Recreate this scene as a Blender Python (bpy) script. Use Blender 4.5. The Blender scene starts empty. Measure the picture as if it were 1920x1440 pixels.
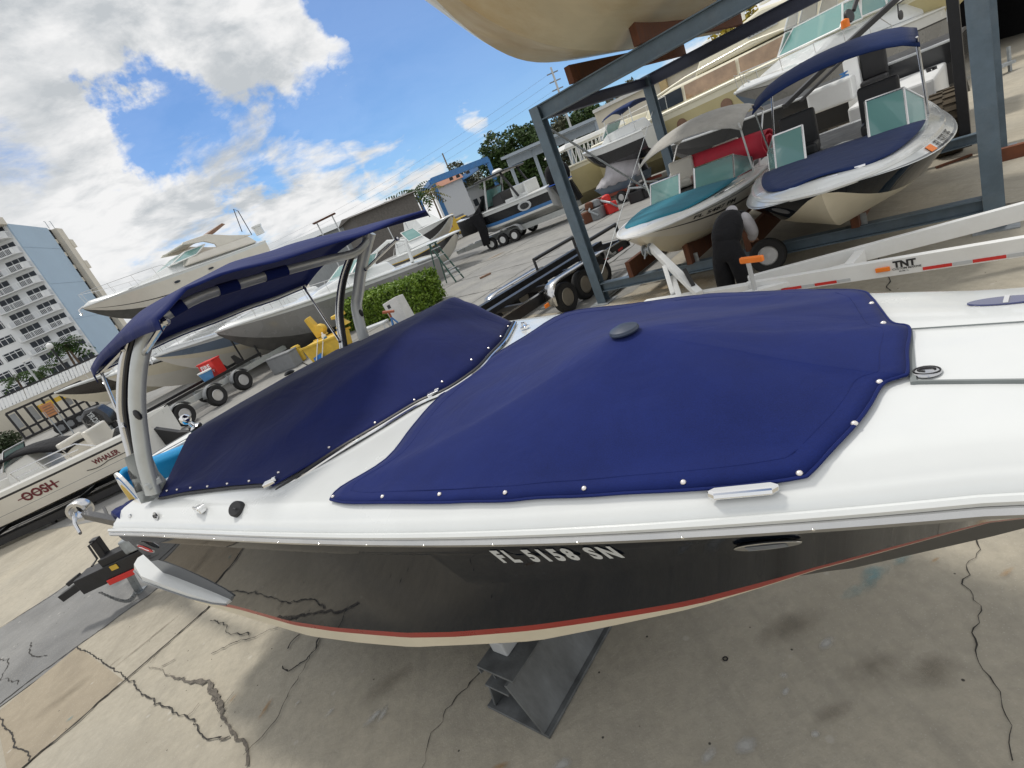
import bpy, bmesh, math, random
from mathutils import Vector, Matrix, noise as mnoise
random.seed(7)
S = bpy.context.scene
COL = S.collection
R = math.radians
# ------------------------------------------------------------------ camera
F_PX, PITCH, ROLL, CAM_H = 975.0, R(18.7), R(-23.7), 2.6
_cp, _sp, _cr, _sr = math.cos(PITCH), math.sin(PITCH), math.cos(ROLL), math.sin(ROLL)
FWD = Vector((0, _cp, -_sp)); _rt = Vector((1, 0, 0)); _up = Vector((0, _sp, _cp))
CR = _cr * _rt + _sr * _up
CU = -_sr * _rt + _cr * _up
CAM = Vector((0, 0, CAM_H))
cd = bpy.data.cameras.new('camera'); cam = bpy.data.objects.new('camera', cd); COL.objects.link(cam)
cd.sensor_width = 36; cd.lens = F_PX / 1920 * 36; cd.clip_start = .05; cd.clip_end = 4000
cam.matrix_world = Matrix(((CR.x, CU.x, -FWD.x, 0), (CR.y, CU.y, -FWD.y, 0), (CR.z, CU.z, -FWD.z, CAM_H), (0, 0, 0, 1)))
S.camera = cam
def ray(px, py): return CR * ((px - 960) / F_PX) - CU * ((py - 720) / F_PX) + FWD
def at(px, py, z=0.0):                       # where the line of sight meets the level z
    d = ray(px, py); return CAM + d * ((z - CAM_H) / d.z)
def dp(px, py, depth): return CAM + ray(px, py) * depth
def hz(px, py, g):                           # height of a sight line above the plan point g
    d = ray(px, py); return CAM_H + d.z * ((d.x * g[0] + d.y * g[1]) / (d.x ** 2 + d.y ** 2))
def V(*a): return Vector(a)
# ------------------------------------------------------------------ materials
def _nt(name):
    m = bpy.data.materials.new(name); m.use_nodes = True
    nt = m.node_tree; b = nt.nodes['Principled BSDF']; return m, nt, b
def mat(name, col, rough=.5, metal=0, var=.12, scale=6, bump=0, bscale=60, coat=0, spec=.5, stain=None, stain_amt=0, stretch=None, alpha=1, trans=0):
    m, nt, b = _nt(name); N = nt.nodes.new; L = nt.links.new
    tc = N('ShaderNodeTexCoord'); src = tc.outputs['Object']
    if stretch:
        mp = N('ShaderNodeMapping'); mp.inputs['Scale'].default_value = stretch; L(src, mp.inputs[0]); src = mp.outputs[0]
    n1 = N('ShaderNodeTexNoise'); n1.inputs['Scale'].default_value = scale; n1.inputs['Detail'].default_value = 6; n1.inputs['Roughness'].default_value = .62; L(src, n1.inputs['Vector'])
    mr = N('ShaderNodeMapRange'); mr.inputs['From Min'].default_value = .3; mr.inputs['From Max'].default_value = .7; mr.inputs['To Min'].default_value = 1 - var; mr.inputs['To Max'].default_value = 1 + var; L(n1.outputs[0], mr.inputs[0])
    mx = N('ShaderNodeVectorMath'); mx.operation = 'SCALE'; mx.inputs[0].default_value = col[:3]; L(mr.outputs[0], mx.inputs['Scale'])
    out = mx.outputs[0]
    if stain:
        n2 = N('ShaderNodeTexNoise'); n2.inputs['Scale'].default_value = scale * .35; n2.inputs['Detail'].default_value = 8; n2.inputs['Roughness'].default_value = .7; L(src, n2.inputs['Vector'])
        r2 = N('ShaderNodeMapRange'); r2.inputs['From Min'].default_value = .5; r2.inputs['From Max'].default_value = .75; r2.inputs['To Max'].default_value = stain_amt; L(n2.outputs[0], r2.inputs[0])
        m2 = N('ShaderNodeMix'); m2.data_type = 'RGBA'; L(r2.outputs[0], m2.inputs[0]); L(out, m2.inputs[6]); m2.inputs[7].default_value = (*stain[:3], 1); out = m2.outputs[2]
    L(out, b.inputs['Base Color'])
    rr = N('ShaderNodeMapRange'); rr.inputs['From Min'].default_value = .3; rr.inputs['From Max'].default_value = .7; rr.inputs['To Min'].default_value = max(.02, rough * .85); rr.inputs['To Max'].default_value = min(1, rough * 1.15); L(n1.outputs[0], rr.inputs[0]); L(rr.outputs[0], b.inputs['Roughness'])
    b.inputs['Metallic'].default_value = metal; b.inputs['Coat Weight'].default_value = coat; b.inputs['Coat Roughness'].default_value = .06
    b.inputs['Specular IOR Level'].default_value = spec
    b.inputs['Transmission Weight'].default_value = trans; b.inputs['Alpha'].default_value = alpha
    if bump:
        n3 = N('ShaderNodeTexNoise'); n3.inputs['Scale'].default_value = bscale; n3.inputs['Detail'].default_value = 4; L(src, n3.inputs['Vector'])
        bp = N('ShaderNodeBump'); bp.inputs['Strength'].default_value = bump; bp.inputs['Distance'].default_value = .01; L(n3.outputs[0], bp.inputs['Height']); L(bp.outputs[0], b.inputs['Normal'])
    return m
def fabric(name, col, fold=.25, wrinkle=5):
    m, nt, b = _nt(name); N = nt.nodes.new; L = nt.links.new
    tc = N('ShaderNodeTexCoord')
    n1 = N('ShaderNodeTexNoise'); n1.inputs['Scale'].default_value = 3; n1.inputs['Detail'].default_value = 7; n1.inputs['Roughness'].default_value = .65; L(tc.outputs['Object'], n1.inputs['Vector'])
    nf = N('ShaderNodeTexNoise'); nf.inputs['Scale'].default_value = 260; nf.inputs['Detail'].default_value = 2; L(tc.outputs['Object'], nf.inputs['Vector'])
    ad = N('ShaderNodeMath'); ad.operation = 'ADD'; L(n1.outputs[0], ad.inputs[0]); L(nf.outputs[0], ad.inputs[1])
    mr = N('ShaderNodeMapRange'); mr.inputs['From Min'].default_value = .6; mr.inputs['From Max'].default_value = 1.4; mr.inputs['To Min'].default_value = .72; mr.inputs['To Max'].default_value = 1.3; L(ad.outputs[0], mr.inputs[0])
    mx = N('ShaderNodeVectorMath'); mx.operation = 'SCALE'; mx.inputs[0].default_value = col[:3]; L(mr.outputs[0], mx.inputs['Scale']); L(mx.outputs[0], b.inputs['Base Color'])
    b.inputs['Roughness'].default_value = .85; b.inputs['Sheen Weight'].default_value = .08; b.inputs['Sheen Roughness'].default_value = .4; b.inputs['Specular IOR Level'].default_value = .2
    w = N('ShaderNodeTexNoise'); w.inputs['Scale'].default_value = wrinkle; w.inputs['Detail'].default_value = 3; w.inputs['Distortion'].default_value = 1.2; L(tc.outputs['Object'], w.inputs['Vector'])
    bp = N('ShaderNodeBump'); bp.inputs['Strength'].default_value = fold; bp.inputs['Distance'].default_value = .06; L(w.outputs[0], bp.inputs['Height'])
    bp2 = N('ShaderNodeBump'); bp2.inputs['Strength'].default_value = .2; bp2.inputs['Distance'].default_value = .002; L(nf.outputs[0], bp2.inputs['Height']); L(bp.outputs[0], bp2.inputs['Normal']); L(bp2.outputs[0], b.inputs['Normal'])
    return m
def glass(name, col=(.55, .8, .8), rough=.03, alpha=.45):
    m, nt, b = _nt(name); b.inputs['Base Color'].default_value = (*col, 1); b.inputs['Roughness'].default_value = rough
    b.inputs['Alpha'].default_value = alpha; b.inputs['Specular IOR Level'].default_value = .8; return m
M = {}
M['gel'] = mat('gelcoat_white', (.69, .71, .705), .25, var=.03, scale=2.5, coat=.5, stain=(.62, .6, .54), stain_amt=.14)
M['gelw'] = mat('gelcoat_plain', (.78, .78, .75), .3, var=.03, scale=3, coat=.3, stain=(.6, .58, .52), stain_amt=.2)
M['cream'] = mat('gelcoat_cream', (.7, .64, .5), .35, var=.05, scale=2, coat=.2, stain=(.5, .42, .28), stain_amt=.4)
M['yel'] = mat('gelcoat_yellow_cream', (.56, .49, .27), .35, var=.05, scale=1, coat=.2, stain=(.44, .37, .18), stain_amt=.4)
M['yelw'] = mat('gelcoat_light_cream', (.8, .76, .6), .35, var=.04, scale=2, coat=.2)
M['bone'] = mat('gelcoat_bone', (.68, .65, .58), .35, var=.04, scale=1.5, coat=.2, stain=(.5, .46, .38), stain_amt=.25)
M['black_gel'] = mat('gelcoat_black', (.004, .0065, .012), .03, var=.2, scale=2, coat=0, spec=.22)
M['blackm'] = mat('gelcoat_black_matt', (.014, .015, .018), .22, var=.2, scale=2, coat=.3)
M['greyhull'] = mat('gelcoat_dark_grey', (.25, .25, .245), .28, var=.1, scale=1, coat=.4, stain=(.25, .24, .22), stain_amt=.3)
M['bluegrey'] = mat('gelcoat_blue_grey', (.15, .2, .27), .3, var=.1, scale=1, coat=.4)
M['antifoul'] = mat('bottom_paint_dark', (.085, .083, .078), .7, var=.3, scale=3, stain=(.12, .11, .09), stain_amt=.6)
M['red'] = mat('stripe_red', (.32, .03, .02), .3, var=.1)
M['navy'] = fabric('canvas_navy', (.007, .016, .105), .16, 3.2)
M['navy2'] = fabric('canvas_deep_navy', (.008, .022, .09), .2, 3)
M['teal'] = fabric('canvas_teal', (.02, .17, .24), .15, 3)
M['greycloth'] = fabric('canvas_grey', (.42, .41, .43), .6, 3)
M['greytop'] = fabric('canvas_light_grey', (.5, .49, .46), .35, 3)
M['blackcloth'] = fabric('canvas_black', (.012, .012, .014), .5, 4)
M['chrome'] = mat('chrome', (.82, .82, .82), .08, 1, var=.05)
M['steel'] = mat('stainless', (.62, .62, .62), .22, 1, var=.08)
M['alu'] = mat('painted_aluminium', (.52, .54, .53), .35, .4, var=.06, scale=8)
M['galv'] = mat('galvanised', (.36, .39, .41), .5, .55, var=.25, scale=14, stain=(.18, .19, .19), stain_amt=.5)
M['galvd'] = mat('galvanised_dark', (.17, .18, .185), .55, .4, var=.3, scale=7, bump=.15, stain=(.08, .08, .075), stain_amt=.7, stretch=(1, 1, .35))
M['rack'] = mat('rack_paint_blue_grey', (.115, .16, .2), .5, .15, var=.18, scale=5, stain=(.2, .23, .25), stain_amt=.5, bump=.08)
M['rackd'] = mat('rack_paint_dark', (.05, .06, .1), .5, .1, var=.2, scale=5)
M['wood'] = mat('timber_bunk', (.115, .042, .02), .8, var=.35, scale=4, stretch=(6, 6, 1), bump=.25)
M['rubber'] = mat('rubber', (.016, .016, .017), .75, var=.25, scale=20)
M['black'] = mat('black_paint', (.014, .014, .016), .4, var=.3, scale=10)
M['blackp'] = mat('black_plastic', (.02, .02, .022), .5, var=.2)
M['white'] = mat('white_paint', (.78, .79, .78), .4, var=.04, scale=3, stain=(.55, .52, .46), stain_amt=.3)
M['dwhite'] = mat('weathered_white', (.62, .62, .6), .5, var=.08, scale=4, stain=(.4, .38, .34), stain_amt=.4)
M['rim'] = mat('wheel_rim', (.6, .6, .6), .35, .5, var=.08)
M['orange'] = mat('orange_plastic', (.9, .22, .02), .4, var=.06)
M['redp'] = mat('red_paint', (.62, .03, .025), .4, var=.08)
M['pinkred'] = mat('red_foam', (.6, .03, .06), .6, var=.1)
M['bluep'] = mat('blue_paint', (.05, .19, .46), .5, var=.15, scale=2, stain=(.12, .22, .34), stain_amt=.5)
M['bluefoam'] = mat('blue_foam', (.01, .36, .75), .6, var=.05)
M['ltgrey'] = mat('light_grey', (.5, .52, .53), .5, var=.06)
M['midgrey'] = mat('mid_grey', (.22, .23, .24), .6, var=.1)
M['yellow'] = mat('yellow_paint', (.68, .45, .05), .5, var=.12, scale=4, stain=(.45, .3, .06), stain_amt=.5)
M['glass'] = glass('window_glass')
M['tglass'] = glass('tinted_windscreen', (.2, .42, .4), .05, .62)
M['dglass'] = mat('dark_window', (.022, .03, .042), .3, var=.4, scale=.7, spec=.3)
M['brown'] = mat('brown_panel', (.24, .14, .09), .5, var=.2)
M['stucco'] = mat('cream_wall', (.6, .56, .47), .85, var=.06, scale=1.2, bump=.1, stain=(.42, .38, .3), stain_amt=.3)
M['dirt'] = mat('rim_dust', (.3, .22, .13), .8, var=.2)
M['skin'] = mat('skin', (.35, .2, .14), .6, var=.05)
# ------------------------------------------------------------------ mesh helper
class MB:
    def __init__(s): s.v = []; s.f = []; s.mi = []; s.m = 0
    def add(s, vs, fs):
        o = len(s.v); s.v += [tuple(p) for p in vs]; s.f += [tuple(i + o for i in q) for q in fs]; s.mi += [s.m] * len(fs); return s
    def box(s, c, d, X=None):
        x, y, z = d[0] / 2, d[1] / 2, d[2] / 2
        ps = [V(a, b, e) for a in (-x, x) for b in (-y, y) for e in (-z, z)]
        if X is not None: ps = [X @ p for p in ps]
        c = V(*c)
        return s.add([p + c for p in ps], [(0, 1, 3, 2), (4, 6, 7, 5), (0, 4, 5, 1), (2, 3, 7, 6), (0, 2, 6, 4), (1, 5, 7, 3)])
    def beam(s, a, b, w, h, up=(0, 0, 1)):
        a, b = V(*a), V(*b); d = (b - a).normalized(); u = V(*up); sd = d.cross(u)
        if sd.length < 1e-4: sd = d.cross(V(1, 0, 0))
        sd.normalize(); u = sd.cross(d).normalized()
        ps = [p + sd * (i * w / 2) + u * (j * h / 2) for p in (a, b) for i in (-1, 1) for j in (-1, 1)]
        return s.add(ps, [(0, 1, 3, 2), (4, 6, 7, 5), (0, 4, 5, 1), (2, 3, 7, 6), (0, 2, 6, 4), (1, 5, 7, 3)])
    def ibeam(s, a, b, w, h, t=.02, up=(0, 0, 1)):
        a, b = V(*a), V(*b); d = (b - a).normalized(); u = V(*up); sd = d.cross(u).normalized(); u = sd.cross(d).normalized()
        s.beam(a + u * (h / 2 - t / 2), b + u * (h / 2 - t / 2), w, t, u); s.beam(a - u * (h / 2 - t / 2), b - u * (h / 2 - t / 2), w, t, u)
        return s.beam(a, b, t * .8, h - 2 * t, u)
    def tube(s, pts, r, n=8, cap=True, flat=1.0):
        pts = [V(*p) for p in pts]; k = len(pts); rs = r if isinstance(r, (list, tuple)) else [r] * k
        T = [(pts[min(i + 1, k - 1)] - pts[max(i - 1, 0)]).normalized() for i in range(k)]
        u = T[0].orthogonal().normalized(); vs = []
        for i in range(k):
            u = (u - T[i] * u.dot(T[i])); u = u.normalized() if u.length > 1e-6 else T[i].orthogonal().normalized()
            w = T[i].cross(u)
            vs += [pts[i] + (u * math.cos(2 * math.pi * j / n) + w * math.sin(2 * math.pi * j / n) * flat) * rs[i] for j in range(n)]
        fs = [(i * n + j, i * n + (j + 1) % n, (i + 1) * n + (j + 1) % n, (i + 1) * n + j) for i in range(k - 1) for j in range(n)]
        if cap: fs += [tuple(range(n - 1, -1, -1)), tuple((k - 1) * n + j for j in range(n))]
        return s.add(vs, fs)
    def lathe(s, prof, o, ax=(0, 0, 1), n=20):
        o, ax = V(*o), V(*ax).normalized(); u = ax.orthogonal().normalized(); w = ax.cross(u); vs = []
        for r_, z_ in prof: vs += [o + ax * z_ + (u * math.cos(2 * math.pi * j / n) + w * math.sin(2 * math.pi * j / n)) * r_ for j in range(n)]
        k = len(prof)
        fs = [(i * n + j, i * n + (j + 1) % n, (i + 1) * n + (j + 1) % n, (i + 1) * n + j) for i in range(k - 1) for j in range(n)]
        closed = tuple(prof[0]) == tuple(prof[-1])
        if prof[0][0] > 1e-5 and not closed: fs.append(tuple(range(n - 1, -1, -1)))
        if prof[-1][0] > 1e-5 and not closed: fs.append(tuple((k - 1) * n + j for j in range(n)))
        return s.add(vs, fs)
    def grid(s, G, mrow=None):
        a, b = len(G), len(G[0]); vs = [p for row in G for p in row]; o = len(s.v); s.v += [tuple(p) for p in vs]
        for i in range(a - 1):
            for j in range(b - 1):
                s.f.append((o + i * b + j, o + (i + 1) * b + j, o + (i + 1) * b + j + 1, o + i * b + j + 1)); s.mi.append(mrow[j] if mrow else s.m)
        return s
    def prism(s, poly, ext):
        poly = [V(*p) for p in poly]; e = V(*ext); n = len(poly)
        return s.add(poly + [p + e for p in poly], [tuple(range(n - 1, -1, -1)), tuple(range(n, 2 * n))] + [(i, (i + 1) % n, (i + 1) % n + n, i + n) for i in range(n)])
    def ball(s, c, r, n=12, sq=(1, 1, 1)):
        c = V(*c); m_ = n // 2; vs = [c + V(0, 0, -r * sq[2])]
        for i in range(1, m_):
            t = -math.pi / 2 + math.pi * i / m_
            vs += [c + V(r * sq[0] * math.cos(t) * math.cos(2 * math.pi * j / n), r * sq[1] * math.cos(t) * math.sin(2 * math.pi * j / n), r * sq[2] * math.sin(t)) for j in range(n)]
        vs.append(c + V(0, 0, r * sq[2])); L_ = len(vs) - 1
        fs = [(0, 1 + (j + 1) % n, 1 + j) for j in range(n)] + [(L_, L_ - n + j, L_ - n + (j + 1) % n) for j in range(n)]
        fs += [(1 + i * n + j, 1 + i * n + (j + 1) % n, 1 + (i + 1) * n + (j + 1) % n, 1 + (i + 1) * n + j) for i in range(m_ - 2) for j in range(n)]
        return s.add(vs, fs)
    def build(s, name, mats, parent=None, smooth=False, bevel=0, solid=0, sub=0, local=True, angle=40, label=None):
        off = V(0, 0, 0)
        if not local and parent is not None:
            q = parent
            while q.parent: q = q.parent
            off = q.location
        me = bpy.data.meshes.new(name); me.from_pydata([(p[0] - off.x, p[1] - off.y, p[2] - off.z) for p in s.v], [], s.f)
        for mm in (mats if isinstance(mats, (list, tuple)) else [mats]): me.materials.append(mm)
        if any(s.mi): me.polygons.foreach_set('material_index', s.mi)
        bm = bmesh.new(); bm.from_mesh(me); bmesh.ops.remove_doubles(bm, verts=bm.verts, dist=1e-5); bmesh.ops.recalc_face_normals(bm, faces=bm.faces); bm.to_mesh(me); bm.free()
        if smooth:
            me.polygons.foreach_set('use_smooth', [True] * len(me.polygons)); me.set_sharp_from_angle(angle=R(angle))
        o = bpy.data.objects.new(name, me); COL.objects.link(o)
        if parent is not None: o.parent = parent
        if solid:
            q = o.modifiers.new('thickness', 'SOLIDIFY'); q.thickness = solid; q.offset = 0
        if sub:
            q = o.modifiers.new('smoothing', 'SUBSURF'); q.levels = q.render_levels = sub
        if bevel:
            q = o.modifiers.new('edge_bevel', 'BEVEL'); q.width = bevel; q.segments = 2; q.limit_method = 'ANGLE'; q.angle_limit = R(50)
        if label: o['label'] = label
        return o
def thing(name, label, cat, loc=(0, 0, 0), rz=0, group=None, rot=None):
    o = bpy.data.objects.new(name, None); COL.objects.link(o); o.location = loc; o.rotation_euler = rot if rot else (0, 0, rz)
    o.empty_display_size = .3; o['label'] = label; o['category'] = cat
    if group: o['group'] = group
    return o
def tag(o, label=None, cat=None, group=None, kind=None):
    for k, v_ in (('label', label), ('category', cat), ('group', group), ('kind', kind)):
        if v_: o[k] = v_
    return o
def dup(root, loc, rz=None, label=None, rot=None):
    def cp(o, par):
        c = o.copy(); COL.objects.link(c); c.parent = par
        for ch in [x for x in bpy.data.objects if x.parent == o]: cp(ch, c)
        return c
    c = cp(root, root.parent); c.location = loc
    if rz is not None: c.rotation_euler = (0, 0, rz)
    if rot: c.rotation_euler = rot
    if label: c['label'] = label
    return c
def text(body, h=1.0, bold=0, spacing=1.0):          # flat outline of a piece of writing: verts (2D, height h) and faces
    cu = bpy.data.curves.new('lettering', 'FONT'); cu.body = body; cu.size = 1; cu.offset = bold; cu.space_character = spacing; cu.resolution_u = 3
    o = bpy.data.objects.new('lettering', cu); COL.objects.link(o)
    bpy.context.view_layer.update(); me = bpy.data.meshes.new_from_object(o.evaluated_get(bpy.context.evaluated_depsgraph_get()))
    k = h / .7; vs = [(p.co.x * k, p.co.y * k) for p in me.vertices]; fs = [tuple(q.vertices) for q in me.polygons]
    bpy.data.objects.remove(o); bpy.data.curves.remove(cu); bpy.data.meshes.remove(me)
    x0 = min(p[0] for p in vs) if vs else 0
    return [(x - x0, y) for x, y in vs], fs
def lerp(a, b, t): return a + (b - a) * t
def interp(tab, x):
    if x <= tab[0][0]: return tab[0][1]
    for (a, b), (c, d) in zip(tab, tab[1:]):
        if x <= c: return b + (d - b) * (x - a) / (c - a)
    return tab[-1][1]
def spline(pts, n=6):
    pts = [V(*p) for p in pts]; out = []
    for i in range(len(pts) - 1):
        p0, p1, p2, p3 = pts[max(i - 1, 0)], pts[i], pts[i + 1], pts[min(i + 2, len(pts) - 1)]
        for k in range(n):
            t = k / n; out.append(.5 * ((2 * p1) + (p2 - p0) * t + (2 * p0 - 5 * p1 + 4 * p2 - p3) * t * t + (3 * p1 - p0 - 3 * p2 + p3) * t ** 3))
    return out + [pts[-1]]
# ------------------------------------------------------------------ light and sky
SUN_AZ, SUN_EL = R(118), R(64)               # azimuth measured from +X towards +Y
sd = V(math.cos(SUN_AZ) * math.cos(SUN_EL), math.sin(SUN_AZ) * math.cos(SUN_EL), math.sin(SUN_EL))
sl = bpy.data.lights.new('sun', 'SUN'); sl.energy = 2.4; sl.angle = R(8); sl.color = (1, .95, .87)
so = bpy.data.objects.new('sun', sl); COL.objects.link(so); so.rotation_euler = sd.to_track_quat('Z', 'Y').to_euler(); so.location = (0, 0, 40)
w = bpy.data.worlds.new('World'); S.world = w; w.use_nodes = True; nt = w.node_tree; N = nt.nodes.new; L = nt.links.new
for q in list(nt.nodes): nt.nodes.remove(q)
out = N('ShaderNodeOutputWorld'); sky = N('ShaderNodeTexSky'); sky.sky_type = 'NISHITA'; sky.sun_disc = False; sky.sun_elevation = SUN_EL; sky.sun_rotation = math.pi / 2 - SUN_AZ
sky.air_density = 1.0; sky.dust_density = .1; sky.ozone_density = 3
b1 = N('ShaderNodeBackground'); b1.inputs[1].default_value = .12; tint = N('ShaderNodeVectorMath'); tint.operation = 'MULTIPLY'; tint.inputs[1].default_value = (.62, .92, 1.22); L(sky.outputs[0], tint.inputs[0]); L(tint.outputs[0], b1.inputs[0])
tc = N('ShaderNodeTexCoord'); sx = N('ShaderNodeSeparateXYZ'); L(tc.outputs['Generated'], sx.inputs[0])
zc = N('ShaderNodeMath'); zc.operation = 'MAXIMUM'; zc.inputs[1].default_value = 0; L(sx.outputs[2], zc.inputs[0])
za = N('ShaderNodeMath'); za.operation = 'ADD'; za.inputs[1].default_value = .22; L(zc.outputs[0], za.inputs[0])
dv = N('ShaderNodeVectorMath'); dv.operation = 'DIVIDE'; L(tc.outputs['Generated'], dv.inputs[0])
cb = N('ShaderNodeCombineXYZ'); L(za.outputs[0], cb.inputs[0]); L(za.outputs[0], cb.inputs[1]); cb.inputs[2].default_value = 1; L(cb.outputs[0], dv.inputs[1])
def wnoise(scale, detail, loc=(0, 0, 0), dist=0, rough=.55):
    mp = N('ShaderNodeMapping'); mp.inputs['Location'].default_value = loc; L(dv.outputs[0], mp.inputs[0])
    n = N('ShaderNodeTexNoise'); n.inputs['Scale'].default_value = scale; n.inputs['Detail'].default_value = detail; n.inputs['Distortion'].default_value = dist; n.inputs['Roughness'].default_value = rough; L(mp.outputs[0], n.inputs['Vector']); return n.outputs[0]
def wmath(op, a, b=None):
    n = N('ShaderNodeMath'); n.operation = op
    for i, x in enumerate((a, b)):
        if x is None: continue
        if isinstance(x, (int, float)): n.inputs[i].default_value = x
        else: L(x, n.inputs[i])
    return n.outputs[0]
def wrange(x, a, b, c=0, d=1, smooth=True):
    n = N('ShaderNodeMapRange'); n.inputs[1].default_value = a; n.inputs[2].default_value = b; n.inputs[3].default_value = c; n.inputs[4].default_value = d
    if smooth: n.interpolation_type = 'SMOOTHSTEP'
    L(x, n.inputs[0]); return n.outputs[0]
cover = wnoise(2.1, 10, (3.1, .4, 0), .25, .6)
wn1 = N('ShaderNodeTexNoise'); wn1.inputs['Scale'].default_value = 4.5; wn1.inputs['Detail'].default_value = 7; wn1.inputs['Roughness'].default_value = .6; L(tc.outputs['Generated'], wn1.inputs['Vector'])
ws = N('ShaderNodeVectorMath'); ws.operation = 'MULTIPLY_ADD'; ws.inputs[1].default_value = (.34, .34, .34); ws.inputs[2].default_value = (-.17, -.17, -.17); L(wn1.outputs['Color'], ws.inputs[0])
wa_ = N('ShaderNodeVectorMath'); wa_.operation = 'ADD'; L(tc.outputs['Generated'], wa_.inputs[0]); L(ws.outputs[0], wa_.inputs[1]); warp = wa_.outputs[0]
def blob(direction, lo, hi):                 # 1 towards a direction of the sky, 0 away from it
    d = direction.normalized(); n = N('ShaderNodeVectorMath'); n.operation = 'DOT_PRODUCT'; L(tc.outputs['Generated'], n.inputs[0]); n.inputs[1].default_value = d
    nn = N('ShaderNodeVectorMath'); nn.operation = 'NORMALIZE'; L(warp, nn.inputs[0]); L(nn.outputs[0], n.inputs[0]); return wrange(n.outputs['Value'], math.cos(R(lo)), math.cos(R(hi)))
gaps = None                                  # the openings of blue between the cloud banks
for q, r_ in (((665, 20), 4), ((760, 80), 7), ((880, 50), 8), ((730, 225), 5), ((650, 260), 4), ((590, 275), 3.6), ((540, 285), 3.6), ((490, 285), 3.4), ((440, 270), 3.2), ((390, 250), 3.0), ((330, 232), 2.6), ((270, 226), 2.2), ((500, 320), 2.6), ((930, 130), 5.5), ((620, 285), 3.6), ((820, 190), 5), ((1050, 20), 9)):
    t = blob(ray(*q), r_ * 1.9, r_ * .15); gaps = t if gaps is None else wmath('MAXIMUM', gaps, t)
puffs = None
for q, r_ in (((785, 97), 2.2), ((658, 140), 1.8), ((700, 178), 2.2), ((850, 85), 2.4), ((880, 190), 2.2), ((560, 150), 4), ((600, 180), 2.6), ((400, 90), 8), ((510, 90), 5), ((200, 130), 9), ((600, 350), 6), ((760, 320), 5)):
    t = blob(ray(*q), r_ * 1.3, r_ * .3); puffs = t if puffs is None else wmath('MAXIMUM', puffs, t)
cover = wmath('ADD', wmath('MULTIPLY', cover, 1.7), -.33)
cov2 = wmath('ADD', wmath('ADD', cover, wmath('MULTIPLY', gaps, -.55)), wmath('ADD', wmath('MULTIPLY', puffs, .26), .24))
mask = wmath('MAXIMUM', wrange(cov2, .36, .72), .12)
shade = wnoise(2.6, 9, (1.0, 5.0, 2.0), .3, .6)
fine = wnoise(7, 8, (4, 2, 1), .4, .62)
sh = wmath('ADD', wrange(shade, .4, .66), wmath('MULTIPLY', wrange(fine, .38, .66), .4))
dk_ = wmath('MAXIMUM', blob(ray(300, 100), 24, 4), blob(ray(330, 330), 10, 3))
sh = wmath('MULTIPLY', sh, wmath('ADD', .35, wmath('MULTIPLY', dk_, .55)))
cr = N('ShaderNodeValToRGB'); cr.color_ramp.elements[0].position = .08; cr.color_ramp.elements[0].color = (1.0, 1.0, 1.0, 1); cr.color_ramp.elements[1].position = .95; cr.color_ramp.elements[1].color = (.6, .635, .665, 1); L(sh, cr.inputs[0])
b2 = N('ShaderNodeBackground'); b2.inputs[1].default_value = 1.12; L(cr.outputs[0], b2.inputs[0])
mxs = N('ShaderNodeMixShader'); L(mask, mxs.inputs[0]); L(b1.outputs[0], mxs.inputs[1]); L(b2.outputs[0], mxs.inputs[2]); L(mxs.outputs[0], out.inputs[0])
S.view_settings.view_transform = 'Standard'; S.view_settings.look = 'None'; S.view_settings.exposure = -.3; S.view_settings.gamma = 1
S.cycles.max_bounces = 6; S.cycles.diffuse_bounces = 3; S.cycles.glossy_bounces = 3; S.cycles.transparent_max_bounces = 12; S.cycles.caustics_reflective = False; S.cycles.caustics_refractive = False
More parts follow.
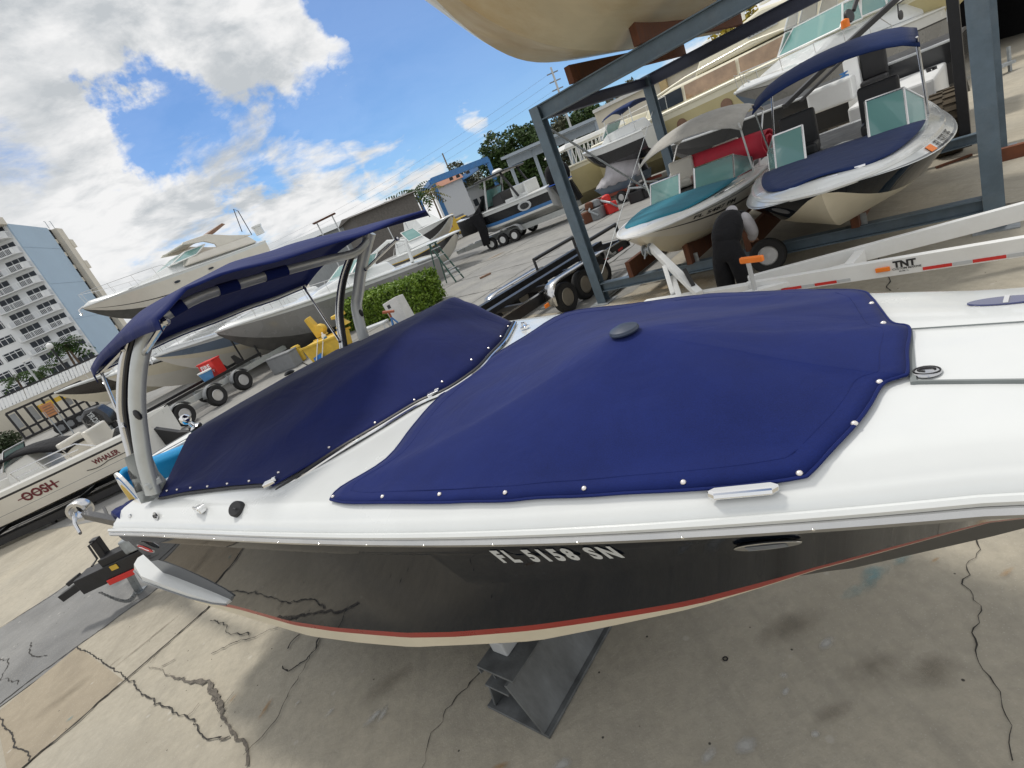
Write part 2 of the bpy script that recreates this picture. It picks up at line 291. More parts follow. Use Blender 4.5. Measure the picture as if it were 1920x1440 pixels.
# ================================================================== GROUND
def concrete(name, col, tint, var=.16, speck=1.0, seed=0):
    m, nt, b = _nt(name); N = nt.nodes.new; L = nt.links.new
    tc = N('ShaderNodeTexCoord'); mp = N('ShaderNodeMapping'); mp.inputs['Location'].default_value = (seed, seed * .7, 0); L(tc.outputs['Object'], mp.inputs[0]); src = mp.outputs[0]
    def no(sc, de, ro=.6, di=0, vec=None):
        n = N('ShaderNodeTexNoise'); n.inputs['Scale'].default_value = sc; n.inputs['Detail'].default_value = de; n.inputs['Roughness'].default_value = ro; n.inputs['Distortion'].default_value = di; L(vec or src, n.inputs['Vector']); return n.outputs[0]
    def rg(x, a, c, lo=0, hi=1):
        n = N('ShaderNodeMapRange'); n.inputs[1].default_value = a; n.inputs[2].default_value = c; n.inputs[3].default_value = lo; n.inputs[4].default_value = hi; L(x, n.inputs[0]); return n.outputs[0]
    def mix(f, a, c, mode='MIX'):
        n = N('ShaderNodeMix'); n.data_type = 'RGBA'; n.blend_type = mode
        for i, x in ((0, f), (6, a), (7, c)):
            if isinstance(x, (int, float)): n.inputs[i].default_value = x
            elif isinstance(x, tuple): n.inputs[i].default_value = (*x, 1)
            else: L(x, n.inputs[i])
        return n.outputs[2]
    c = mix(rg(no(.33, 7, .6, .6), .38, .62), col, tint)
    c = mix(rg(no(1.1, 9, .68, .4), .47, .72, 0, .6), c, tuple(x * .55 for x in col))                     # damp and dirt stains
    mp2 = N('ShaderNodeMapping'); mp2.inputs['Rotation'].default_value = (0, 0, R(-44)); mp2.inputs['Scale'].default_value = (5, .7, 1); L(src, mp2.inputs[0])
    c = mix(rg(no(1.3, 5, .6, 0, mp2.outputs[0]), .52, .75, 0, .4), c, tuple(x * .6 for x in tint))          # drag and tyre streaks
    c = mix(rg(no(2.1, 6, .7, .8), .6, .75, 0, .35), c, tuple(min(1, x * 1.45) for x in col))             # pale wear
    c = mix(rg(no(14, 6, .7), .35, .68, 0, .5), c, tuple(x * .72 for x in tint))
    vo = N('ShaderNodeTexVoronoi'); vo.inputs['Scale'].default_value = 55; L(src, vo.inputs['Vector'])
    c = mix(rg(vo.outputs['Distance'], .12, .2, .55 * speck, 0), c, (.5, .47, .4))                         # shell aggregate
    vd = N('ShaderNodeTexVoronoi'); vd.inputs['Scale'].default_value = 6.5; vd.inputs['Randomness'].default_value = 1; L(src, vd.inputs['Vector'])
    c = mix(rg(vd.outputs['Distance'], .035, .055, .9 * speck, 0), c, (.03, .028, .025))                   # dark specks
    vw = N('ShaderNodeTexVoronoi'); vw.inputs['Scale'].default_value = 4.1; L(src, vw.inputs['Vector'])
    c = mix(rg(vw.outputs['Distance'], .05, .09, .4 * speck, 0), c, (.55, .53, .48))                       # drips of paint
    L(c, b.inputs['Base Color']); b.inputs['Roughness'].default_value = .88; b.inputs['Specular IOR Level'].default_value = .25
    bp = N('ShaderNodeBump'); bp.inputs['Strength'].default_value = .5; bp.inputs['Distance'].default_value = .012; L(no(28, 8, .75), bp.inputs['Height']); L(bp.outputs[0], b.inputs['Normal'])
    return m
M['conc'] = concrete('yard_concrete', (.48, .435, .345), (.41, .38, .315))
M['conc_cool'] = concrete('cool_grey_concrete', (.21, .212, .212), (.28, .278, .268), seed=5)
M['conc_far'] = concrete('far_yard_concrete', (.27, .27, .265), (.33, .325, .305), speck=.3, seed=9)
M['conc_brown'] = concrete('brown_slab_concrete', (.31, .265, .2), (.4, .345, .26), seed=13)
M['conc_pale'] = concrete('pale_slab_concrete', (.47, .43, .35), (.40, .365, .295), seed=21)
M['joint'] = mat('joint_dirt', (.035, .032, .028), .95, var=.4, scale=20)
M['crumb'] = mat('broken_concrete', (.13, .115, .095), .95, var=.6, scale=30, bump=1.0, bscale=45)
g = MB(); n_ = 24; ext = 900
g.add([(-ext, -ext, 0), (ext, -ext, 0), (ext, ext, 0), (-ext, ext, 0)], [(0, 1, 2, 3)])
tag(g.build('ground', M['conc']), kind='structure')
def sheet(name, pts, m, z):
    g = MB(); g.add([(p[0], p[1], z) for p in pts], [tuple(range(len(pts)))]); return tag(g.build(name, m), kind='structure')
rk_d = V(math.cos(R(-48.5)), math.sin(R(-48.5)), 0); rk_n = V(-rk_d.y, rk_d.x, 0); RA = V(2.339, 10.048, 0)
def rk(u, v, z=0): return RA + rk_d * u + rk_n * v + V(0, 0, z)
# the lane beyond: one cooler sheet, its near edge running from behind the left hand boats past the rack
e0, e1 = at(0, 1060), at(400, 905); q = (e1 - e0).normalized()
sheet('yard_lane', [at(0, 1010), at(250, 965), at(640, 700), at(1000, 590), at(1120, 580), rk(.5, .3), rk(.6, 60), V(-60, 120, 0), V(-80, 30, 0)], M['conc_far'], .004)
A0_, A1_ = at(7, 1175), at(140, 1088); B0_, B1_, B2_ = at(0, 1322), at(147, 1213), at(290, 1110); C0_, C1_, C2_ = at(45, 1440), at(233, 1277), at(393, 1138)
def exl(a, b, t): return a + (b - a) * t
sheet('slab_blue_grey', [exl(A0_, A1_, -3), exl(A0_, A1_, 6), exl(B1_, B2_, 6), exl(B0_, B1_, -2)], M['conc_cool'], .008)
sheet('slab_brown', [B1_, C1_, exl(C1_, C0_, 1.12), at(-8, 1340)], M['conc_brown'], .0085)
sheet('slab_pale', [B1_, exl(B1_, B2_, 6), exl(C1_, C2_, 4), C1_], M['conc_pale'], .009)
def strip(mb, pts, w, z, jag=.25, step=.03, seed=1):
    rn = random.Random(seed); P = []
    for a, b in zip(pts, pts[1:]):
        k = max(1, int((b - a).length / step))
        P += [(a.lerp(b, i / k)) for i in range(k)]
    P.append(pts[-1]); Lf, Rt = [], []; n = len(P)
    for i, p in enumerate(P):
        d = (P[min(i + 1, n - 1)] - P[max(i - 1, 0)]).normalized(); s = V(-d.y, d.x, 0); t = i / max(1, n - 1)
        c0 = p; ww = (w(t) if callable(w) else w) * (1 + rn.uniform(-jag, jag) * .7); j = (mnoise.noise(V(c0.x * 3.1 + seed, c0.y * 3.1, seed)) * .09 + mnoise.noise(V(c0.x * 14 + seed, c0.y * 14, seed)) * .03 + mnoise.noise(V(c0.x * 45 + seed, c0.y * 45, seed)) * .014) * jag
        c = p + s * j; Lf.append((c + s * ww / 2).to_2d().to_3d() + V(0, 0, z)); Rt.append((c - s * ww / 2).to_2d().to_3d() + V(0, 0, z))
    o = len(mb.v); mb.add(Lf + Rt, [(i, i + 1, n + i + 1, n + i) for i in range(n - 1)])
PX = lambda l: [at(x, y) for x, y in l]
g = MB()
strip(g, [exl(A0_, A1_, -3), A0_, at(70, 1135), A1_, exl(A0_, A1_, 6)], .017, .0125, .5, seed=2)
strip(g, [exl(B0_, B1_, -2)] + PX([(0, 1322), (67, 1270), (147, 1213), (207, 1170), (290, 1110)]) + [exl(B1_, B2_, 3.2)], .017, .0127, .6, seed=3)
strip(g, [exl(C0_, C1_, -1)] + PX([(45, 1440), (143, 1357), (233, 1277), (310, 1213), (393, 1138)]) + [exl(C1_, C2_, 2.4)], .016, .0129, .6, seed=4)
strip(g, PX([(147, 1213), (187, 1240), (213, 1260), (240, 1280), (283, 1310), (333, 1340), (383, 1370), (413, 1388)]), .011, .0131, .7, seed=5)
strip(g, PX([(-20, 1330), (0, 1350), (20, 1373), (43, 1403), (62, 1424)]), .012, .0133, .6, seed=6)
for i, t in enumerate((3.2, 6.2, 9.6, 13.5, 18, 23)):      # joints of the lane beyond
    strip(g, [rk(-24, t + 2), rk(-.3, t)], .045, .007 + i * .0002, .8, .3, seed=20 + i)
for i, t in enumerate((-1.6, -6.5, -12, -17)): strip(g, [rk(t, 1), rk(t - 2, 40)], .045, .0085 + i * .0002, .8, .3, seed=30 + i)
strip(g, [rk(.5, .6), rk(7, .9)], .03, .0137, .6, .1, seed=40)
tag(g.build('ground_joints', M['joint']), kind='structure')
g = MB()
Z7 = lambda l: [at(x / 3, 1000 + y / 3) for x, y in l]
strip(g, Z7([(860, 740), (930, 790), (1000, 830), (1080, 832), (1170, 840), (1210, 900), (1232, 980), (1260, 1080), (1300, 1140), (1390, 1205), (1400, 1260), (1380, 1320)]), lambda t: .006 + .045 * math.exp(-((t - .52) / .2) ** 2) + .01 * (t > .8), .0135, .8, .03, seed=7)
strip(g, Z7([(920, 740), (960, 722), (990, 703)]), .008, .0136, .6, .03, seed=8)
strip(g, Z7([(1120, 960), (1090, 1010), (1050, 1030)]), .006, .0136, .6, .03, seed=48)
strip(g, Z7([(1240, 1165), (1270, 1160), (1300, 1140)]), .02, .0134, .6, .03, seed=9)
tag(g.build('broken_ground', M['crumb']), kind='structure')
g = MB()
for i, (l, wd) in enumerate([([(1800, 600), (1760, 690), (1720, 760), (1640, 880), (1560, 1030), (1480, 1150), (1400, 1260)], .005),
    ([(1590, 755), (1620, 790), (1680, 770), (1740, 720), (1790, 640), (1810, 590)], .012), ([(1170, 515), (1250, 510), (1330, 550), (1390, 590)], .01),
    ([(1200, 670), (1390, 600), (1480, 570), (1560, 545), (1600, 530)], .007), ([(20, 690), (30, 760), (60, 820), (65, 880)], .008), ([(160, 630), (200, 680), (270, 690)], .01),
    ([(1690, 575), (1640, 620), (1625, 655)], .012), ([(1200, 915), (1240, 1000), (1330, 900)], .004), ([(850, 735), (905, 660)], .005)]):
    strip(g, Z7(l), wd, .0139 + i * .0001, .9, .03, seed=50 + i)
strip(g, PX([(907, 1247), (875, 1290), (857, 1325), (838, 1358), (818, 1380), (780, 1450)]), lambda t: .008 * (1 - .6 * t), .005, .9, .03, seed=70)
strip(g, [at(1280 + x / 3, 960 + y / 3) for x, y in [(1615, 60), (1617, 85), (1632, 180), (1590, 300), (1590, 440), (1615, 580), (1608, 650), (1640, 780), (1690, 890), (1740, 1010), (1775, 1140), (1800, 1250), (1840, 1400)]], .0045, .0052, .9, .03, seed=71)
strip(g, PX([(1640, 470), (1650, 500), (1665, 530), (1672, 545)]), .012, .0054, .8, .05, seed=72)
strip(g, PX([(1213, 455), (1255, 425), (1300, 400)]), .03, .0095, .8, .2, seed=73)
tag(g.build('ground_cracks', M['joint']), kind='structure')
def stainmat(name, col, amt, scale=7):
    m, nt, b = _nt(name); N = nt.nodes.new; L = nt.links.new; tc = N('ShaderNodeTexCoord')
    at_ = N('ShaderNodeAttribute'); at_.attribute_name = 'edge'
    n = N('ShaderNodeTexNoise'); n.inputs['Scale'].default_value = scale; n.inputs['Detail'].default_value = 8; n.inputs['Roughness'].default_value = .7; L(tc.outputs['Object'], n.inputs['Vector'])
    ad = N('ShaderNodeMath'); ad.operation = 'MULTIPLY'; L(at_.outputs['Fac'], ad.inputs[0]); L(n.outputs[0], ad.inputs[1])
    mr = N('ShaderNodeMapRange'); mr.inputs[1].default_value = .22; mr.inputs[2].default_value = .5; mr.inputs[4].default_value = amt; L(ad.outputs[0], mr.inputs[0]); L(mr.outputs[0], b.inputs['Alpha'])
    b.inputs['Base Color'].default_value = (*col, 1); b.inputs['Roughness'].default_value = .9; b.inputs['Specular IOR Level'].default_value = .1; return m
def stains(name, items, m, z):
    mb = MB(); ed = []
    for px, py, a, bq, rot in items:
        c = at(px, py); k = 18; rr = R(rot); o = [c + V(0, 0, z)]; ed.append(1)
        for i in range(k):
            t = 2 * math.pi * i / k; x, y = a * math.cos(t), bq * math.sin(t); o.append(c + V(x * math.cos(rr) - y * math.sin(rr), x * math.sin(rr) + y * math.cos(rr), z)); ed.append(0)
        mb.add(o, [(0, 1 + i, 1 + (i + 1) % k) for i in range(k)])
    me = bpy.data.meshes.new(name); me.from_pydata(mb.v, [], mb.f); me.materials.append(m); at_ = me.attributes.new('edge', 'FLOAT', 'POINT'); at_.data.foreach_set('value', ed)
    ob = bpy.data.objects.new(name, me); COL.objects.link(ob); return tag(ob, kind='structure')
stains('pale_stains', [(620, 1338, .1, .04, 40), (705, 1345, .16, .06, 30), (720, 1340, .12, .05, 60), (560, 1320, .05, .025, 40), (1470, 1270, .05, .04, 0), (1475, 1300, .05, .03, 20), (1400, 1400, .12, .07, 0), (1330, 1420, .1, .05, 30), (1050, 1440, .14, .06, 0), (1530, 1380, .04, .03, 0), (1550, 1210, .1, .05, 20)], stainmat('pale_paint_stain', (.5, .5, .48), .75), .0145)
stains('blue_stains', [(132, 1350, .07, .04, 40), (1692, 1052, .14, .06, 10), (1640, 1080, .2, .1, 10), (1610, 1110, .2, .08, 0)], stainmat('blue_paint_stain', (.16, .36, .4), .5), .0147)
stains('rust_stains', [(1755, 1053, .06, .02, 10), (440, 1310, .1, .03, 60), (500, 1330, .16, .04, 70), (1890, 1075, .1, .03, 10), (930, 480, 1.2, .5, 20), (940, 1440, .1, .04, 0)], stainmat('rust_stain', (.36, .2, .07), .6), .0149)
stains('dark_stains', [(1640, 1250, .35, .18, 10), (1750, 1260, .25, .15, 0), (260, 1218, .55, .05, 46), (300, 1185, .55, .05, 46), (215, 1245, .2, .05, 46), (1480, 1180, .4, .16, 0), (1560, 1340, .2, .08, 0), (720, 1290, .4, .16, 20), (120, 1310, .5, .2, 40)], stainmat('dark_stain', (.12, .10, .075), .3, 3), .0151)
stains('sandy_patch', [(1270, 540, 2.2, .9, -48), (1200, 570, 1.0, .6, -48), (1380, 440, 1.4, .8, 40), (1250, 470, 1, .6, 40)], stainmat('sand_patch', (.5, .4, .26), .75, 2), .0153)
g = MB(); c = at(1360, 1235, .004); k = 24; pts = [c + V(.0115 * math.cos(2 * math.pi * i / k), .0115 * math.sin(2 * math.pi * i / k), 0) for i in range(k + 1)]
g.tube(pts, .0035, 6, cap=False); o = g.build('rubber_ring', M['rubber'], smooth=True); tag(o, 'small black rubber ring lying on the bare concrete', 'ring')

# ================================================================== MAIN BOAT
BM = V(-.5937, 3.3061, 0); BAZ = R(-46); bd = V(math.cos(BAZ), math.sin(BAZ), 0); bn = V(-bd.y, bd.x, 0)
BC = V((CAM - BM).dot(bd), (CAM - BM).dot(bn), CAM_H)
def bray(px, py): r = ray(px, py); return V(r.dot(bd), r.dot(bn), r.z)
def bz(px, py, z): r = bray(px, py); return BC + r * ((z - CAM_H) / r.z)
def bX(px, py, X): r = bray(px, py); return BC + r * ((X - BC.x) / r.x)
def bf(px, py, fn):                        # sight line meets the surface z = fn(X, Y)
    z = 1.7
    for _ in range(60): p = bz(px, py, z); z = .5 * z + .5 * fn(p.x, p.y)
    return bz(px, py, z)
TIPX, TIPY = 3.45, -.12
def npoly(X): return .00572 * X ** 3 + .00845 * X * X + .162 * X - 1.2613
def near_(X):
    if X < 2.8: return npoly(X)
    y = npoly(2.8); return TIPY + (y - TIPY) * max(0, 1 - ((X - 2.8) / (TIPX - 2.8)) ** 1.8) ** .75
def far_(X):
    X0 = min(X, 2.8); f = min(1.3, -npoly(X0)) + .03 - .075 * max(0, X0 - 1) ** 1.2
    if X > 2.8: f = TIPY + (f - TIPY) * max(0, 1 - ((X - 2.8) / (TIPX - 2.8)) ** 1.8) ** .75
    return f
ZR = 1.58
chz = [(-2, .8), (-1.26, .71), (-.5, .65), (0, .69), (.6, .76), (1.2, .81), (1.9, .97), (2.3, 1.1), (2.8, 1.22), (3.2, 1.38), (3.45, 1.5)]
redz = [(-2, .85), (-1.17, .84), (-.57, .79), (-.14, .81), (.44, .87), (.81, .89), (1.29, .95), (1.91, 1.04), (2.22, 1.11), (2.6, 1.21), (2.9, 1.29), (3.45, 1.52)]
kz = [(-2, .38), (1.2, .38), (1.8, .5), (2.3, .72), (2.8, 1.02), (3.2, 1.3), (3.45, 1.49)]
def chy(X): return min(.12 + .12 * max(0, X - .5), abs(near_(X) - TIPY) * .75)
def hullp(X, z, side=-1):                  # point of the topside at station X, height z
    zc, zr = interp(chz, X), ZR; t = (z - zc) / (zr - zc); yr = near_(X) if side < 0 else far_(X)
    return V(X, yr - side * 0 + (chy(X) * (1 - t) if side < 0 else -chy(X) * (1 - t)), z)
boat = thing('bowrider_boat', 'black hulled white decked bowrider under navy canvas covers, filling the foreground', 'boat', BM, BAZ)
xs = [-1.85 + 5.3 * i / 60 for i in range(61)]; xs[-1] = TIPX - .002
G = []
for X in xs:
    zc = interp(chz, X); rz_ = max(zc + .012, interp(redz, X)); rb = max(zc + .006, rz_ - .042); row = []
    zz = [ZR, ZR - .075, ZR - .1, ZR - .11, (ZR + rz_) / 2, rz_, rb, zc]
    fix = [0, 0, .004, .016, .01, 0, 0, 0]
    for z, fx in zip(zz, fix): p = hullp(X, max(z, zc) if z > rz_ else z); row.append(p + V(0, fx * min(1, max(0, (2.2 - X) / 2)), 0))
    yk = (near_(X) + far_(X)) / 2; row.append(V(X, near_(X) + chy(X) + .035, zc - .005)); row.append(V(X, yk, min(zc - .01, interp(kz, X))))
    row.append(V(X, far_(X) - chy(X) - .035, zc - .005))
    for z, fx in reversed(list(zip(zz, fix))): p = hullp(X, max(z, zc) if z > rz_ else z, 1); row.append(p)
    G.append(row)
b_ = len(G[0]); mr = [0] * b_
side = [0, 0, 0, 0, 0, 1, 2]; mr = side + [2, 3, 3, 2] + side[::-1]
mb = MB(); mb.grid(G, mr)
mb.m = 0; k0 = G[0]; mb.add(k0, [tuple(range(len(k0)))])
hull = mb.build('hull', [M['black_gel'], M['red'], M['cream'], M['antifoul']], boat, smooth=True, angle=28)
# deck moulding
def dprof(X):
    yn, yf = near_(X), far_(X); hw = (yf - yn) / 2; s = min(1, hw / .5); cz = .035 * s
    P = [(0, 1.588), (.008, 1.612), (.022, 1.622), (.028, 1.634), (.046, 1.642), (.06, 1.652), (.1, 1.682), (.135, 1.694), (.2, 1.702)]
    out = [V(X, yn + a * s, 1.588 + (z - 1.588) * (.4 + .6 * s)) for a, z in P]
    for t in (.15, .32, .5, .68, .85): y = lerp(yn + .2 * s, yf - .2 * s, t); out.append(V(X, y, 1.588 + .114 * (.4 + .6 * s) + cz * (1 - (2 * t - 1) ** 2)))
    return out + [V(X, yf - a * s, 1.588 + (z - 1.588) * (.4 + .6 * s)) for a, z in reversed(P)]
def deckz(X, Y):
    P = dprof(min(max(X, -1.85), TIPX - .01))
    for a, c in zip(P, P[1:]):
        if a.y <= Y <= c.y: return lerp(a.z, c.z, (Y - a.y) / (c.y - a.y + 1e-9))
    return 1.6
mb = MB(); D = [dprof(X) for X in xs]; mb.grid(D); mb.add(D[0], [tuple(range(len(D[0])))])
deck = mb.build('deck', M['gel'], boat, smooth=True, angle=50)
mb = MB()
for sgn, fn in ((-1, near_), (1, far_)):
    mb.tube([V(X, fn(X) + sgn * .012, ZR + .003) for X in xs], .02, 8)
rail = mb.build('rub_rail', M['steel'], boat, smooth=True)
mb = MB()
for i in range(14):
    X = -1.6 + i * .31; mb.ball(V(X, near_(X) - .031, ZR + .003), .005, 6)
mb.build('rail_screw', M['chrome'], rail, smooth=True)
mb = MB()
for sgn, fn in ((-1, near_), (1, far_)): mb.tube([V(X, fn(X) + sgn * .012, ZR + .03) for X in xs], .013, 6)
mb.build('gunwale_moulding', M['gel'], deck, smooth=True)
# seam lines of the hatch, the dark gap before the cover
dk = lambda x, y, o=.0: bf(x, y, lambda X, Y: deckz(X, Y) + o)
mb = MB(); a, c = dk(1714, 717, .004), dk(1920, 715, .004); mb.beam(a, a + (c - a) * 2.6, .008, .012); a, c = dk(1705, 617, .004), dk(1920, 603, .004); mb.beam(a, a + (c - a) * 2.6, .003, .004)
mb.beam(dk(1706, 622, .004), dk(1713, 719, .004), .014, .012)
mb.build('hatch_seam', mat('seam_grey', (.2, .22, .22), .7), deck)
mb = MB(); a = dk(1738, 697, .004); mb.lathe([(.0, .006), (.02, .006), (.032, .003), (.034, 0)], a, (0, 0, 1), 24); o = mb.build('bow_emblem', M['steel'], boat, smooth=True)
o.scale = (1, 1, 1)
mb = MB(); mb.tube([a + V(.019 * math.cos(t * .35), .01 * math.sin(t * .35), .007) for t in range(14)], .003, 5); mb.tube([a + V(.03 * math.cos(t * .35), .022 * math.sin(t * .35), .005) for t in range(19)], .002, 5); mb.build('emblem_mark', M['blackp'], o, smooth=True)
mb = MB(); c0 = dk(1885, 565, .003); ov = [c0 + V(.085 * math.cos(t * math.pi / 12) - .03 * math.sin(t * math.pi / 12), .032 * math.sin(t * math.pi / 12), 0) for t in range(24)]
mb.prism(ov, (0, 0, .006)); o = mb.build('bow_light', mat('light_lens_blue', (.02, .03, .13), .08, coat=1), boat, bevel=.002)
mb = MB(); mb.beam(c0 + V(.0, -.025, .008), c0 + V(.006, .025, .008), .012, .004); mb.build('light_divider', M['chrome'], o)
# ---- registration on the dark side
def on_hull(name, body, p0, p1, z0, h, m, par, bold=.02, off=.003, sp=1.0, lean=0):
    vs, fs = text(body, 1, bold, sp); wdt = max(v[0] for v in vs); mb = MB(); Lx = p1 - p0
    mb.add([hullp(p0 + v[0] / wdt * Lx + lean * v[1] * h, z0 + v[1] * h + .0) + V(0, -off, 0) for v in vs], fs); return mb.build(name, m, par)
def solve_side(px, py):
    lo, hi = .2, 12; r = bray(px, py)
    for _ in range(60):
        mid = (lo + hi) / 2; p = BC + r * mid
        if p.y < hullp(min(p.x, 3.3), min(max(p.z, .6), ZR)).y: lo = mid
        else: hi = mid
    return BC + r * lo
t0, t1, t2 = solve_side(944, 1053), solve_side(1171, 1043), solve_side(930, 1032)
on_hull('registration_number', 'FL 5158 SN', t0.x, t1.x, (t0.z + t1.z) / 2, abs(t2.z - t0.z) * .98, mat('decal_silver', (.55, .57, .58), .3), hull, .05, .003, 1.4, -.1)
p = solve_side(1440, 1018); mb = MB(); e = [hullp(p.x + .085 * math.cos(t * math.pi / 14), p.z + .03 * math.sin(t * math.pi / 14)) + V(0, -.004, 0) for t in range(28)]; mb.prism(e, (0, -.012, 0)); o = mb.build('hull_vent', M['steel'], hull, bevel=.004)
mb = MB()
for i in (-1, 0, 1): mb.beam(hullp(p.x - .05, p.z + i * .011) + V(0, -.018, 0), hullp(p.x + .05, p.z + i * .011) + V(0, -.018, 0), .003, .003)
mb.build('vent_slot', M['midgrey'], o)
p = solve_side(275, 1027); mb = MB(); el = lambda a, c, o_: [hullp(p.x + a * math.cos(t * math.pi / 12) , p.z + c * math.sin(t * math.pi / 12) - .25 * a * math.cos(t * math.pi / 12)) + V(0, o_, 0) for t in range(24)]
mb.prism(el(.09, .036, -.004), (0, -.005, 0)); o = mb.build('hull_badge', M['chrome'], hull); mb = MB(); mb.prism(el(.078, .028, -.009), (0, -.003, 0)); mb.build('badge_field', M['redp'], o)
mb = MB(); q = p; mb.tube([hullp(p.x - .05, p.z + .018) + V(0, -.014, 0), hullp(p.x - .01, p.z + .014) + V(0, -.014, 0), hullp(p.x + .02, p.z - .004) + V(0, -.014, 0), hullp(p.x + .055, p.z - .012) + V(0, -.014, 0)], .004, 5); mb.build('badge_mark', M['chrome'], o)
# ---- near side fittings
p = dk(447, 955, .004); mb = MB(); nv = V(.45, -.55, .7).normalized(); mb.lathe([(.0, .03), (.036, .03), (.042, .024), (.044, 0)], p, nv, 20); o = mb.build('fuel_cap', M['blackp'], boat, smooth=True); mb = MB(); mb.beam(p + nv * .032 + V(-.025, 0, 0), p + nv * .032 + V(.025, 0, 0), .008, .006, nv); mb.build('cap_grip', M['black'], o)
p = dk(377, 958, .004); mb = MB(); mb.box(p + V(0, 0, .012), (.11, .04, .03)); mb.box(p + V(.045, 0, .03), (.03, .05, .02)); mb.tube([p + V(-.05, -.015, .03), p + V(.03, -.015, .034)], .008, 6); mb.build('side_latch', M['chrome'], boat, bevel=.004)
a, c = dk(1325, 934, .018), dk(1464, 921, .018); mb = MB(); u = (c - a).normalized(); s = V(-u.y, u.x, 0)
mb.prism([a + s * .0, a + u * .02 - s * .016, c - u * .02 - s * .016, c, c - u * .02 + s * .014, a + u * .02 + s * .014], (0, .008, .02)); mb.build('mooring_cleat', M['chrome'], boat, bevel=.006)
p = dk(293, 969, .003); mb = MB(); mb.prism([p + V(.05 * math.cos(t * math.pi / 10), .01 * math.sin(t * math.pi / 10), .028 * math.sin(t * math.pi / 10)) for t in range(20)], (0, -.006, .004)); o = mb.build('deck_badge', M['steel'], boat); mb = MB(); mb.tube([p + V(.03 * math.cos(t * .5), -.008, .018 * math.sin(t * .5)) for t in range(10)], .004, 5); mb.build('badge_mark', M['blackp'], o)
p = dk(244, 967, .006); mb = MB(); mb.ball(p, .014, 8); mb.build('stern_eye', M['chrome'], boat, smooth=True)
p = dk(986, 617, .0); mb = MB(); mb.box(p + V(0, 0, .015), (.05, .05, .02)); mb.tube([p + V(-.02, 0, .02), p + V(-.015, 0, .05), p + V(.015, 0, .05), p + V(.02, 0, .02)], .008, 6); mb.build('deck_fitting', M['chrome'], boat, smooth=True, bevel=.003)
# ---- swim platform with its long wing
wing = [(-2.25, (258, 1046), (251, 1058), (252, 1074)), (-2.0, (281, 1068), (264, 1080), (270, 1094)), (-1.75, (318, 1081), (305, 1096), (313, 1108)), (-1.5, (363, 1098), (352, 1113), (358, 1123)), (-1.28, (402, 1115), (396, 1127), (400, 1132)), (-1.15, (427, 1127), (424, 1131), (426, 1134))]
mb = MB(); G = []
for x, a, c, e in wing: p0, p1, p2 = bX(*a, x), bX(*c, x), bX(*e, x); G.append([p0 + V(0, .16, -.01), p0, p1, p2, p2 + V(0, .14, -.01)])
mb.grid(G); mb.add(G[0], [(0, 1, 2, 3, 4)]); mb.add(G[-1], [(4, 3, 2, 1, 0)])
pl = mb.build('swim_platform', M['gel'], boat, smooth=True, angle=35)
mb = MB(); mb.box((-2.1, -.1, 1.06), (.5, 2.66, .1)); mb.build('platform_deck', M['gel'], pl, bevel=.02)
mb = MB(); mb.tube([lerp(r_[2], r_[3], .75) + V(0, -.004, 0) for r_ in G], .006, 6); mb.build('platform_trim', M['midgrey'], pl)
# ---- bow cover
ocl = [(620, 938), (640, 915), (725, 862), (775, 800), (822, 748), (905, 682), (985, 632), (1060, 588), (1180, 572), (1300, 556), (1420, 549), (1540, 545), (1612, 547), (1634, 560), (1652, 583), (1672, 607), (1700, 613), (1706, 625), (1701, 660), (1702, 700), (1690, 708), (1655, 722), (1632, 760), (1605, 797), (1560, 845), (1520, 888), (1498, 898), (1400, 912), (1285, 921), (1180, 926), (1095, 932), (1010, 935), (947, 941), (880, 942), (824, 944), (720, 944), (650, 944)]
OL = [dk(x, y, .012) for x, y in ocl]; OL = spline(OL + [OL[0]], 4)[:-1]
ctr = bz(1171, 622, 1.96)
def tent(x, y, s, ze):
    r = math.hypot(x - ctr.x, y - ctr.y); h = ctr.z - 1.735; fade = 1 - s ** 2.2
    return max(deckz(x, y) + .012, lerp(1.735, ze, s ** 1.5) + h * (.34 * math.exp(-(r / .28) ** 1.1) + .66 * math.exp(-(r / 1.0) ** 1.7)) * fade)
mb = MB(); rn = 22; G = []
for i in range(rn + 1):
    s = i / rn; row = []
    for j, p in enumerate(OL + [OL[0]]):
        x, y = lerp(ctr.x, p.x, s), lerp(ctr.y, p.y, s); z = tent(x, y, s, p.z)
        if s > .93: z += .003
        row.append(V(x, y, z + mnoise.noise(V(x * 3, y * 3, 1)) * .008 * math.sin(math.pi * s)))
    G.append(row)
mb.grid(G)
bc = mb.build('bow_cover', M['navy'], boat, smooth=True, solid=.006, angle=60)
mb = MB(); mb.tube([p + V(0, 0, .004) for p in OL + [OL[0]]], .0055, 6, cap=False); mb.build('cover_hem', M['navy'], bc, smooth=True)
mb = MB(); mb.tube([V(lerp(ctr.x, p.x, .925), lerp(ctr.y, p.y, .925), tent(lerp(ctr.x, p.x, .925), lerp(ctr.y, p.y, .925), .925, p.z) + .0035) for p in OL + [OL[0]]], .0018, 4, cap=False); mb.build('cover_seam', M['navy'], bc)
mb = MB(); mb.lathe([(0, .022), (.03, .02), (.055, .01), (.06, 0), (.058, -.006)], ctr + V(0, 0, .006), (0, 0, 1), 28); mb.build('vent_cap', mat('vent_grey_blue', (.035, .05, .085), .45), bc, smooth=True)
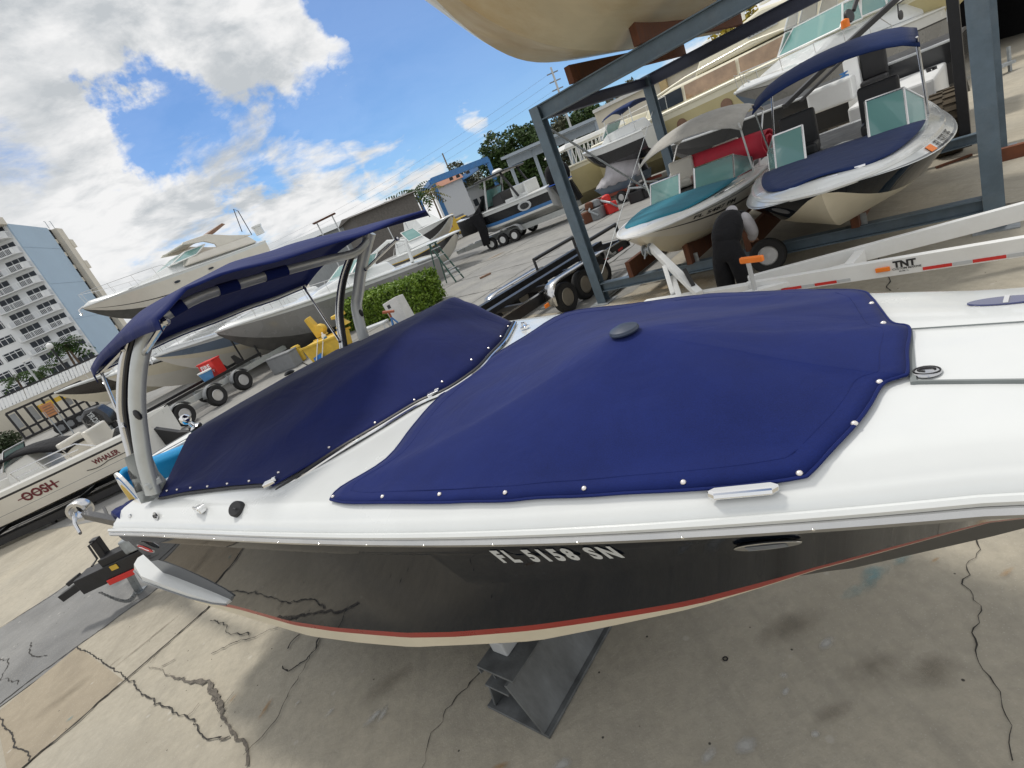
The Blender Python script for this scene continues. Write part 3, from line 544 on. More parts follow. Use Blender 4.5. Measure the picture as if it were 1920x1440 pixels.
def covz_bow(X, Y):
    dx, dy = X - ctr.x, Y - ctr.y; best = None
    for p in OL:
        c_ = (p.x - ctr.x) * dy - (p.y - ctr.y) * dx; d_ = (p.x - ctr.x) * dx + (p.y - ctr.y) * dy
        if d_ > 0:
            sc = abs(c_) / math.hypot(p.x - ctr.x, p.y - ctr.y)
            if best is None or sc < best[0]: best = (sc, p)
    p = best[1]; s = min(1, math.hypot(dx, dy) / math.hypot(p.x - ctr.x, p.y - ctr.y)); t = 1 - s
    return tent(X, Y, s, p.z)
def snaps(px, fn, par, nv, r=.0085):
    for q in px:
        p = bf(q[0], q[1], lambda X, Y: fn(X, Y) + .006); mb = MB(); mb.lathe([(0, .007), (r * .6, .006), (r, .002), (r * 1.05, 0)], p, nv, 12); mb.build('snap', M['white'] if False else M['snap'], par, smooth=True)
M['snap'] = mat('snap_nickel', (.85, .8, .76), .25, .6, var=.03)
snaps([(624, 931), (717, 931), (824, 926.5), (947, 923.5), (1095, 915.5), (1281, 904), (1499, 887), (1602, 794), (1649, 716), (1656, 606), (1634, 569)], covz_bow, bc, (0, -.25, 1))
# ---- cockpit cover
fe = [dk(x, y, .05) for x, y in [(505, 903), (620, 838), (700, 791), (776, 746), (830, 722), (885, 685), (912, 657), (938, 630), (957, 598)]]
fe[0].z = 1.725
fexy = sorted([(p.y, p.x) for p in fe])
nearE = sorted([(p.x, p.y) for p in [dk(300, 931, .02), dk(345, 922, .02), dk(390, 916, .02), dk(440, 910, .02), dk(500, 905, .02)]])
def fx(Y): return interp(fexy, Y)
def nY(X): return interp([(-2.2, nearE[0][1] - .06)] + nearE, X) if X < nearE[-1][0] else lerp(nearE[-1][1], fexy[0][0], .5)
def fY(X): return interp([(-2.2, .72), (-1.9, .75), (-1.2, .98), (-.8, 1.1), (-.4, 1.13), (.1, 1.06)], X)
hs = [(-2.2, .15), (-1.9, .17), (-1.2, .22), (-.75, .27), (-.4, .31), (.5, .31)]
nr_ = [(-2.2, .3), (-1.9, .4), (-1.2, .85), (-.4, 1.25), (.5, 1.25)]
def cz(X, Y):
    base = max(deckz(max(X, -1.8), Y) + .02, 1.70); f = lambda t: 1 - (1 - min(1, max(0, t))) ** 1.9; g_ = lambda t: 1 - (1 - min(1, max(0, t))) ** 1.15
    return base + interp(hs, X) * g_((fx(Y) - X) / .52) * g_((Y - nY(X)) / interp(nr_, X)) * f((fY(X) - Y) / .1)
mb = MB(); G = []; na, nb = 44, 40
for i in range(na + 1):
    s = i / na; row = []
    for j in range(nb + 1):
        t = j / nb; t = t ** 1.0
        Xb = 0
        y0 = lerp(fexy[0][0], fexy[-1][0], t); X1 = fx(y0); X0 = -1.9 + .5 * max(0, 1 - t / .3)
        X = lerp(X0, X1, s); yy = lerp(nY(X), fY(X), t); k = max(0, (s - .75) / .25); yy = lerp(yy, y0, k ** 1.2); X = min(X, fx(yy)) if s > .999 else X
        z = cz(X, yy); z += .012 * mnoise.noise(V(X * 2.2, yy * 2.2, 4)) * min(1, (fx(yy) - X) / .3)
        row.append(V(X, yy, z))
    G.append(row)
aft = [V(p.x - .03, p.y, 1.62) for p in G[0]]
mb.grid([aft] + G); cc = mb.build('cockpit_cover', M['navy2x'] if 'navy2x' in M else fabric('canvas_navy_dark', (.008, .0145, .085), .14, 3.5), boat, smooth=True, solid=.006, angle=55)
FE = spline([V(p.x, p.y, p.z) for p in fe], 5)
mb = MB(); mb.tube([p + V(.02, 0, -.03) for p in FE], .013, 6); wf = mb.build('windshield_base', M['blackp'], boat, smooth=True)
mb = MB(); mb.tube([p + V(.04, 0, -.036) for p in FE], .009, 6); mb.build('windshield_trim', M['chrome'], wf, smooth=True)
mb = MB(); mb.tube([V(p[0], p[1] - .012, deckz(p[0], p[1]) + .012) for p in nearE], .008, 6); mb.build('side_gasket', M['blackp'], wf, smooth=True)
for (x, y) in ((506, 905), (812, 737)):
    p = dk(x, y, .03); mb = MB(); mb.box(p, (.07, .05, .02), Matrix.Rotation(.8, 3, 'Z')); mb.box(p + V(.02, .02, .008), (.03, .03, .02), Matrix.Rotation(.8, 3, 'Z')); mb.build('windshield_bracket', M['chrome'], wf, bevel=.004)
snaps([(617, 839), (703, 793), (777, 750), (829, 716), (884, 675), (916, 653), (939, 631), (953, 612), (522, 886), (467, 902), (426, 907), (389, 912), (357, 914.5), (332, 918), (313, 920)], cz, cc, (.3, -.5, 1), .0075)
mb = MB(); p = bX(541, 697, -1.85); mb.lathe([(0, .02), (.03, .016), (.05, 0), (.045, -.01)], p + V(0, 0, -.01), (0, 0, 1), 18); mb.build('pole_cap', M['blackp'], cc, smooth=True)
# ---- wakeboard tower
tw_m = M['alu']
mb = MB(); tn = spline([bX(288, 925, -1.42), bX(270, 860, -1.38), bX(258, 760, -1.26), bX(262, 680, -1.12), bX(280, 615, -1.0)], 6); mb.tube(tn, .05, 14, flat=.8)
tower = mb.build('wakeboard_tower', tw_m, boat, smooth=True)
mb = MB(); tf = spline([V(-1.42, .74, 1.7), bX(685, 640, -1.42), bX(669, 580, -1.4), bX(672, 545, -1.33), bX(680, 490, -1.2), bX(694, 436, -1.05)], 6); mb.tube(tf, .05, 14, flat=.8); mb.build('tower_leg', tw_m, tower, smooth=True)
mb = MB(); ar = spline([tn[-1], bX(300, 598, -1.0), bX(372, 558, -.95), bX(446, 534, -.95), bX(523, 511, -.95), bX(610, 488, -.95), bX(665, 474, -1.0), tf[-3]], 6); mb.tube(ar, .036, 12, flat=.8); mb.build('tower_arch', tw_m, tower, smooth=True)
for a, c in ((8, 11), (15, 19), (22, 26)):
    mb = MB(); mb.tube(ar[a:c], .042, 12, flat=.9); mb.build('arch_strap', M['navy'], tower, smooth=True)
nth = spline([bX(246, 857, -1.7), bX(229, 790, -1.66), bX(226, 740, -1.58), bX(231, 680, -1.46), bX(243, 632, -1.35)], 6); fth = spline([V(-1.7, .5, 1.72), bX(642, 655, -1.7), bX(634, 590, -1.66), bX(640, 530, -1.55), bX(656, 480, -1.38)], 6)
for q in (nth, fth):
    mb = MB(); mb.tube(q, .027, 12, flat=.75); o = mb.build('tower_leg', M['steel'], tower, smooth=True)
    mb = MB(); mb.tube([p + V(.035, .02, 0) for p in q], .018, 8); mb.build('leg_groove', M['black'], o, smooth=True)
for q, sg in ((tn, -1), (tf, 1)):
    i = 11; mb = MB(); mb.ball(q[i] + V(.03, sg * .01, 0) * 1.2, .026, 10, (1, .8, 1.5)); mb.build('tower_bolt', M['blackp'], tower, smooth=True)
pt = lambda l, o=0: [bX(x, y, -1.5) + V(0, o, 0) for x, y in l]
mb = MB(); pol = pt([(230, 858), (262, 852), (279, 894), (300, 918), (296, 938), (264, 946), (250, 920)]); mb.prism(pol, (0, .07, 0)); ft = mb.build('tower_foot', M['alu'], tower, bevel=.008)
mb = MB()
for l in ([(240, 882), (252, 884), (258, 897), (246, 899)], [(249, 904), (261, 904), (268, 920), (256, 924)], [(260, 929), (270, 927), (276, 938), (266, 941)]): mb.prism(pt(l, -.004), (0, .003, 0))
mb.build('foot_slot', M['midgrey'], ft)
mb = MB(); mb.box(bX(290, 902, -1.44) + V(0, -.02, 0), (.14, .1, .05)); mb.build('leg_clamp', M['alu'], ft, bevel=.01)
# ---- bimini
cyc = [(-1.1, 2.70), (-.95, 2.78), (-.84, 2.83), (-.5, 2.89), (-.2, 2.915), (.2, 2.9), (.6, 2.86), (1.06, 2.79)]
cyf = [(-1.1, 2.69), (-.95, 2.74), (-.78, 2.825), (-.58, 2.825), (-.32, 2.795), (-.1, 2.78), (.14, 2.76), (.45, 2.745), (1.06, 2.74)]
cya = [(-1.1, 2.65), (-.5, 2.66), (0, 2.645), (.8, 2.6), (1.06, 2.6)]
def can(X, Y):
    u = (X + 1.15) / (.8 if X > -1.15 else 1.05); e = interp(cyf, Y) if u > 0 else interp(cya, Y); c = interp(cyc, Y); return c - (c - e) * min(1, abs(u)) ** 1.8
G = []
for i in range(23):
    X = -2.2 + 1.85 * i / 22; y0 = lerp(-1.04, -.98, i / 22); y1 = lerp(.85, 1.06, i / 22)
    row = [V(X, lerp(y0, y1, j / 30), can(X, lerp(y0, y1, j / 30)) + .004 * math.sin(j * .7 + i * .4)) for j in range(31)]
    G.append([row[0] + V(0, -.012, -.06)] + row + [row[-1] + V(0, .012, -.05)])
G = [[p + V(-.012, 0, -.055) for p in G[0]]] + G + [[p + V(.006, 0, -.014) for p in G[-1]]]
mb = MB(); mb.grid(G); can_ = mb.build('bimini_canopy', M['navy'], boat, smooth=True, solid=.006, angle=70)
mb = MB(); mb.tube([p + V(.03, 0, -.03) for p in G[1][1:-1]], .014, 8); mb.build('bimini_bow', M['alu'], can_, smooth=True)
for a, c, r in ((bX(310, 602, -.42), bX(267, 668, -1.12), .022), (bX(190, 698, -2.1), bX(232, 800, -1.62), .014), (bX(568, 536, -2.1), bX(637, 640, -1.62), .014), (bX(745, 448, -.42), bX(686, 505, -1.18), .016), (bX(190, 698, -2.1), bX(232, 655, -1.4), .016)):
    mb = MB(); mb.tube([a, c], r * .8, 8); mb.ball(c, r * 1.2, 8); mb.ball(a, r * 1.2, 8); mb.build('bimini_strut', M['steel'], can_, smooth=True)
# ---- tow pylon behind the cover
p = bX(365, 800, -2.2); mb = MB(); mb.lathe([(.03, -.35), (.03, -.06), (.045, -.05), (.045, 0), (.022, .015), (.02, .05), (.04, .07), (.045, .1), (.03, .13), (0, .14)], p, (-.05, -.3, 1), 14); o = mb.build('tow_pylon', M['chrome'], boat, smooth=True)
mb = MB(); mb.lathe([(.05, -.03), (.055, -.02), (.055, -.005), (.05, 0)], p, (-.05, -.3, 1), 14); mb.build('pylon_collar', M['blackp'], o)

# ================================================================== THINGS RIDING ON THE STERN
def W(p): return BM + bd * p.x + bn * p.y + V(0, 0, p.z)
def roll(name, label, cat, a, b, r, turns, m, m2, start=0, thick=.035):
    t = thing(name, label, cat, (a + b) / 2); d = (b - a); u = V(0, 0, 1); u = (u - d.normalized() * u.dot(d.normalized())).normalized(); s = d.normalized().cross(u)
    n = int(turns * 22); sp = []
    for i in range(n + 1):
        th = start + 2 * math.pi * i / 22; rr = r * (1 - .72 * i / n); sp.append((u * math.cos(th) + s * math.sin(th)) * rr)
    G = [[a + d * (k / 6) + q for q in sp] for k in range(7)]
    mb = MB(); mb.grid(G); mb.build('rolled_sheet', m, t, smooth=True, solid=thick, local=False, angle=60)
    if m2:
        mb = MB(); mb.grid([[a + d * (k / 6) + q * .93 for q in sp[:24]] for k in range(7)]); mb.build('inner_face', m2, t, smooth=True, solid=.01, local=False)
    return t
a, c = W(bX(240, 905, -2.1)), W(bX(395, 785, -2.35)); a2 = W(bX(252, 880, -2.05))
roll('rolled_mat', 'bright blue foam water mat rolled up behind the tower leg', 'foam mat', W(bX(222, 870, -2.1) - V(0, 0, .16)), W(bX(352, 822, -2.35) - V(0, 0, .16)), .16, 1.6, M['bluefoam'], None, 1.0)
t = thing('wakesurf_board', 'white wakesurf board lying beyond the blue foam mat', 'board', W(V(-2.75, -.35, 1.75)))
pol = []
for i in range(28):
    th = 2 * math.pi * i / 28; pol.append(W(V(-2.72 + .17 * math.cos(th), -.45 + .62 * math.sin(th), 1.72)))
mb = MB(); mb.prism(pol, (0, 0, .06)); mb.build('deck_skin', M['white'], t, local=False, bevel=.015)
mb = MB(); mb.tube([W(V(-2.72 + .14 * math.cos(2 * math.pi * i / 28), -.45 + .58 * math.sin(2 * math.pi * i / 28), 1.782)) for i in range(29)], .006, 5); mb.build('pinstripe', M['midgrey'], t, local=False)
t = thing('wakeboard', 'white board with gold and blue ringed tail propped below the blue mat', 'board', W(V(-2.0, -1.36, 1.65)))
def ell(rx, rz, x0):
    rx, rz = rx * 1.25, rz * 1.3
    return [W(V(-2.02 + x0, -1.34 + .0, 1.60)) + bd * (rx * math.cos(q * math.pi / 14)) + V(0, 0, rz * math.sin(q * math.pi / 14)) for q in range(15)]
for nm, rx, rz, m, o in (('board_edge', .17, .24, M['white'], 0), ('blue_band', .15, .215, M['bluep'], -.004), ('white_band', .142, .205, M['white'], -.008), ('gold_face', .11, .165, M['yellow'], -.012)):
    mb = MB(); mb.prism([p + bn * o for p in ell(rx, rz, 0)], bn * .02); mb.build(nm, m, t, local=False)
t = thing('towel', 'navy canvas bundle folded over the stern corner', 'canvas', W(V(-1.95, -1.42, 1.62)))
mb = MB(); G = [[W(V(-2.1 + .34 * i / 8, -1.5 + .22 * j / 6, 1.62 + .05 * math.sin(math.pi * i / 8) + .012 * math.sin(i * 2.3 + j))) for j in range(7)] for i in range(9)]; mb.grid(G); mb.build('folded_canvas', M['navy'], t, local=False, smooth=True, solid=.04)
# ---- steel cradle under the hull
t = thing('boat_cradle', 'grey galvanised steel cradle beam on the concrete under the black hull', 'cradle', BM + bd * .7, BAZ)
def ex(prof, y0, y1, m, nm, par, bev=.003):
    mb = MB(); mb.prism([V(x - .7, y0, z) for x, z in prof], (0, y1 - y0, 0)); return mb.build(nm, m, par, bevel=bev)
Y0, Y1 = -.87, .95
ex([(.46, .004), (.93, .004), (.93, .024), (.46, .024)], Y0, Y1, M['galvd'], 'base_plate', t)
ex([(.885, .026), (.902, .026), (.79, .345), (.772, .345)], Y0, Y1, M['galvd'], 'side_web', t)
ex([(.505, .026), (.52, .026), (.575, .22), (.56, .22)], Y0 + .02, Y1, M['galvd'], 'side_web', t)
ex([(.555, .225), (.74, .225), (.74, .24), (.555, .24)], Y0 + .01, Y1, M['galvd'], 'shelf_plate', t)
tp = ex([(.54, .345), (.82, .345), (.82, .36), (.54, .36)], Y0 + .03, Y1, M['galvd'], 'top_channel', t)
ex([(.538, .30), (.55, .30), (.55, .343), (.538, .343)], Y0 + .03, Y1, M['galvd'], 'channel_lip', tp, 0); ex([(.60, .25), (.612, .25), (.612, .343), (.60, .343)], Y0 + .06, Y1, M['galvd'], 'channel_lip', tp, 0)
for y_, h_ in ((-.62, .1), (.5, .14)): mb = MB(); mb.box((-.06, y_, .361 + h_ / 2), (.12, .22, h_)); mb.build('support_pad', M['ltgrey'], t, bevel=.01)
mb = MB()
for y in (-.7, -.4, -.1): mb.lathe([(0, .012), (.012, .01), (.014, 0)], (.18, y, .026), (0, 0, 1), 6)
mb.build('bolt', M['galv'], t)
# ================================================================== GENERIC HULL (local: x 0 at the transom to L at the bow, z 0 at the keel)
class Hull:
    def __init__(s, L, B, D, rise=.18, dr=.3, full=.5, pw=2.2, stern=.9, blunt=.0, flare=.84, bowz=.92, transom=0, tumble=0, zcp=2.6, bcn=.35):
        s.zcp, s.bcn = zcp, bcn
        s.tum = tumble
        s.L, s.B, s.D, s.rise, s.dr, s.full, s.pw, s.st, s.bl, s.fl, s.bowz, s.tr = L, B, D, rise, dr, full, pw, stern, blunt, flare, bowz, transom
    def hb(s, t):
        if t < s.full: return s.B / 2 * lerp(s.st, 1, math.sin(t / s.full * math.pi / 2))
        q = (t - s.full) / (1 - s.full); return s.B / 2 * max(.012, s.bl * (1 - q ** 8) ** .5 * q + (1 - s.bl * q) * (1 - q ** s.pw) ** .85)
    def zg(s, t): return s.D * (1 + s.rise * t ** 2)
    def zc(s, t): q = max(0, (t - .45) / .55); return lerp(s.D * s.dr, s.zg(t) * .96, q ** s.zcp)
    def bc(s, t): q = max(0, (t - .3) / .7); return s.hb(t) * lerp(s.fl, s.bcn, q ** 1.8)
    def zk(s, t): q = max(0, (t - .45) / .55); return s.zc(t) * .98 * q ** 1.5
    def p(s, t, sd, f):                        # f 0 at the chine, 1 at the gunwale
        return V(t * s.L, sd * (lerp(s.bc(t), s.hb(t) * (1 + s.tum), min(1, f / .72) ** .8) - s.hb(t) * s.tum * max(0, (f - .72) / .28)) if s.tum else sd * lerp(s.bc(t), s.hb(t), f ** .8), lerp(s.zc(t), s.zg(t), f))
    def top(s, t, sd, dz=0): return V(t * s.L, sd * s.hb(t), s.zg(t) + dz)
    def build(s, par, mats, bands, deck=None, crown=.05, n=26, rub=None, inset=.0, rubr=.03):
        # bands: list of (f_top, f_bottom, material index) from the gunwale down; last material index is the bottom
        fs = [bands[0][0]] + [b[1] for b in bands]; G = []; ts = [1 - (1 - i / n) ** 1.25 for i in range(n + 1)]
        for t in ts:
            a = [s.p(t, 1, f) for f in fs]; c = [s.p(t, -1, f) for f in reversed(fs)]
            G.append(a + [V(t * s.L, 0, min(s.zk(t), s.zc(t) - .002))] + c)
        k = [b[2] for b in bands]; mb = MB(); mb.grid(G, k + [len(mats) - 1] * 2 + k[::-1]); mb.m = k[0]; mb.add(G[0], [tuple(range(len(G[0])))])
        h = mb.build('hull', mats, par, smooth=True, angle=32)
        if deck:
            D = []
            for t in ts:
                w_ = max(.005, s.hb(t) - inset); D.append([V(t * s.L, w_ * y, s.zg(t) + .01 + (crown * (1 - y * y) + .025 * (1 - abs(y) ** 12)) * min(1, w_ / .4)) for y in (1, .97, .9, .6, .3, 0, -.3, -.6, -.9, -.97, -1)])
            mb = MB(); mb.grid(D); mb.add(D[0], [tuple(range(11))]); mb.build('deck', deck, par, smooth=True, angle=50)
        if rub:
            mb = MB(); mb.tube([s.top(t, 1, -.01) for t in ts] + [s.top(t, -1, -.01) for t in reversed(ts)], rubr, 6); mb.build('rub_rail', rub, par, smooth=True)
        return h
    def side_text(s, par, name, body, t0, t1, f, h, m, sd=1, off=.006, bold=.02, flip=False):
        vs, fs = text(body, 1, bold); w_ = max(v[0] for v in vs); mb = MB(); out = []
        for x, y in vs:
            t = lerp(t0, t1, x / w_); q = s.p(t, sd, f + y * h); q2 = s.p(t + .01, sd, f + y * h); nn = V(-(q2 - q).y * 1, (q2 - q).x, 0); nn = V(0, sd, 0) if nn.length < 1e-6 else nn.normalized() * (1 if nn.y * sd > 0 else -1); out.append(q + nn * off)
        mb.add(out, fs); return mb.build(name, m, par)
def place(bow, az, hull, pitch=0):
    d = V(math.cos(az) * math.cos(pitch), math.sin(az) * math.cos(pitch), math.sin(pitch)); up = V(-math.cos(az) * math.sin(pitch), -math.sin(az) * math.sin(pitch), math.cos(pitch))
    return V(*bow) - d * hull.L - up * hull.zg(1)
def boat_at(name, label, hull, bow, az, pitch=0, group=None, cat='boat'):
    return thing(name, label, cat, place(bow, az, hull, pitch), group=group, rot=(0, -pitch, az))
def railing(par, hull, t0, t1, sd, h=.45, inset=.12, n=9, r=.014, name='bow_rail', mid=False, m=None, back=False):
    mb = MB(); top_ = []; 
    for i in range(n + 1):
        t = lerp(t0, t1, i / n); b = V(t * hull.L, sd * max(.02, hull.hb(t) - inset), hull.zg(t)); q = b + V(.06, 0, h * min(1, (i + .35) / 1.4)); top_.append(q)
        if i % 2 == 0: mb.tube([b, q], r * .8, 5)
    mb.tube(top_, r, 6)
    if mid: mb.tube([q - V(0, 0, h * .5) for q in top_[1:]], r * .7, 5)
    return mb.build(name, m or M['steel'], par, smooth=True)
def wheel(par, c, ax, r, w_, rim=None, spokes=6, rr=.55, tyre=None):
    ax = V(*ax).normalized(); c = V(*c); q = r * rr; mb = MB()
    mb.lathe([(q, -w_ / 2 * .8), (r * .86, -w_ / 2), (r * .96, -w_ / 2 * .85), (r, -w_ / 2 * .55), (r, w_ / 2 * .55), (r * .96, w_ / 2 * .85), (r * .86, w_ / 2), (q, w_ / 2 * .8), (q * .96, 0), (q, -w_ / 2 * .8)], c, ax, 28)
    t = mb.build('wheel', tyre or M['rubber'], par, smooth=True, angle=35)
    mb = MB(); mb.lathe([(q, w_ * .36), (q * .9, w_ * .42), (q * .84, w_ * .25), (q * .3, w_ * .2), (q * .25, w_ * .36), (0, w_ * .38)], c, ax, 24); mb.lathe([(q, -w_ * .36), (q * .9, -w_ * .42), (q * .84, -w_ * .25), (q * .3, -w_ * .2), (q * .25, -w_ * .36), (0, -w_ * .38)], c, ax, 24); rm = mb.build('rim', rim or M['rim'], t, smooth=True, angle=30)
    u = ax.orthogonal().normalized(); s = ax.cross(u); mb = MB()
    for i in range(spokes):
        th = 2 * math.pi * i / spokes
        for sg in (-1, 1): mb.lathe([(q * .23, 0), (q * .21, sg * .006), (0, sg * .007)], c + (u * math.cos(th) + s * math.sin(th)) * q * .57 + ax * sg * w_ * .235, ax, 8)
    mb.build('rim_holes', M['black'], t); return t
def canopy(par, name, corners, m, arch=.12, droop=.08, solid=.01, n=12):
    a, b, c, d = [V(*p) for p in corners]          # a-b one end, d-c the other
    G = []
    for i in range(n + 1):
        s = i / n; row = []
        for j in range(n + 1):
            t = j / n; p = a.lerp(b, t).lerp(d.lerp(c, t), s); row.append(p + V(0, 0, arch * (1 - (2 * t - 1) ** 2) - droop * abs(2 * s - 1) ** 2.5 - .06 * abs(2 * t - 1) ** 8))
        G.append(row)
    mb = MB(); mb.grid(G); return mb.build(name, m, par, smooth=True, solid=solid, angle=80), G
# ================================================================== RACK
t = thing('boat_rack', 'blue grey steel boat rack holding two covered bowriders below and a hull above', 'rack', RA, R(-48.5))
def part(name, mb, m, par, **k): return mb.build(name, m, par, **k)
def col(u, v, h=3.74, w_=.19): mb = MB(); mb.ibeam((u, v, .012), (u, v, h), w_, w_, .018, (0, 1, 0)); o = part('column', mb, M['rack'], t); mb = MB(); mb.box((u, v, .008), (.42, .42, .016)); part('foot_plate', mb, M['galv'], o); return o
col(0, 0); col(5.72, 0); col(0, 4.4); col(5.72, 4.4)
def bm(a, b, w_, h, m=None): mb = MB(); mb.ibeam(a, b, w_, h, .018); return part('beam', mb, m or M['rack'], t)
for v in (0, 4.4):
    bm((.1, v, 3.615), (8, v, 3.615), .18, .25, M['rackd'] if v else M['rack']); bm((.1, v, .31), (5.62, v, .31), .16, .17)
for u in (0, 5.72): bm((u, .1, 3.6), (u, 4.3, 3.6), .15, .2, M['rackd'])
bm((0, .1, .1), (0, 4.3, .1), .12, .14, M['galv'])
for u, z0, h in ((.85, .4, .3), (1.98, .4, .36), (2.95, .4, .32), (4.35, .4, .36)):
    mb = MB(); mb.box((u, 2.1, z0 + h / 2), (.1, 4.5, h)); part('timber_bunk', mb, M['wood'], t, bevel=.008)
for u, z0, h in ((.95, 3.742, .26), (2.15, 3.742, .34)):
    mb = MB(); mb.box((u, 2.1, z0 + h / 2), (.11, 4.6, h)); part('timber_bunk', mb, M['wood'], t, bevel=.008)
for u in (1.98, 4.35):
    mb = MB(); mb.box((u + .08, -.03, .47), (.08, .012, .16)); part('bunk_bracket', mb, M['galv'], t)
mb = MB(); mb.tube([(.02, .05, .42), (-.02, 4.35, 3.0)], .008, 6); part('brace_cable', mb, M['galv'], t)
mb = MB(); mb.beam((.0, 4.3, .6), (.02, .2, 3.3), .03, .03); part('brace_rod', mb, M['galv'], t)
for x, y in ((2.05, 3.86), (3.2, 3.86)):
    mb = MB(); mb.beam((x + .1, .0, 3.74), (x + .1, .0, 4.0), .02, .09); part('bunk_bracket', mb, M['rack'], t)
# ================================================================== BOATS OF THE RACK
AZB = R(41.5 + 180)
def bow_open(par, H, t0, t1, m, inset=.2, name='bow_cover', notch=0):
    G = []
    for i in range(17):
        s = i / 16; t = lerp(t0, t1, s); w_ = max(.02, H.hb(t) - inset * (1 - .3 * s)) * (1 if s < .8 else (1 - ((s - .8) / .2) ** 2 * (1 - notch)) ** .5 if notch < 1 else 1)
        G.append([V(t * H.L, w_ * y, H.zg(t) + .055 + .05 * (1 - y * y) + .05 * (1 - s)) for y in [1 - 2 * j / 12 for j in range(13)]])
    mb = MB(); mb.grid(G); return mb.build(name, m, par, smooth=True, solid=.012)
def windscreen(par, H, t, h, rake, back, m, gap=.28, frame=None):
    bl = lambda tt, s, z: V(tt * H.L, s * (H.hb(tt) - .17), H.zg(tt) + z)
    for sd in (1, -1):
        a0 = V(t * H.L, sd * gap / 2, H.zg(t) + .09); a1 = V((t - .03) * H.L, sd * (H.hb(t) * .72), H.zg(t) + .07); a2 = bl(t - back, sd, .05)
        up = V(-rake, 0, h)
        for q0, q1, k0, k1 in ((a0, a1, 1, 1), (a1, a2, 1, .55)):
            p0, p1, p2, p3 = q0, q1, q1 + up * k1, q0 + up * k0
            mb = MB(); mb.add([p0, p1, p2, p3], [(0, 1, 2, 3)]); o = mb.build('windscreen', m, par, solid=.008)
            mb = MB()
            for e0, e1 in ((p0, p1), (p1, p2), (p2, p3), (p3, p0)): mb.tube([e0, e1], .016, 5)
            mb.build('screen_frame', frame or M['steel'], o)
def seat(par, c, m, w_=.5, back=.5, d=.5):
    c = V(*c); mb = MB(); mb.box(c + V(0, 0, .2), (d, w_, .16)); mb.box(c + V(-d * .42, 0, .2 + back / 2), (.12, w_, back)); return mb.build('seat', m, par, bevel=.04)
# teal
H1 = Hull(6.6, 2.2, .76, rise=.13, dr=.34, full=.5, pw=2.4, blunt=.22, flare=.86)
b = boat_at('bowrider_boat', 'small cream bowrider with teal bow cover and grey bimini in the lower rack', H1, rk(1.98, -1.45, 1.35), AZB + R(7), R(1))
H1.build(b, [M['gelw'], M['midgrey'], M['bone'], M['blackp'], M['cream'], M['cream']], [(1, .84, 0), (.84, .8, 1), (.8, .52, 2), (.52, .46, 3), (.46, 0, 2)], M['gelw'], rub=M['white'])
bow_open(b, H1, .6, .93, M['teal'])
windscreen(b, H1, .6, .38, .3, .16, M['tglass'])
H1.side_text(b, 'registration_number', 'FL 5487 PM', .88, .70, .6, .13, M['blackp'], 1, .012)
mb = MB(); mb.tube([H1.top(t_, 1, .05) - V(0, .07, 0) for t_ in (.62, .7, .8)], .012, 6); mb.build('grab_rail', M['chrome'], b, smooth=True)
mb = MB(); mb.box((1.9, 0, .72), (3.0, 1.7, .36)); mb.build('cockpit_interior', M['blackp'], b, bevel=.05)
for y in (.45, -.45): seat(b, (2.6, y, .8), M['bone'], .5, .45)
cn, G = canopy(b, 'bimini_canopy', [(3.35, .98, 1.85), (3.35, -.98, 1.85), (.6, -.95, 1.95), (.6, .95, 1.95)], M['greytop'], .18, .22, .012)
for x, y in ((3.3, .95), (3.3, -.95), (.7, .93), (.7, -.93)):
    mb = MB(); mb.tube([(2.4 if x < 2 else 3.1, y * 1.02, .8), (x, y, 1.7)], .016, 6); mb.build('canopy_pole', M['white'], cn, smooth=True)
roll('rolled_mat', 'red foam water mat rolled up across the teal covered bowrider', 'foam mat', rk(1.15, 3.0, 1.62), rk(2.75, 2.6, 1.62), .27, 2.2, M['pinkred'], None, .6, .03)
# navy
H2 = Hull(5.6, 2.3, .8, rise=.1, dr=.3, full=.42, pw=2.5, blunt=.42, flare=.84, tumble=.13, zcp=3.6, bcn=.22)
b = boat_at('bowrider_boat', 'black and white bowrider with navy bow cover and bimini in the lower rack', H2, rk(4.42, -1.8, 1.33), AZB + R(6), R(0))
H2.build(b, [M['gel'], M['midgrey'], M['black_gel'], M['cream'], M['cream']], [(1, .8, 0), (.8, .76, 1), (.76, .74, 0), (.74, .16, 2), (.16, 0, 3)], M['gel'], rub=M['gel'])
bow_open(b, H2, .58, .94, M['navy2'], .15, notch=.5)
windscreen(b, H2, .62, .48, .28, .12, M['tglass'], .75)
H2.side_text(b, 'registration_number', 'FL 5371 PE', .76, .63, .78, .15, M['blackp'], 1, .012)
q = [H2.p(t_, 1, f_) + V(.012, .012, 0) for t_, f_ in ((.81, .79), (.78, .79), (.78, .93), (.81, .93))]; mb = MB(); mb.add(q, [(0, 1, 2, 3)]); mb.build('registration_sticker', M['orange'], b, solid=.004)
mb = MB()
for t_, w_ in ((.955, .1), (.93, .35)): mb.tube([V(t_ * H2.L, w_ - .05, H2.zg(t_) + .07), V(t_ * H2.L, w_ + .05, H2.zg(t_) + .07)], .016, 6)
mb.build('bow_cleats', M['chrome'], b, smooth=True)
mb = MB(); mb.lathe([(0, .02), (.05, .015), (.06, 0)], V(.9 * H2.L, -.05, H2.zg(.9) + .07), (0, 0, 1), 14); mb.build('bow_badge', M['steel'], b, smooth=True)
mb = MB(); mb.box((1.7, 0, .72), (2.6, 1.7, .36)); mb.build('cockpit_interior', M['blackp'], b, bevel=.05)
for y in (.5, -.55): seat(b, (2.5, y, .78), M['blackp'], .5, .55)
cn, G = canopy(b, 'bimini_canopy', [(3.0, 1.0, 2.0), (3.0, -1.0, 2.0), (1.2, -1.0, 2.08), (1.2, 1.0, 2.08)], M['navy2'], .15, .16, .012)
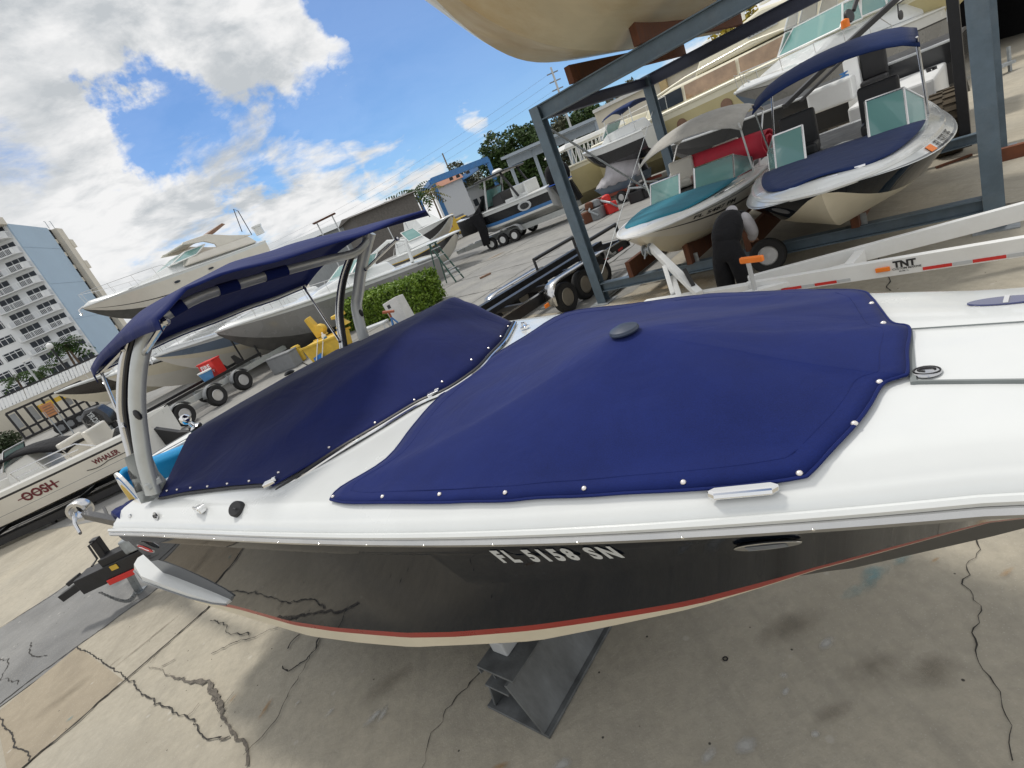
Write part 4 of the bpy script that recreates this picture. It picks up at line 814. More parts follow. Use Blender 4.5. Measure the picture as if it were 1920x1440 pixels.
for x, y, x2 in ((2.95, .98, 2.1), (2.95, -.98, 2.1), (1.3, .98, 2.0), (1.3, -.98, 2.0)):
    mb = MB(); mb.tube([(x2, y * 1.04, .85), (x, y, 1.9)], .015, 6); mb.build('canopy_pole', M['steel'], cn, smooth=True)
# upper
H3 = Hull(8.2, 3.1, 1.3, rise=.12, dr=.3, full=.52, pw=2.2, blunt=.25, flare=.85)
b = thing('stored_boat', 'cream hulled boat with rust stains resting on the upper rack timbers', 'boat', rk(1.72, 4.4, 3.80), rot=(0, R(-.5), AZB))
M['hullbot'] = mat('stained_cream_bottom', (.62, .53, .36), .4, var=.1, scale=1.2, coat=.15, stain=(.42, .26, .08), stain_amt=.75, stretch=(.5, 2.5, 1))
H3.build(b, [M['gelw'], M['midgrey'], M['cream'], M['hullbot']], [(1, .6, 0), (.6, .55, 1), (.55, .1, 2), (.1, 0, 0)], M['gelw'], rub=M['blackp'])
mb = MB()
for sd in (1, -1):
    for f in (.45, .78): mb.beam(V(.3, sd * H3.bc(.1) * f, H3.dr * H3.D * f + .0), V(6.2, sd * H3.bc(.8) * f, lerp(H3.zk(.8), H3.zc(.8), f) - .01), .07, .035)
mb.build('spray_rails', M['hullbot'], b)
# ================================================================== WHITE TRAILER, RIGHT
NA, NB = at(1440, 523, .62), at(1920, 443, .62); FA, FB = at(1440, 508, .62), at(1920, 379, .62)
org = at(1400, 560, 0); t = thing('boat_trailer', 'white painted boat trailer with red reflectors, empty, beside the rack', 'trailer', org)
def wb(name, a, b, w_, h, m, par, up=(0, 0, 1), bev=.004): mb = MB(); mb.beam(a, b, w_, h, up); return mb.build(name, m, par, local=False, bevel=bev)
def ext_(a, b, t_): return a + (b - a) * t_
dz = V(0, 0, -.085)
TL = at(1208, 562, .58)
nr = wb('frame_rail', ext_(NA, NB, -.12) + dz, ext_(NA, NB, 3.2) + dz, .075, .17, M['white'], t)
fr = wb('frame_rail', ext_(FA, FB, -.1) + dz, ext_(FA, FB, 2.2) + dz, .075, .17, M['white'], t)
wb('tongue', TL + dz, ext_(NA, NB, -.1) + dz, .11, .14, M['white'], t); wb('tongue_plate', at(1385, 545, .6) + dz * .8, at(1590, 485, .62) + dz, .1, .06, M['white'], t)
wb('cross_member', at(1590, 492, .6) + dz, at(1612, 466, .62) + dz, .09, .14, M['white'], t)
wb('cross_member', ext_(NA, NB, 1.6) + dz, ext_(FA, FB, 1.25) + dz, .09, .14, M['white'], t)
rd = (NB - NA).normalized(); rn_ = V(-rd.y, rd.x, 0); Ln = (NB - NA).length
fo = -rn_ * .0395 if rn_.dot(-NA) < 0 else rn_ * .0395
fo = rn_ * .0405 * (1 if rn_.dot(CAM - NA) > 0 else -1)
zb = V(0, 0, -.14)
for i, (x0, x1, c) in enumerate([(1392, 1402, 0), (1420, 1440, 0), (1462, 1500, 0), (1525, 1566, 0), (1728, 1783, 0), (1822, 1885, 0), (1500, 1524, 1), (1567, 1592, 1), (1785, 1820, 1), (1887, 1940, 1)]):
    f0, f1 = [(at(x, 523 - (x - 1440) * .1667, .62) - NA).dot(rd) for x in (x0, x1)]
    wb('reflector', NA + rd * f0 + fo + zb, NA + rd * f1 + fo + zb, .003, .03, M['redp'] if not c else M['ltgrey'], nr, bev=0)
f = (at(1654, 488, .62) - NA).dot(rd); wb('side_marker', NA + rd * (f - .06) + fo * 1.2 + dz, NA + rd * (f + .06) + fo * 1.2 + dz, .02, .045, M['orange'], nr, bev=.006)
def rail_text(body, x, dzv, h, m, bold=.03):
    f = (at(x, 523 - (x - 1440) * .1667, .62) - NA).dot(rd); vs, fs = text(body, h, bold); mb = MB(); mb.add([NA + rd * (f + a) + fo * 1.06 + V(0, 0, dzv + c) for a, c in vs], fs); mb.build('maker_lettering', m, nr, local=False)
rail_text('TNT', 1674, -.085, .062, M['blackp'], .05); rail_text('CUSTOM MARINE', 1672, -.112, .02, M['blackp'], .015); rail_text('MIAMI, FL', 1684, -.135, .013, M['blackp'], .005)
ap = at(1219, 462, 1.08); wp = wb('winch_post', ap, at(1312, 552, .6), .09, .09, M['white'], t); wb('winch_brace', at(1246, 500, .86), at(1262, 552, .58), .06, .06, M['white'], t); wb('winch_brace', at(1262, 520, .7), at(1275, 560, .55), .07, .07, M['white'], t)
mb = MB(); mb.lathe([(.09, -.06), (.09, -.045), (.05, -.045), (.05, .045), (.09, .045), (.09, .06)], ap + V(-.06, -.02, -.03), rd, 16); mb.tube([ap + V(-.1, -.05, -.02), ap + V(-.17, -.1, -.12)], .012, 6); mb.ball(ap + V(0, 0, .06), .05, 8); mb.build('winch', M['galv'], t, local=False, smooth=True)
mb = MB(); mb.beam(at(1283, 505, .85), at(1300, 535, .7), .05, .02); mb.build('winch_strap', M['blackp'], t, local=False)
po = at(1418, 553, .5); ph = V(0, 0, .42)
wb('guide_post', po, po + ph, .04, .04, M['ltgrey'], t); a, c = at(1388, 489, .98), at(1431, 484, .98); mb = MB(); mb.beam(a, c, .05, .07); mb.build('orange_guide', M['orange'], t, local=False, bevel=.015)
sc_ = dp(1440, 479, 7.75); wheel_par = thing('spare_wheel', 'spare wheel clamped on the white trailer beside the bending person', 'wheel', sc_); wheel(wheel_par, (0, 0, 0), (-.55, -.8, .2), .255, .18)
# ================================================================== PERSON BENDING OVER THE SPARE WHEEL
def skinned(name, pts, edges, rad, m, par, lev=2):
    me = bpy.data.meshes.new(name); me.from_pydata([tuple(p) for p in pts], edges, []); o = bpy.data.objects.new(name, me); COL.objects.link(o)
    md = o.modifiers.new('skin', 'SKIN'); md.use_smooth_shade = True; md.branch_smoothing = .6
    sv = me.skin_vertices[0].data
    for i, r_ in enumerate(rad): sv[i].radius = r_ if isinstance(r_, tuple) else (r_, r_); sv[i].use_root = (i == 0)
    s2 = o.modifiers.new('smoothing', 'SUBSURF'); s2.levels = s2.render_levels = lev
    bpy.context.view_layer.update(); dg = bpy.context.evaluated_depsgraph_get(); nm = bpy.data.meshes.new_from_object(o.evaluated_get(dg)); o.modifiers.clear(); o.data = nm; nm.materials.clear(); nm.materials.append(m)
    if par: o.parent = par
    return o
pf = at(1392, 590, 0); pt_ = thing('person', 'person in black trousers and grey sleeved black top bending over the spare wheel', 'person', pf)
fw = V(.8, .6, 0); lf = V(-fw.y, fw.x, 0)
def pp(f_, l_, z_): return fw * f_ + lf * l_ + V(0, 0, z_)
pts = [pp(0, 0, .9), pp(.03, 0, 1.0), pp(.2, .0, 1.14), pp(.36, 0, 1.2), pp(.46, 0, 1.19), pp(.56, 0, 1.16),
       pp(0, .1, .86), pp(.05, .13, .48), pp(-.02, .14, .09), pp(.1, .15, .04), pp(0, -.1, .86), pp(.07, -.13, .48), pp(.0, -.14, .09), pp(.12, -.15, .04),
       pp(.36, .17, 1.17), pp(.42, .2, .93), pp(.5, .12, .83), pp(.36, -.17, 1.17), pp(.43, -.2, .95), pp(.5, -.12, .84)]
ed = [(0, 1), (1, 2), (2, 3), (3, 4), (4, 5), (0, 6), (6, 7), (7, 8), (8, 9), (0, 10), (10, 11), (11, 12), (12, 13), (3, 14), (14, 15), (15, 16), (3, 17), (17, 18), (18, 19)]
rad = [.11, .11, .11, .1, .055, .05, .09, .065, .045, .04, .09, .065, .045, .04, .06, .045, .032, .06, .045, .032]
skinned('body', pts, ed, rad, M['skin'], pt_)
mb = MB(); hd = pp(.62, 0, 1.1); mb.ball(hd, .1, 14, (1, .85, 1.15)); mb.ball(hd + fw * .07 - V(0, 0, .06), .022, 8); mb.build('head', M['skin'], pt_, smooth=True)
mb = MB(); mb.ball(hd + V(0, 0, .03) - fw * .015, .108, 14, (1, .9, 1.0)); mb.build('hair', M['blackcloth'], pt_, smooth=True)
skinned('trousers', [pts[0], pp(.1, 0, 1.1), pts[6], pts[7], pts[8] + V(0, 0, .0), pts[10], pts[11], pts[12]], [(0, 1), (0, 2), (2, 3), (3, 4), (0, 5), (5, 6), (6, 7)], [.2, .19, .14, .125, .12, .14, .125, .12], M['blackcloth'], pt_)
skinned('jacket', [pp(-.04, 0, .93), pts[2], pts[3], pp(.43, 0, 1.2)], [(0, 1), (1, 2), (2, 3)], [.2, .205, .18, .1], M['blackcloth'], pt_)
skinned('hood', [pp(.3, -.06, 1.31), pp(.42, 0, 1.29), pp(.48, .06, 1.25)], [(0, 1), (1, 2)], [.07, .09, .06], M['greycloth'], pt_)
for i, j, k in ((14, 15, 16), (17, 18, 19)):
    skinned('sleeve', [pts[3].lerp(pts[i], .6), pts[i], pts[j], pts[j].lerp(pts[k], .85)], [(0, 1), (1, 2), (2, 3)], [.1, .095, .075, .055], M['greycloth'], pt_)
for k, sg in ((16, 1), (19, -1)):
    mb = MB(); h0 = pts[k]; mb.ball(h0 + fw * .03, .042, 10, (1, .6, 1))
    for q in range(4): mb.tube([h0 + fw * .05 + lf * (.022 * (q - 1.5)) , h0 + fw * (.1 - .006 * abs(q - 1.5)) + lf * (.024 * (q - 1.5)) - V(0, 0, .015), h0 + fw * .115 + lf * (.022 * (q - 1.5)) - V(0, 0, .045)], [.0095, .009, .007], 6)
    mb.tube([h0 + fw * .02 - lf * sg * .03, h0 + fw * .07 - lf * sg * .055 - V(0, 0, .01)], [.011, .008], 6); mb.build('hand', M['skin'], pt_, smooth=True)
for k in (8, 12):
    mb = MB(); mb.ball(pts[k] + fw * .07 + V(0, 0, -.035), .06, 10, (2.2, .95, .9)); mb.build('shoe', M['blackp'], pt_, smooth=True)
# ================================================================== FORKLIFT BEHIND THE NAVY BOAT
FW_ = dp(1776, 238, 10.0); ft_ = at(1790, 285); t = thing('forklift', 'large white boatyard forklift with black mast and dusty tyre behind the rack', 'forklift', V(FW_.x, FW_.y, 0), R(41.5))
inv = Matrix.Rotation(-R(41.5), 3, 'Z')
def L_(p): return inv @ (V(*p) - V(FW_.x, FW_.y, 0))
c = L_(FW_); rr = .58
mb = MB(); prof = [(.34, -.22), (.5, -.24), (.58, -.2), (rr, -.12), (rr, .12), (.58, .2), (.5, .24), (.34, .22), (.32, 0), (.34, -.22)]; mb.lathe(prof, (c.x, c.y, rr), (0, 1, 0), 32)
for i in range(26):
    th = 2 * math.pi * i / 26; p = V(c.x + rr * math.cos(th), c.y, rr + rr * math.sin(th)); X = Matrix.Rotation(-th, 3, 'Y'); mb.box(p + V(0, -.1, 0), (.05, .2, .05), X); th += .12; p = V(c.x + rr * math.cos(th), c.y, rr + rr * math.sin(th)); mb.box(p + V(0, .1, 0), (.05, .2, .05), Matrix.Rotation(-th, 3, 'Y'))
wh = mb.build('wheel', mat('dusty_tyre', (.10, .08, .055), .9, var=.3, scale=5), t, smooth=True, angle=30); mb = MB(); mb.lathe([(.36, -.2), (.47, -.245), (.47, -.235), (.36, -.21)], (c.x, c.y, rr), (0, 1, 0), 28); mb.lathe([(.35, -.2), (.33, -.1), (.2, -.08), (.18, -.16), (0, -.17)], (c.x, c.y, rr), (0, 1, 0), 24); mb.build('rim', mat('rim_cream', (.42, .36, .25), .6, var=.2), wh, smooth=True)
o = dup(wh, (0, 1.7, 0)); o.parent = t
for y in (-.28, -.72):
    mb = MB(); mb.beam((c.x - .62, c.y + y, .15), (c.x - .45, c.y + y, 5.2), .16, .22, (1, 0, 0)); mb.build('mast_channel', M['black'], t, bevel=.01)
mb = MB(); mb.box((c.x + 1.6, c.y + .8, 1.0), (3.4, 1.4, .9)); mb.build('chassis', M['white'], t, bevel=.05)
o = t
PXL = lambda x, y, d: L_(dp(x, y, d))
mb = MB(); a, b_ = PXL(1594, 100, 12.2), PXL(1610, 205, 12.2); mb.beam(a, b_, .34, .3, (0, 1, 0)); cwm = mb.build('rear_post', M['white'], t, bevel=.02)
def face_text(body, x, y, x2, y2, d, h, m, par, name='lettering'):      # writing along a line of the object, facing the yard
    a, b2 = PXL(x, y, d), PXL(x2, y2, d); u = (b2 - a).normalized(); toc = (inv @ (CAM - V(FW_.x, FW_.y, 0))) - a; up = u.cross(toc).normalized(); up = -up if True else up
    vs, fs = text(body, h, .03); L0 = (b2 - a).length / max(v[0] for v in vs); mb = MB(); mb.add([a + u * (p * L0) - up * q for p, q in vs], fs); return mb.build(name, m, par)
face_text('MARINA', 1589, 132, 1601, 178, 11.95, .16, M['bluep'], cwm)
mb = MB(); a = PXL(1560, 178, 12); mb.box(a, (.6, .9, .5)); mb.build('hood', M['white'], t, bevel=.06)
for x0, y0, x1, y1, d, w_ in ((1590, 82, 1690, -10, 11.8, .12), (1470, 200, 1590, 84, 11.8, .1), (1500, 190, 1585, 108, 11.6, .06)):
    mb = MB(); mb.beam(PXL(x0, y0, d), PXL(x1, y1, d), w_, w_); mb.build('lift_cylinder', M['black'], t, bevel=.01)
mb = MB(); a = PXL(1685, 30, 11.6); mb.lathe([(0, .0), (.09, .02), (.1, .05), (.02, .06)], a, (-.3, -1, 0), 14); mb.tube([a, PXL(1683, 8, 11.6), PXL(1700, -4, 11.6)], .015, 6); mb.build('work_lamp', M['blackp'], t, smooth=True)
mb = MB(); a = PXL(1592, 30, 11.7); mb.lathe([(.05, -.03), (.14, -.03), (.15, 0), (.14, .03), (.05, .03)], a, (-.4, -1, .2), 16); mb.tube([PXL(1600, 20, 11.8), PXL(1610, -10, 11.8)], .05, 8); mb.build('horn', M['blackp'], t, smooth=True)
mb = MB(); mb.lathe([(.09, 0), (.08, .16), (0, .19)], PXL(1586, 52, 11.7), (0, 0, 1), 12); mb.build('beacon', M['orange'], t, smooth=True)
mb = MB(); a = PXL(1640, 150, 11.9); mb.box(a, (.5, .5, .12)); mb.box(a + V(.2, 0, .35), (.14, .5, .6)); mb.build('driver_seat', M['blackp'], t, bevel=.04)
mb = MB(); mb.tube([PXL(1745, 140, 10.9), PXL(1740, 130, 10.9), PXL(1752, 126, 10.9), PXL(1756, 155, 10.9)], .045, 8); mb.build('grab_handle', M['blackp'], t, smooth=True)
mb = MB(); a = PXL(1782, 26, 10.2); mb.box(a, (.012, .12, .22)); pl_ = mb.build('data_plate', M['ltgrey'], t); 
# ================================================================== LEFT SIDE
def cabin(par, name, prof, w0, w1, m, bev=.03, yc=0):
    zs = [z for _, z in prof]; z0, z1 = min(zs), max(zs); hw = lambda z: lerp(w0, w1, (z - z0) / (z1 - z0 + 1e-6)) / 2
    n = len(prof); mb = MB(); mb.add([V(x, yc - hw(z), z) for x, z in prof] + [V(x, yc + hw(z), z) for x, z in prof], [tuple(range(n - 1, -1, -1)), tuple(range(n, 2 * n))] + [(i, (i + 1) % n, (i + 1) % n + n, i + n) for i in range(n)])
    return mb.build(name, m, par, bevel=bev)
def pane(par, name, pts, m, fr=None, r=.02):
    mb = MB(); mb.add(pts, [tuple(range(len(pts)))]); o = mb.build(name, m, par, solid=.01)
    if fr:
        mb = MB()
        for a, b in zip(pts, pts[1:] + pts[:1]): mb.tube([a, b], r, 5)
        mb.build('pane_frame', fr, o)
    return o
# ---- centre console boat with the dark red name
st_, bw_ = dp(283, 782, 12.6), dp(-200, 1000, 12.0); az = math.atan2(bw_.y - st_.y, bw_.x - st_.x)
HO = Hull(6.6, 2.2, .86, rise=.16, dr=.22, full=.6, pw=2.3, stern=.95, flare=.9)
root = st_.copy(); root.z = st_.z - HO.D * 1.0
pit = math.atan2(bw_.z - HO.D * .16 - st_.z, (bw_ - st_).to_2d().length)
b = thing('centre_console_boat', 'white centre console boat with dark red name on its side and black outboard', 'boat', root, rot=(0, -pit, az))
HO.build(b, [M['gelw'], M['blackp'], M['bone'], M['midgrey'], M['bone'], M['cream']], [(1, .86, 0), (.86, .79, 1), (.79, .3, 2), (.3, .285, 3), (.285, 0, 4)], None)
ts = [i / 20 for i in range(21)]
mb = MB(); mb.grid([[HO.top(t, 1, 0), HO.top(t, 1, .03) - V(0, .03, 0), V(t * HO.L, HO.hb(t) - min(.2, HO.hb(t) * .6), HO.zg(t) + .03), V(t * HO.L, HO.hb(t) - min(.24, HO.hb(t) * .7), HO.zg(t) - .45)] for t in ts])
mb.grid([[HO.top(t, -1, 0), HO.top(t, -1, .03) + V(0, .03, 0), V(t * HO.L, -HO.hb(t) + min(.2, HO.hb(t) * .6), HO.zg(t) + .03), V(t * HO.L, -HO.hb(t) + min(.24, HO.hb(t) * .7), HO.zg(t) - .45)] for t in ts])
mb.build('gunwale', M['gelw'], b, smooth=True, angle=40)
mb = MB(); mb.grid([[V(t * HO.L, HO.hb(t) * y * .9, .45) for y in (-1, 0, 1)] for t in ts]); mb.build('cockpit_sole', M['bone'], b)
sd_ = 1   # the side seen from the camera
HO.side_text(b, 'boat_name', 'OOSH', .405, .295, .40, .29, mat('decal_dark_red', (.13, .008, .016), .4), sd_, .008, .03)
q = [HO.p(lerp(.42, .28, i / 10), sd_, .53) + V(0, .011 * sd_, 0) for i in range(11)]; mb = MB(); mb.grid([[p, p + V(0, 0, .022)] for p in q]); mb.build('name_bar', M['redp'] if False else bpy.data.materials['decal_dark_red'], b)
HO.side_text(b, 'maker_lettering', 'WHALER', .158, .068, .52, .17, bpy.data.materials['decal_dark_red'], sd_, .008, .03)
q = [HO.p(lerp(.19, .045, i / 10), sd_, .46 - .06 * math.sin(math.pi * min(1, i / 5)) * (i < 5)) + V(0, .009 * sd_, 0) for i in range(11)]; mb = MB(); mb.tube(q, .008, 5); mb.build('lettering_swoosh', M['blackp'], b)
cabin(b, 'console', [(2.2, .5), (3.3, .5), (3.1, 1.25), (2.5, 1.35)], .8, .7, M['gelw'])
pane(b, 'console_windscreen', [V(3.12, -.4, 1.2), V(3.12, .4, 1.2), V(2.85, .35, 1.6), V(2.85, -.35, 1.6)], M['tglass'], M['steel'])
for x in (1.4, 2.0): seat(b, (x, 0, .5), M['bone'], .9, .55)
mb = MB(); G = [[V(lerp(1.7, 4.5, i / 12), y, 1.0 + .42 * math.sin(math.pi * (i / 12) ** .8) + .05 * (1 - (y / .5) ** 2)) for y in (-.5, -.25, 0, .25, .5)] for i in range(13)]; mb.grid(G); mb.build('folded_top', M['blackcloth'], b, smooth=True, solid=.05)
railing(b, HO, .12, .38, 1, .28, .1, 6, name='stern_rail', mid=True); railing(b, HO, .45, .92, 1, .28, .1, 8, name='bow_rail'); railing(b, HO, .45, .92, -1, .28, .1, 8, name='bow_rail')
def outboard(par, o, tilt=0, s=1, cowl=None, word=None, side=1, yaw=0):
    # local axes: x aft-ward negative; tilt leans the cowl forward
    X = Matrix.Translation(V(*o)) @ Matrix.Rotation(tilt, 4, 'Y') @ Matrix.Scale(s, 4); pr = [(-.5, .5), (-.52, .8), (-.42, 1.08), (-.1, 1.16), (.12, 1.05), (.16, .7), (.1, .48)]
    rows = []
    for k, w_ in ((-.26, .72), (-.2, .96), (0, 1.0), (.2, .96), (.26, .72)):
        cx, czz = -.18, .8; rows.append([X @ V(cx + (x - cx) * w_, k, czz + (z - czz) * w_) for x, z in pr])
    mb = MB(); n = len(pr)
    for r0, r1 in zip(rows, rows[1:]):
        o_ = len(mb.v); mb.v += [tuple(p) for p in r0 + r1]; mb.f += [(o_ + i, o_ + (i + 1) % n, o_ + n + (i + 1) % n, o_ + n + i) for i in range(n)]; mb.mi += [0] * n
    mb.add(rows[0], [tuple(range(n))]); mb.add(rows[-1], [tuple(range(n))])
    c = mb.build('outboard', cowl or M['blackm'], par, smooth=True, bevel=.03 * s, angle=30)
    T = lambda p: X @ V(*p)
    mb = MB(); mb.prism([T(p) for p in [(-.42, -.09, .5), (.06, -.09, .5), (-.02, -.09, -.2), (-.1, -.09, -.5), (-.38, -.09, -.55), (-.34, -.09, -.2)]], X.to_3x3() @ V(0, .18, 0)); mb.lathe([(0, -.34), (.06, -.3), (.085, 0), (.075, .22), (.03, .26)], T((-.25, 0, -.5)), X.to_3x3() @ V(-1, 0, 0), 12); mb.build('lower_unit', M['blackp'], c, bevel=.01)
    mb = MB()
    for i in range(3):
        a = 2.1 * i; u = V(0, math.cos(a), math.sin(a)); w2 = V(.35, -math.sin(a), math.cos(a)); mb.add([T(V(-.5, 0, -.5) + u * .05), T(V(-.5, 0, -.5) + u * .12 + w2 * .07), T(V(-.5, 0, -.5) + u * .2 + w2 * .03), T(V(-.5, 0, -.5) + u * .2 - w2 * .04), T(V(-.5, 0, -.5) + u * .1 - w2 * .05)], [(0, 1, 2, 3, 4)])
    mb.build('propeller', M['blackp'], c, solid=.012)
    if word:
        vs, fs = text(word, 1, .03); w_ = max(v[0] for v in vs); mb = MB(); mb.add([T((-.14 - .15 * v[1], side * .27, .56 + .48 * v[0] / w_)) for v in vs], fs); mb.build('maker_lettering', M['ltgrey'], c)
    return c
outboard(b, (-.05, .1, .1), R(58))
gm = dp(190, 782, 14.6); om = thing('outboard_motor', 'black outboard motor with white maker lettering standing beyond the centre console boat', 'outboard motor', V(gm.x, gm.y, gm.z - .85), az)
outboard(om, (.15, 0, .05), R(6), 1.0, None, 'MERCURY', 1)
mb = MB()
for x_, y_ in ((.2, .3), (.2, -.3), (-.4, .3), (-.4, -.3)): mb.beam((x_, y_, .6 - gm.z + .26), (-.1, y_ * .4, .5), .05, .05)
mb.beam((-.1, -.2, .5), (-.1, .2, .5), .08, .12); mb.build('motor_stand', M['galv'], om)
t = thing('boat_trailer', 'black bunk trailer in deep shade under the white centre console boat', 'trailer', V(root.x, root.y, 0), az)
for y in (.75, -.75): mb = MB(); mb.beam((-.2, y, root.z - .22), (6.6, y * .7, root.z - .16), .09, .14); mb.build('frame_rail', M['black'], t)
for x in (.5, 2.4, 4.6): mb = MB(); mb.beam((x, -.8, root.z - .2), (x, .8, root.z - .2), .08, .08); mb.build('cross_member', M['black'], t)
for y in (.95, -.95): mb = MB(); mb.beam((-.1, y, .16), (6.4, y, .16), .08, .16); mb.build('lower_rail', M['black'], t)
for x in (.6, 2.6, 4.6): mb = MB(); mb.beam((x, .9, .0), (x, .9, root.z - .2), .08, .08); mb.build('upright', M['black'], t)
# ---- triple axle aluminium trailer
tz = R(62); T3 = at(353, 797); t0_ = V(T3.x, T3.y, 0); sc_t = 1.0
t = thing('boat_trailer', 'empty triple axle aluminium boat trailer with black bunks and bright wheels', 'trailer', t0_, tz)
for x in (0, 1.35, 2.55):
    wheel(t, (x, -.1, .37), (0, 1, 0), .37, .24, spokes=8, rr=.56); 
    mb = MB(); G = []
    for i in range(11):
        a = math.pi * (.04 + .80 * i / 10) ; G.append([V(x - .42 * math.cos(a), y, .39 + .42 * math.sin(a)) for y in (-.2, .0)])
    mb.grid(G); mb.build('fender', M['midgrey'], t, smooth=True, solid=.02)
    wheel(t, (x, 2.1, .37), (0, 1, 0), .37, .24, spokes=8, rr=.56)
mb = MB(); mb.beam((-1.0, .16, .62), (5.3, .16, .62), .08, .2); mb.build('frame_rail', M['alu'], t); mb = MB(); mb.beam((-1.0, 1.85, .62), (5.3, 1.85, .62), .08, .2); mb.build('frame_rail', M['alu'], t)
for x in (-.6, .6, 2, 3.4, 4.8): mb = MB(); mb.ibeam((x, .2, .6), (x, 1.82, .6), .1, .12, .015); mb.build('cross_member', M['alu'], t)
for y in (.34, 1.6): mb = MB(); mb.beam((-.9, y, .86), (4.2, y, .86), .14, .1); mb.build('bunk', M['black'], t)
for x in (-.5, 1, 2.4, 3.8):
    mb = MB(); mb.beam((x, .34, .66), (x, .34, .82), .06, .06); mb.build('bunk_post', M['galv'], t)
mb = MB(); mb.beam((4.3, .5, .7), (4.3, .5, 2.0), .05, .05); mb.build('guide_post', M['black'], t); mb = MB(); mb.beam((4.3, 1.5, .7), (4.3, 1.5, 2.0), .05, .05); mb.build('guide_post', M['black'], t)
for y in (.5, 1.5):
    mb = MB(); mb.prism([(3.2, y, .8), (3.6, y, .8), (3.3, y, 1.25), (3.15, y, 1.25)], (0, .05, 0)); mb.build('bow_guide', M['blackp'], t)
def bucketlike(name, label, cat, px, depth, prof, m, n=20, extra=None):
    p = dp(px[0], px[1], depth); o = thing(name, label, cat, p); mb = MB(); mb.lathe(prof, (0, 0, 0), (0, 0, 1), n); q = mb.build('bucket_wall', m, o, smooth=True, angle=30)
    return o
o = bucketlike('bucket', 'light blue plastic bucket with white rim on the trailer behind the red box', 'bucket', (393, 712), 18.6, [(.17, 0), (.23, .3), (.24, .3), (.245, .34), (.22, .34), (.16, .03), (0, .02)], mat('bucket_blue', (.1, .28, .55), .5))
mb = MB(); mb.lathe([(.24, .31), (.25, .31), (.25, .35), (.235, .35)], (0, 0, 0), (0, 0, 1), 20); mb.build('rim_band', M['white'], o, smooth=True)
p = dp(408, 706, 19.2); o = thing('safety_box', 'red box with white lettering standing on the triple axle trailer', 'box', p, R(-12)); mb = MB(); mb.box((0, 0, .32), (.62, .5, .6)); q = mb.build('case', M['redp'], o, bevel=.03)
mb = MB(); mb.box((0, 0, .64), (.66, .54, .06)); mb.build('lid', M['redp'], o, bevel=.02)
vs, fs = text('FIRE', .15, .03); mb = MB(); mb.add([(-.22 + a, -.253, .4 + c) for a, c in vs], fs); vs, fs = text('SAFETY', .1, .02); mb.add([(-.22 + a, -.253, .22 + c) for a, c in vs], fs); mb.build('lettering', M['white'], q)
# ---- big boats on stands
AZL = R(229)
def stands(par, H, xs_, name='boat_stand'):
    pass
HA = Hull(11.6, 3.5, 1.9, rise=.2, dr=.33, full=.45, pw=2.1, stern=.92, flare=.9)
bowA = dp(405, 622, 19.5); dirA = (dp(790, 485, 28.5) - bowA); azA = math.atan2(-dirA.y, -dirA.x); pA = math.atan2(-dirA.z - .28, dirA.to_2d().length)
b = boat_at('sport_cruiser', 'large sport cruiser with dark grey hull and white deck behind the hedge', HA, bowA, azA, pA)
HA.build(b, [M['gel'], M['midgrey'], M['greyhull'], M['greyhull'], M['antifoul']], [(1, .86, 0), (.86, .84, 1), (.84, .42, 2), (.42, 0, 3)], M['gel'], crown=.16, rub=M['gel'], rubr=.05)
cabin(b, 'foredeck_cabin', [(2.6, 1.8), (8.4, 2.05), (7.2, 2.35), (5.2, 2.6), (2.8, 2.5)], 2.4, 1.5, M['gel'], .12)
G = [V(5.4, 1.0, 2.5), V(4.3, 1.2, 2.45), V(3.5, 1.1, 3.0), V(4.4, .85, 3.05)]; pane(b, 'windscreen', G, M['tglass'], M['white'], .03); pane(b, 'windscreen', [V(5.4, .95, 2.5), V(5.4, -.95, 2.5), V(4.4, -.8, 3.05), V(4.4, .8, 3.05)], M['tglass'], M['white'], .03)
mb = MB(); mb.tube([(1.9, 1.45, 2.0), (1.6, 1.3, 3.1), (1.5, 0, 3.4), (1.6, -1.3, 3.1), (1.9, -1.45, 2.0)], .09, 8); mb.build('radar_arch', M['gel'], b, smooth=True)
railing(b, HA, .45, .97, 1, .55, .14, 12); railing(b, HA, .45, .97, -1, .55, .14, 12)
e = [HA.p(.52, 1, .86) + V(.22 * math.cos(q * .524), .02, .07 * math.sin(q * .524)) for q in range(12)]; mb = MB(); mb.prism(e, (0, .01, 0)); mb.build('porthole', M['dglass'], b)
mb = MB(); q = [HA.p(lerp(.02, .16, i / 6), 1, .93) + V(0, .012, 0) for i in range(7)]; mb.tube(q, .025, 6); mb.build('side_vent', M['midgrey'], b)
mb = MB(); mb.box((-.75, 0, .75), (1.5, 2.7, .2)); mb.build('swim_platform', M['gel'], b, bevel=.08)
mb = MB(); mb.prism([(-.1, -.15, .9), (-.75, -.15, .55), (-.7, -.15, -.25), (-.35, -.15, -.35), (-.1, -.15, .1)], (0, .3, 0)); mb.lathe([(0, 0), (.09, .02), (.09, .3), (.04, .34)], (-.5, 0, -.2), (-1, 0, 0), 10); dr_ = mb.build('stern_drive', M['blackp'], b, bevel=.03)
mb = MB()
for i in range(4):
    a = 1.57 * i + .4; mb.prism([V(-.86, math.cos(a) * .06, -.2 + math.sin(a) * .06), V(-.83, math.cos(a + .35) * .24, -.2 + math.sin(a + .35) * .24), V(-.9, math.cos(a - .2) * .24, -.2 + math.sin(a - .2) * .24)], (-.02, 0, 0))
mb.build('propeller', M['blackp'], dr_)
zb_ = b.location.z
sl_ = thing('boat_stands', 'row of steel stands and blocks propping the grey hulled cruiser', 'stand', V(b.location.x, b.location.y, 0), azA)
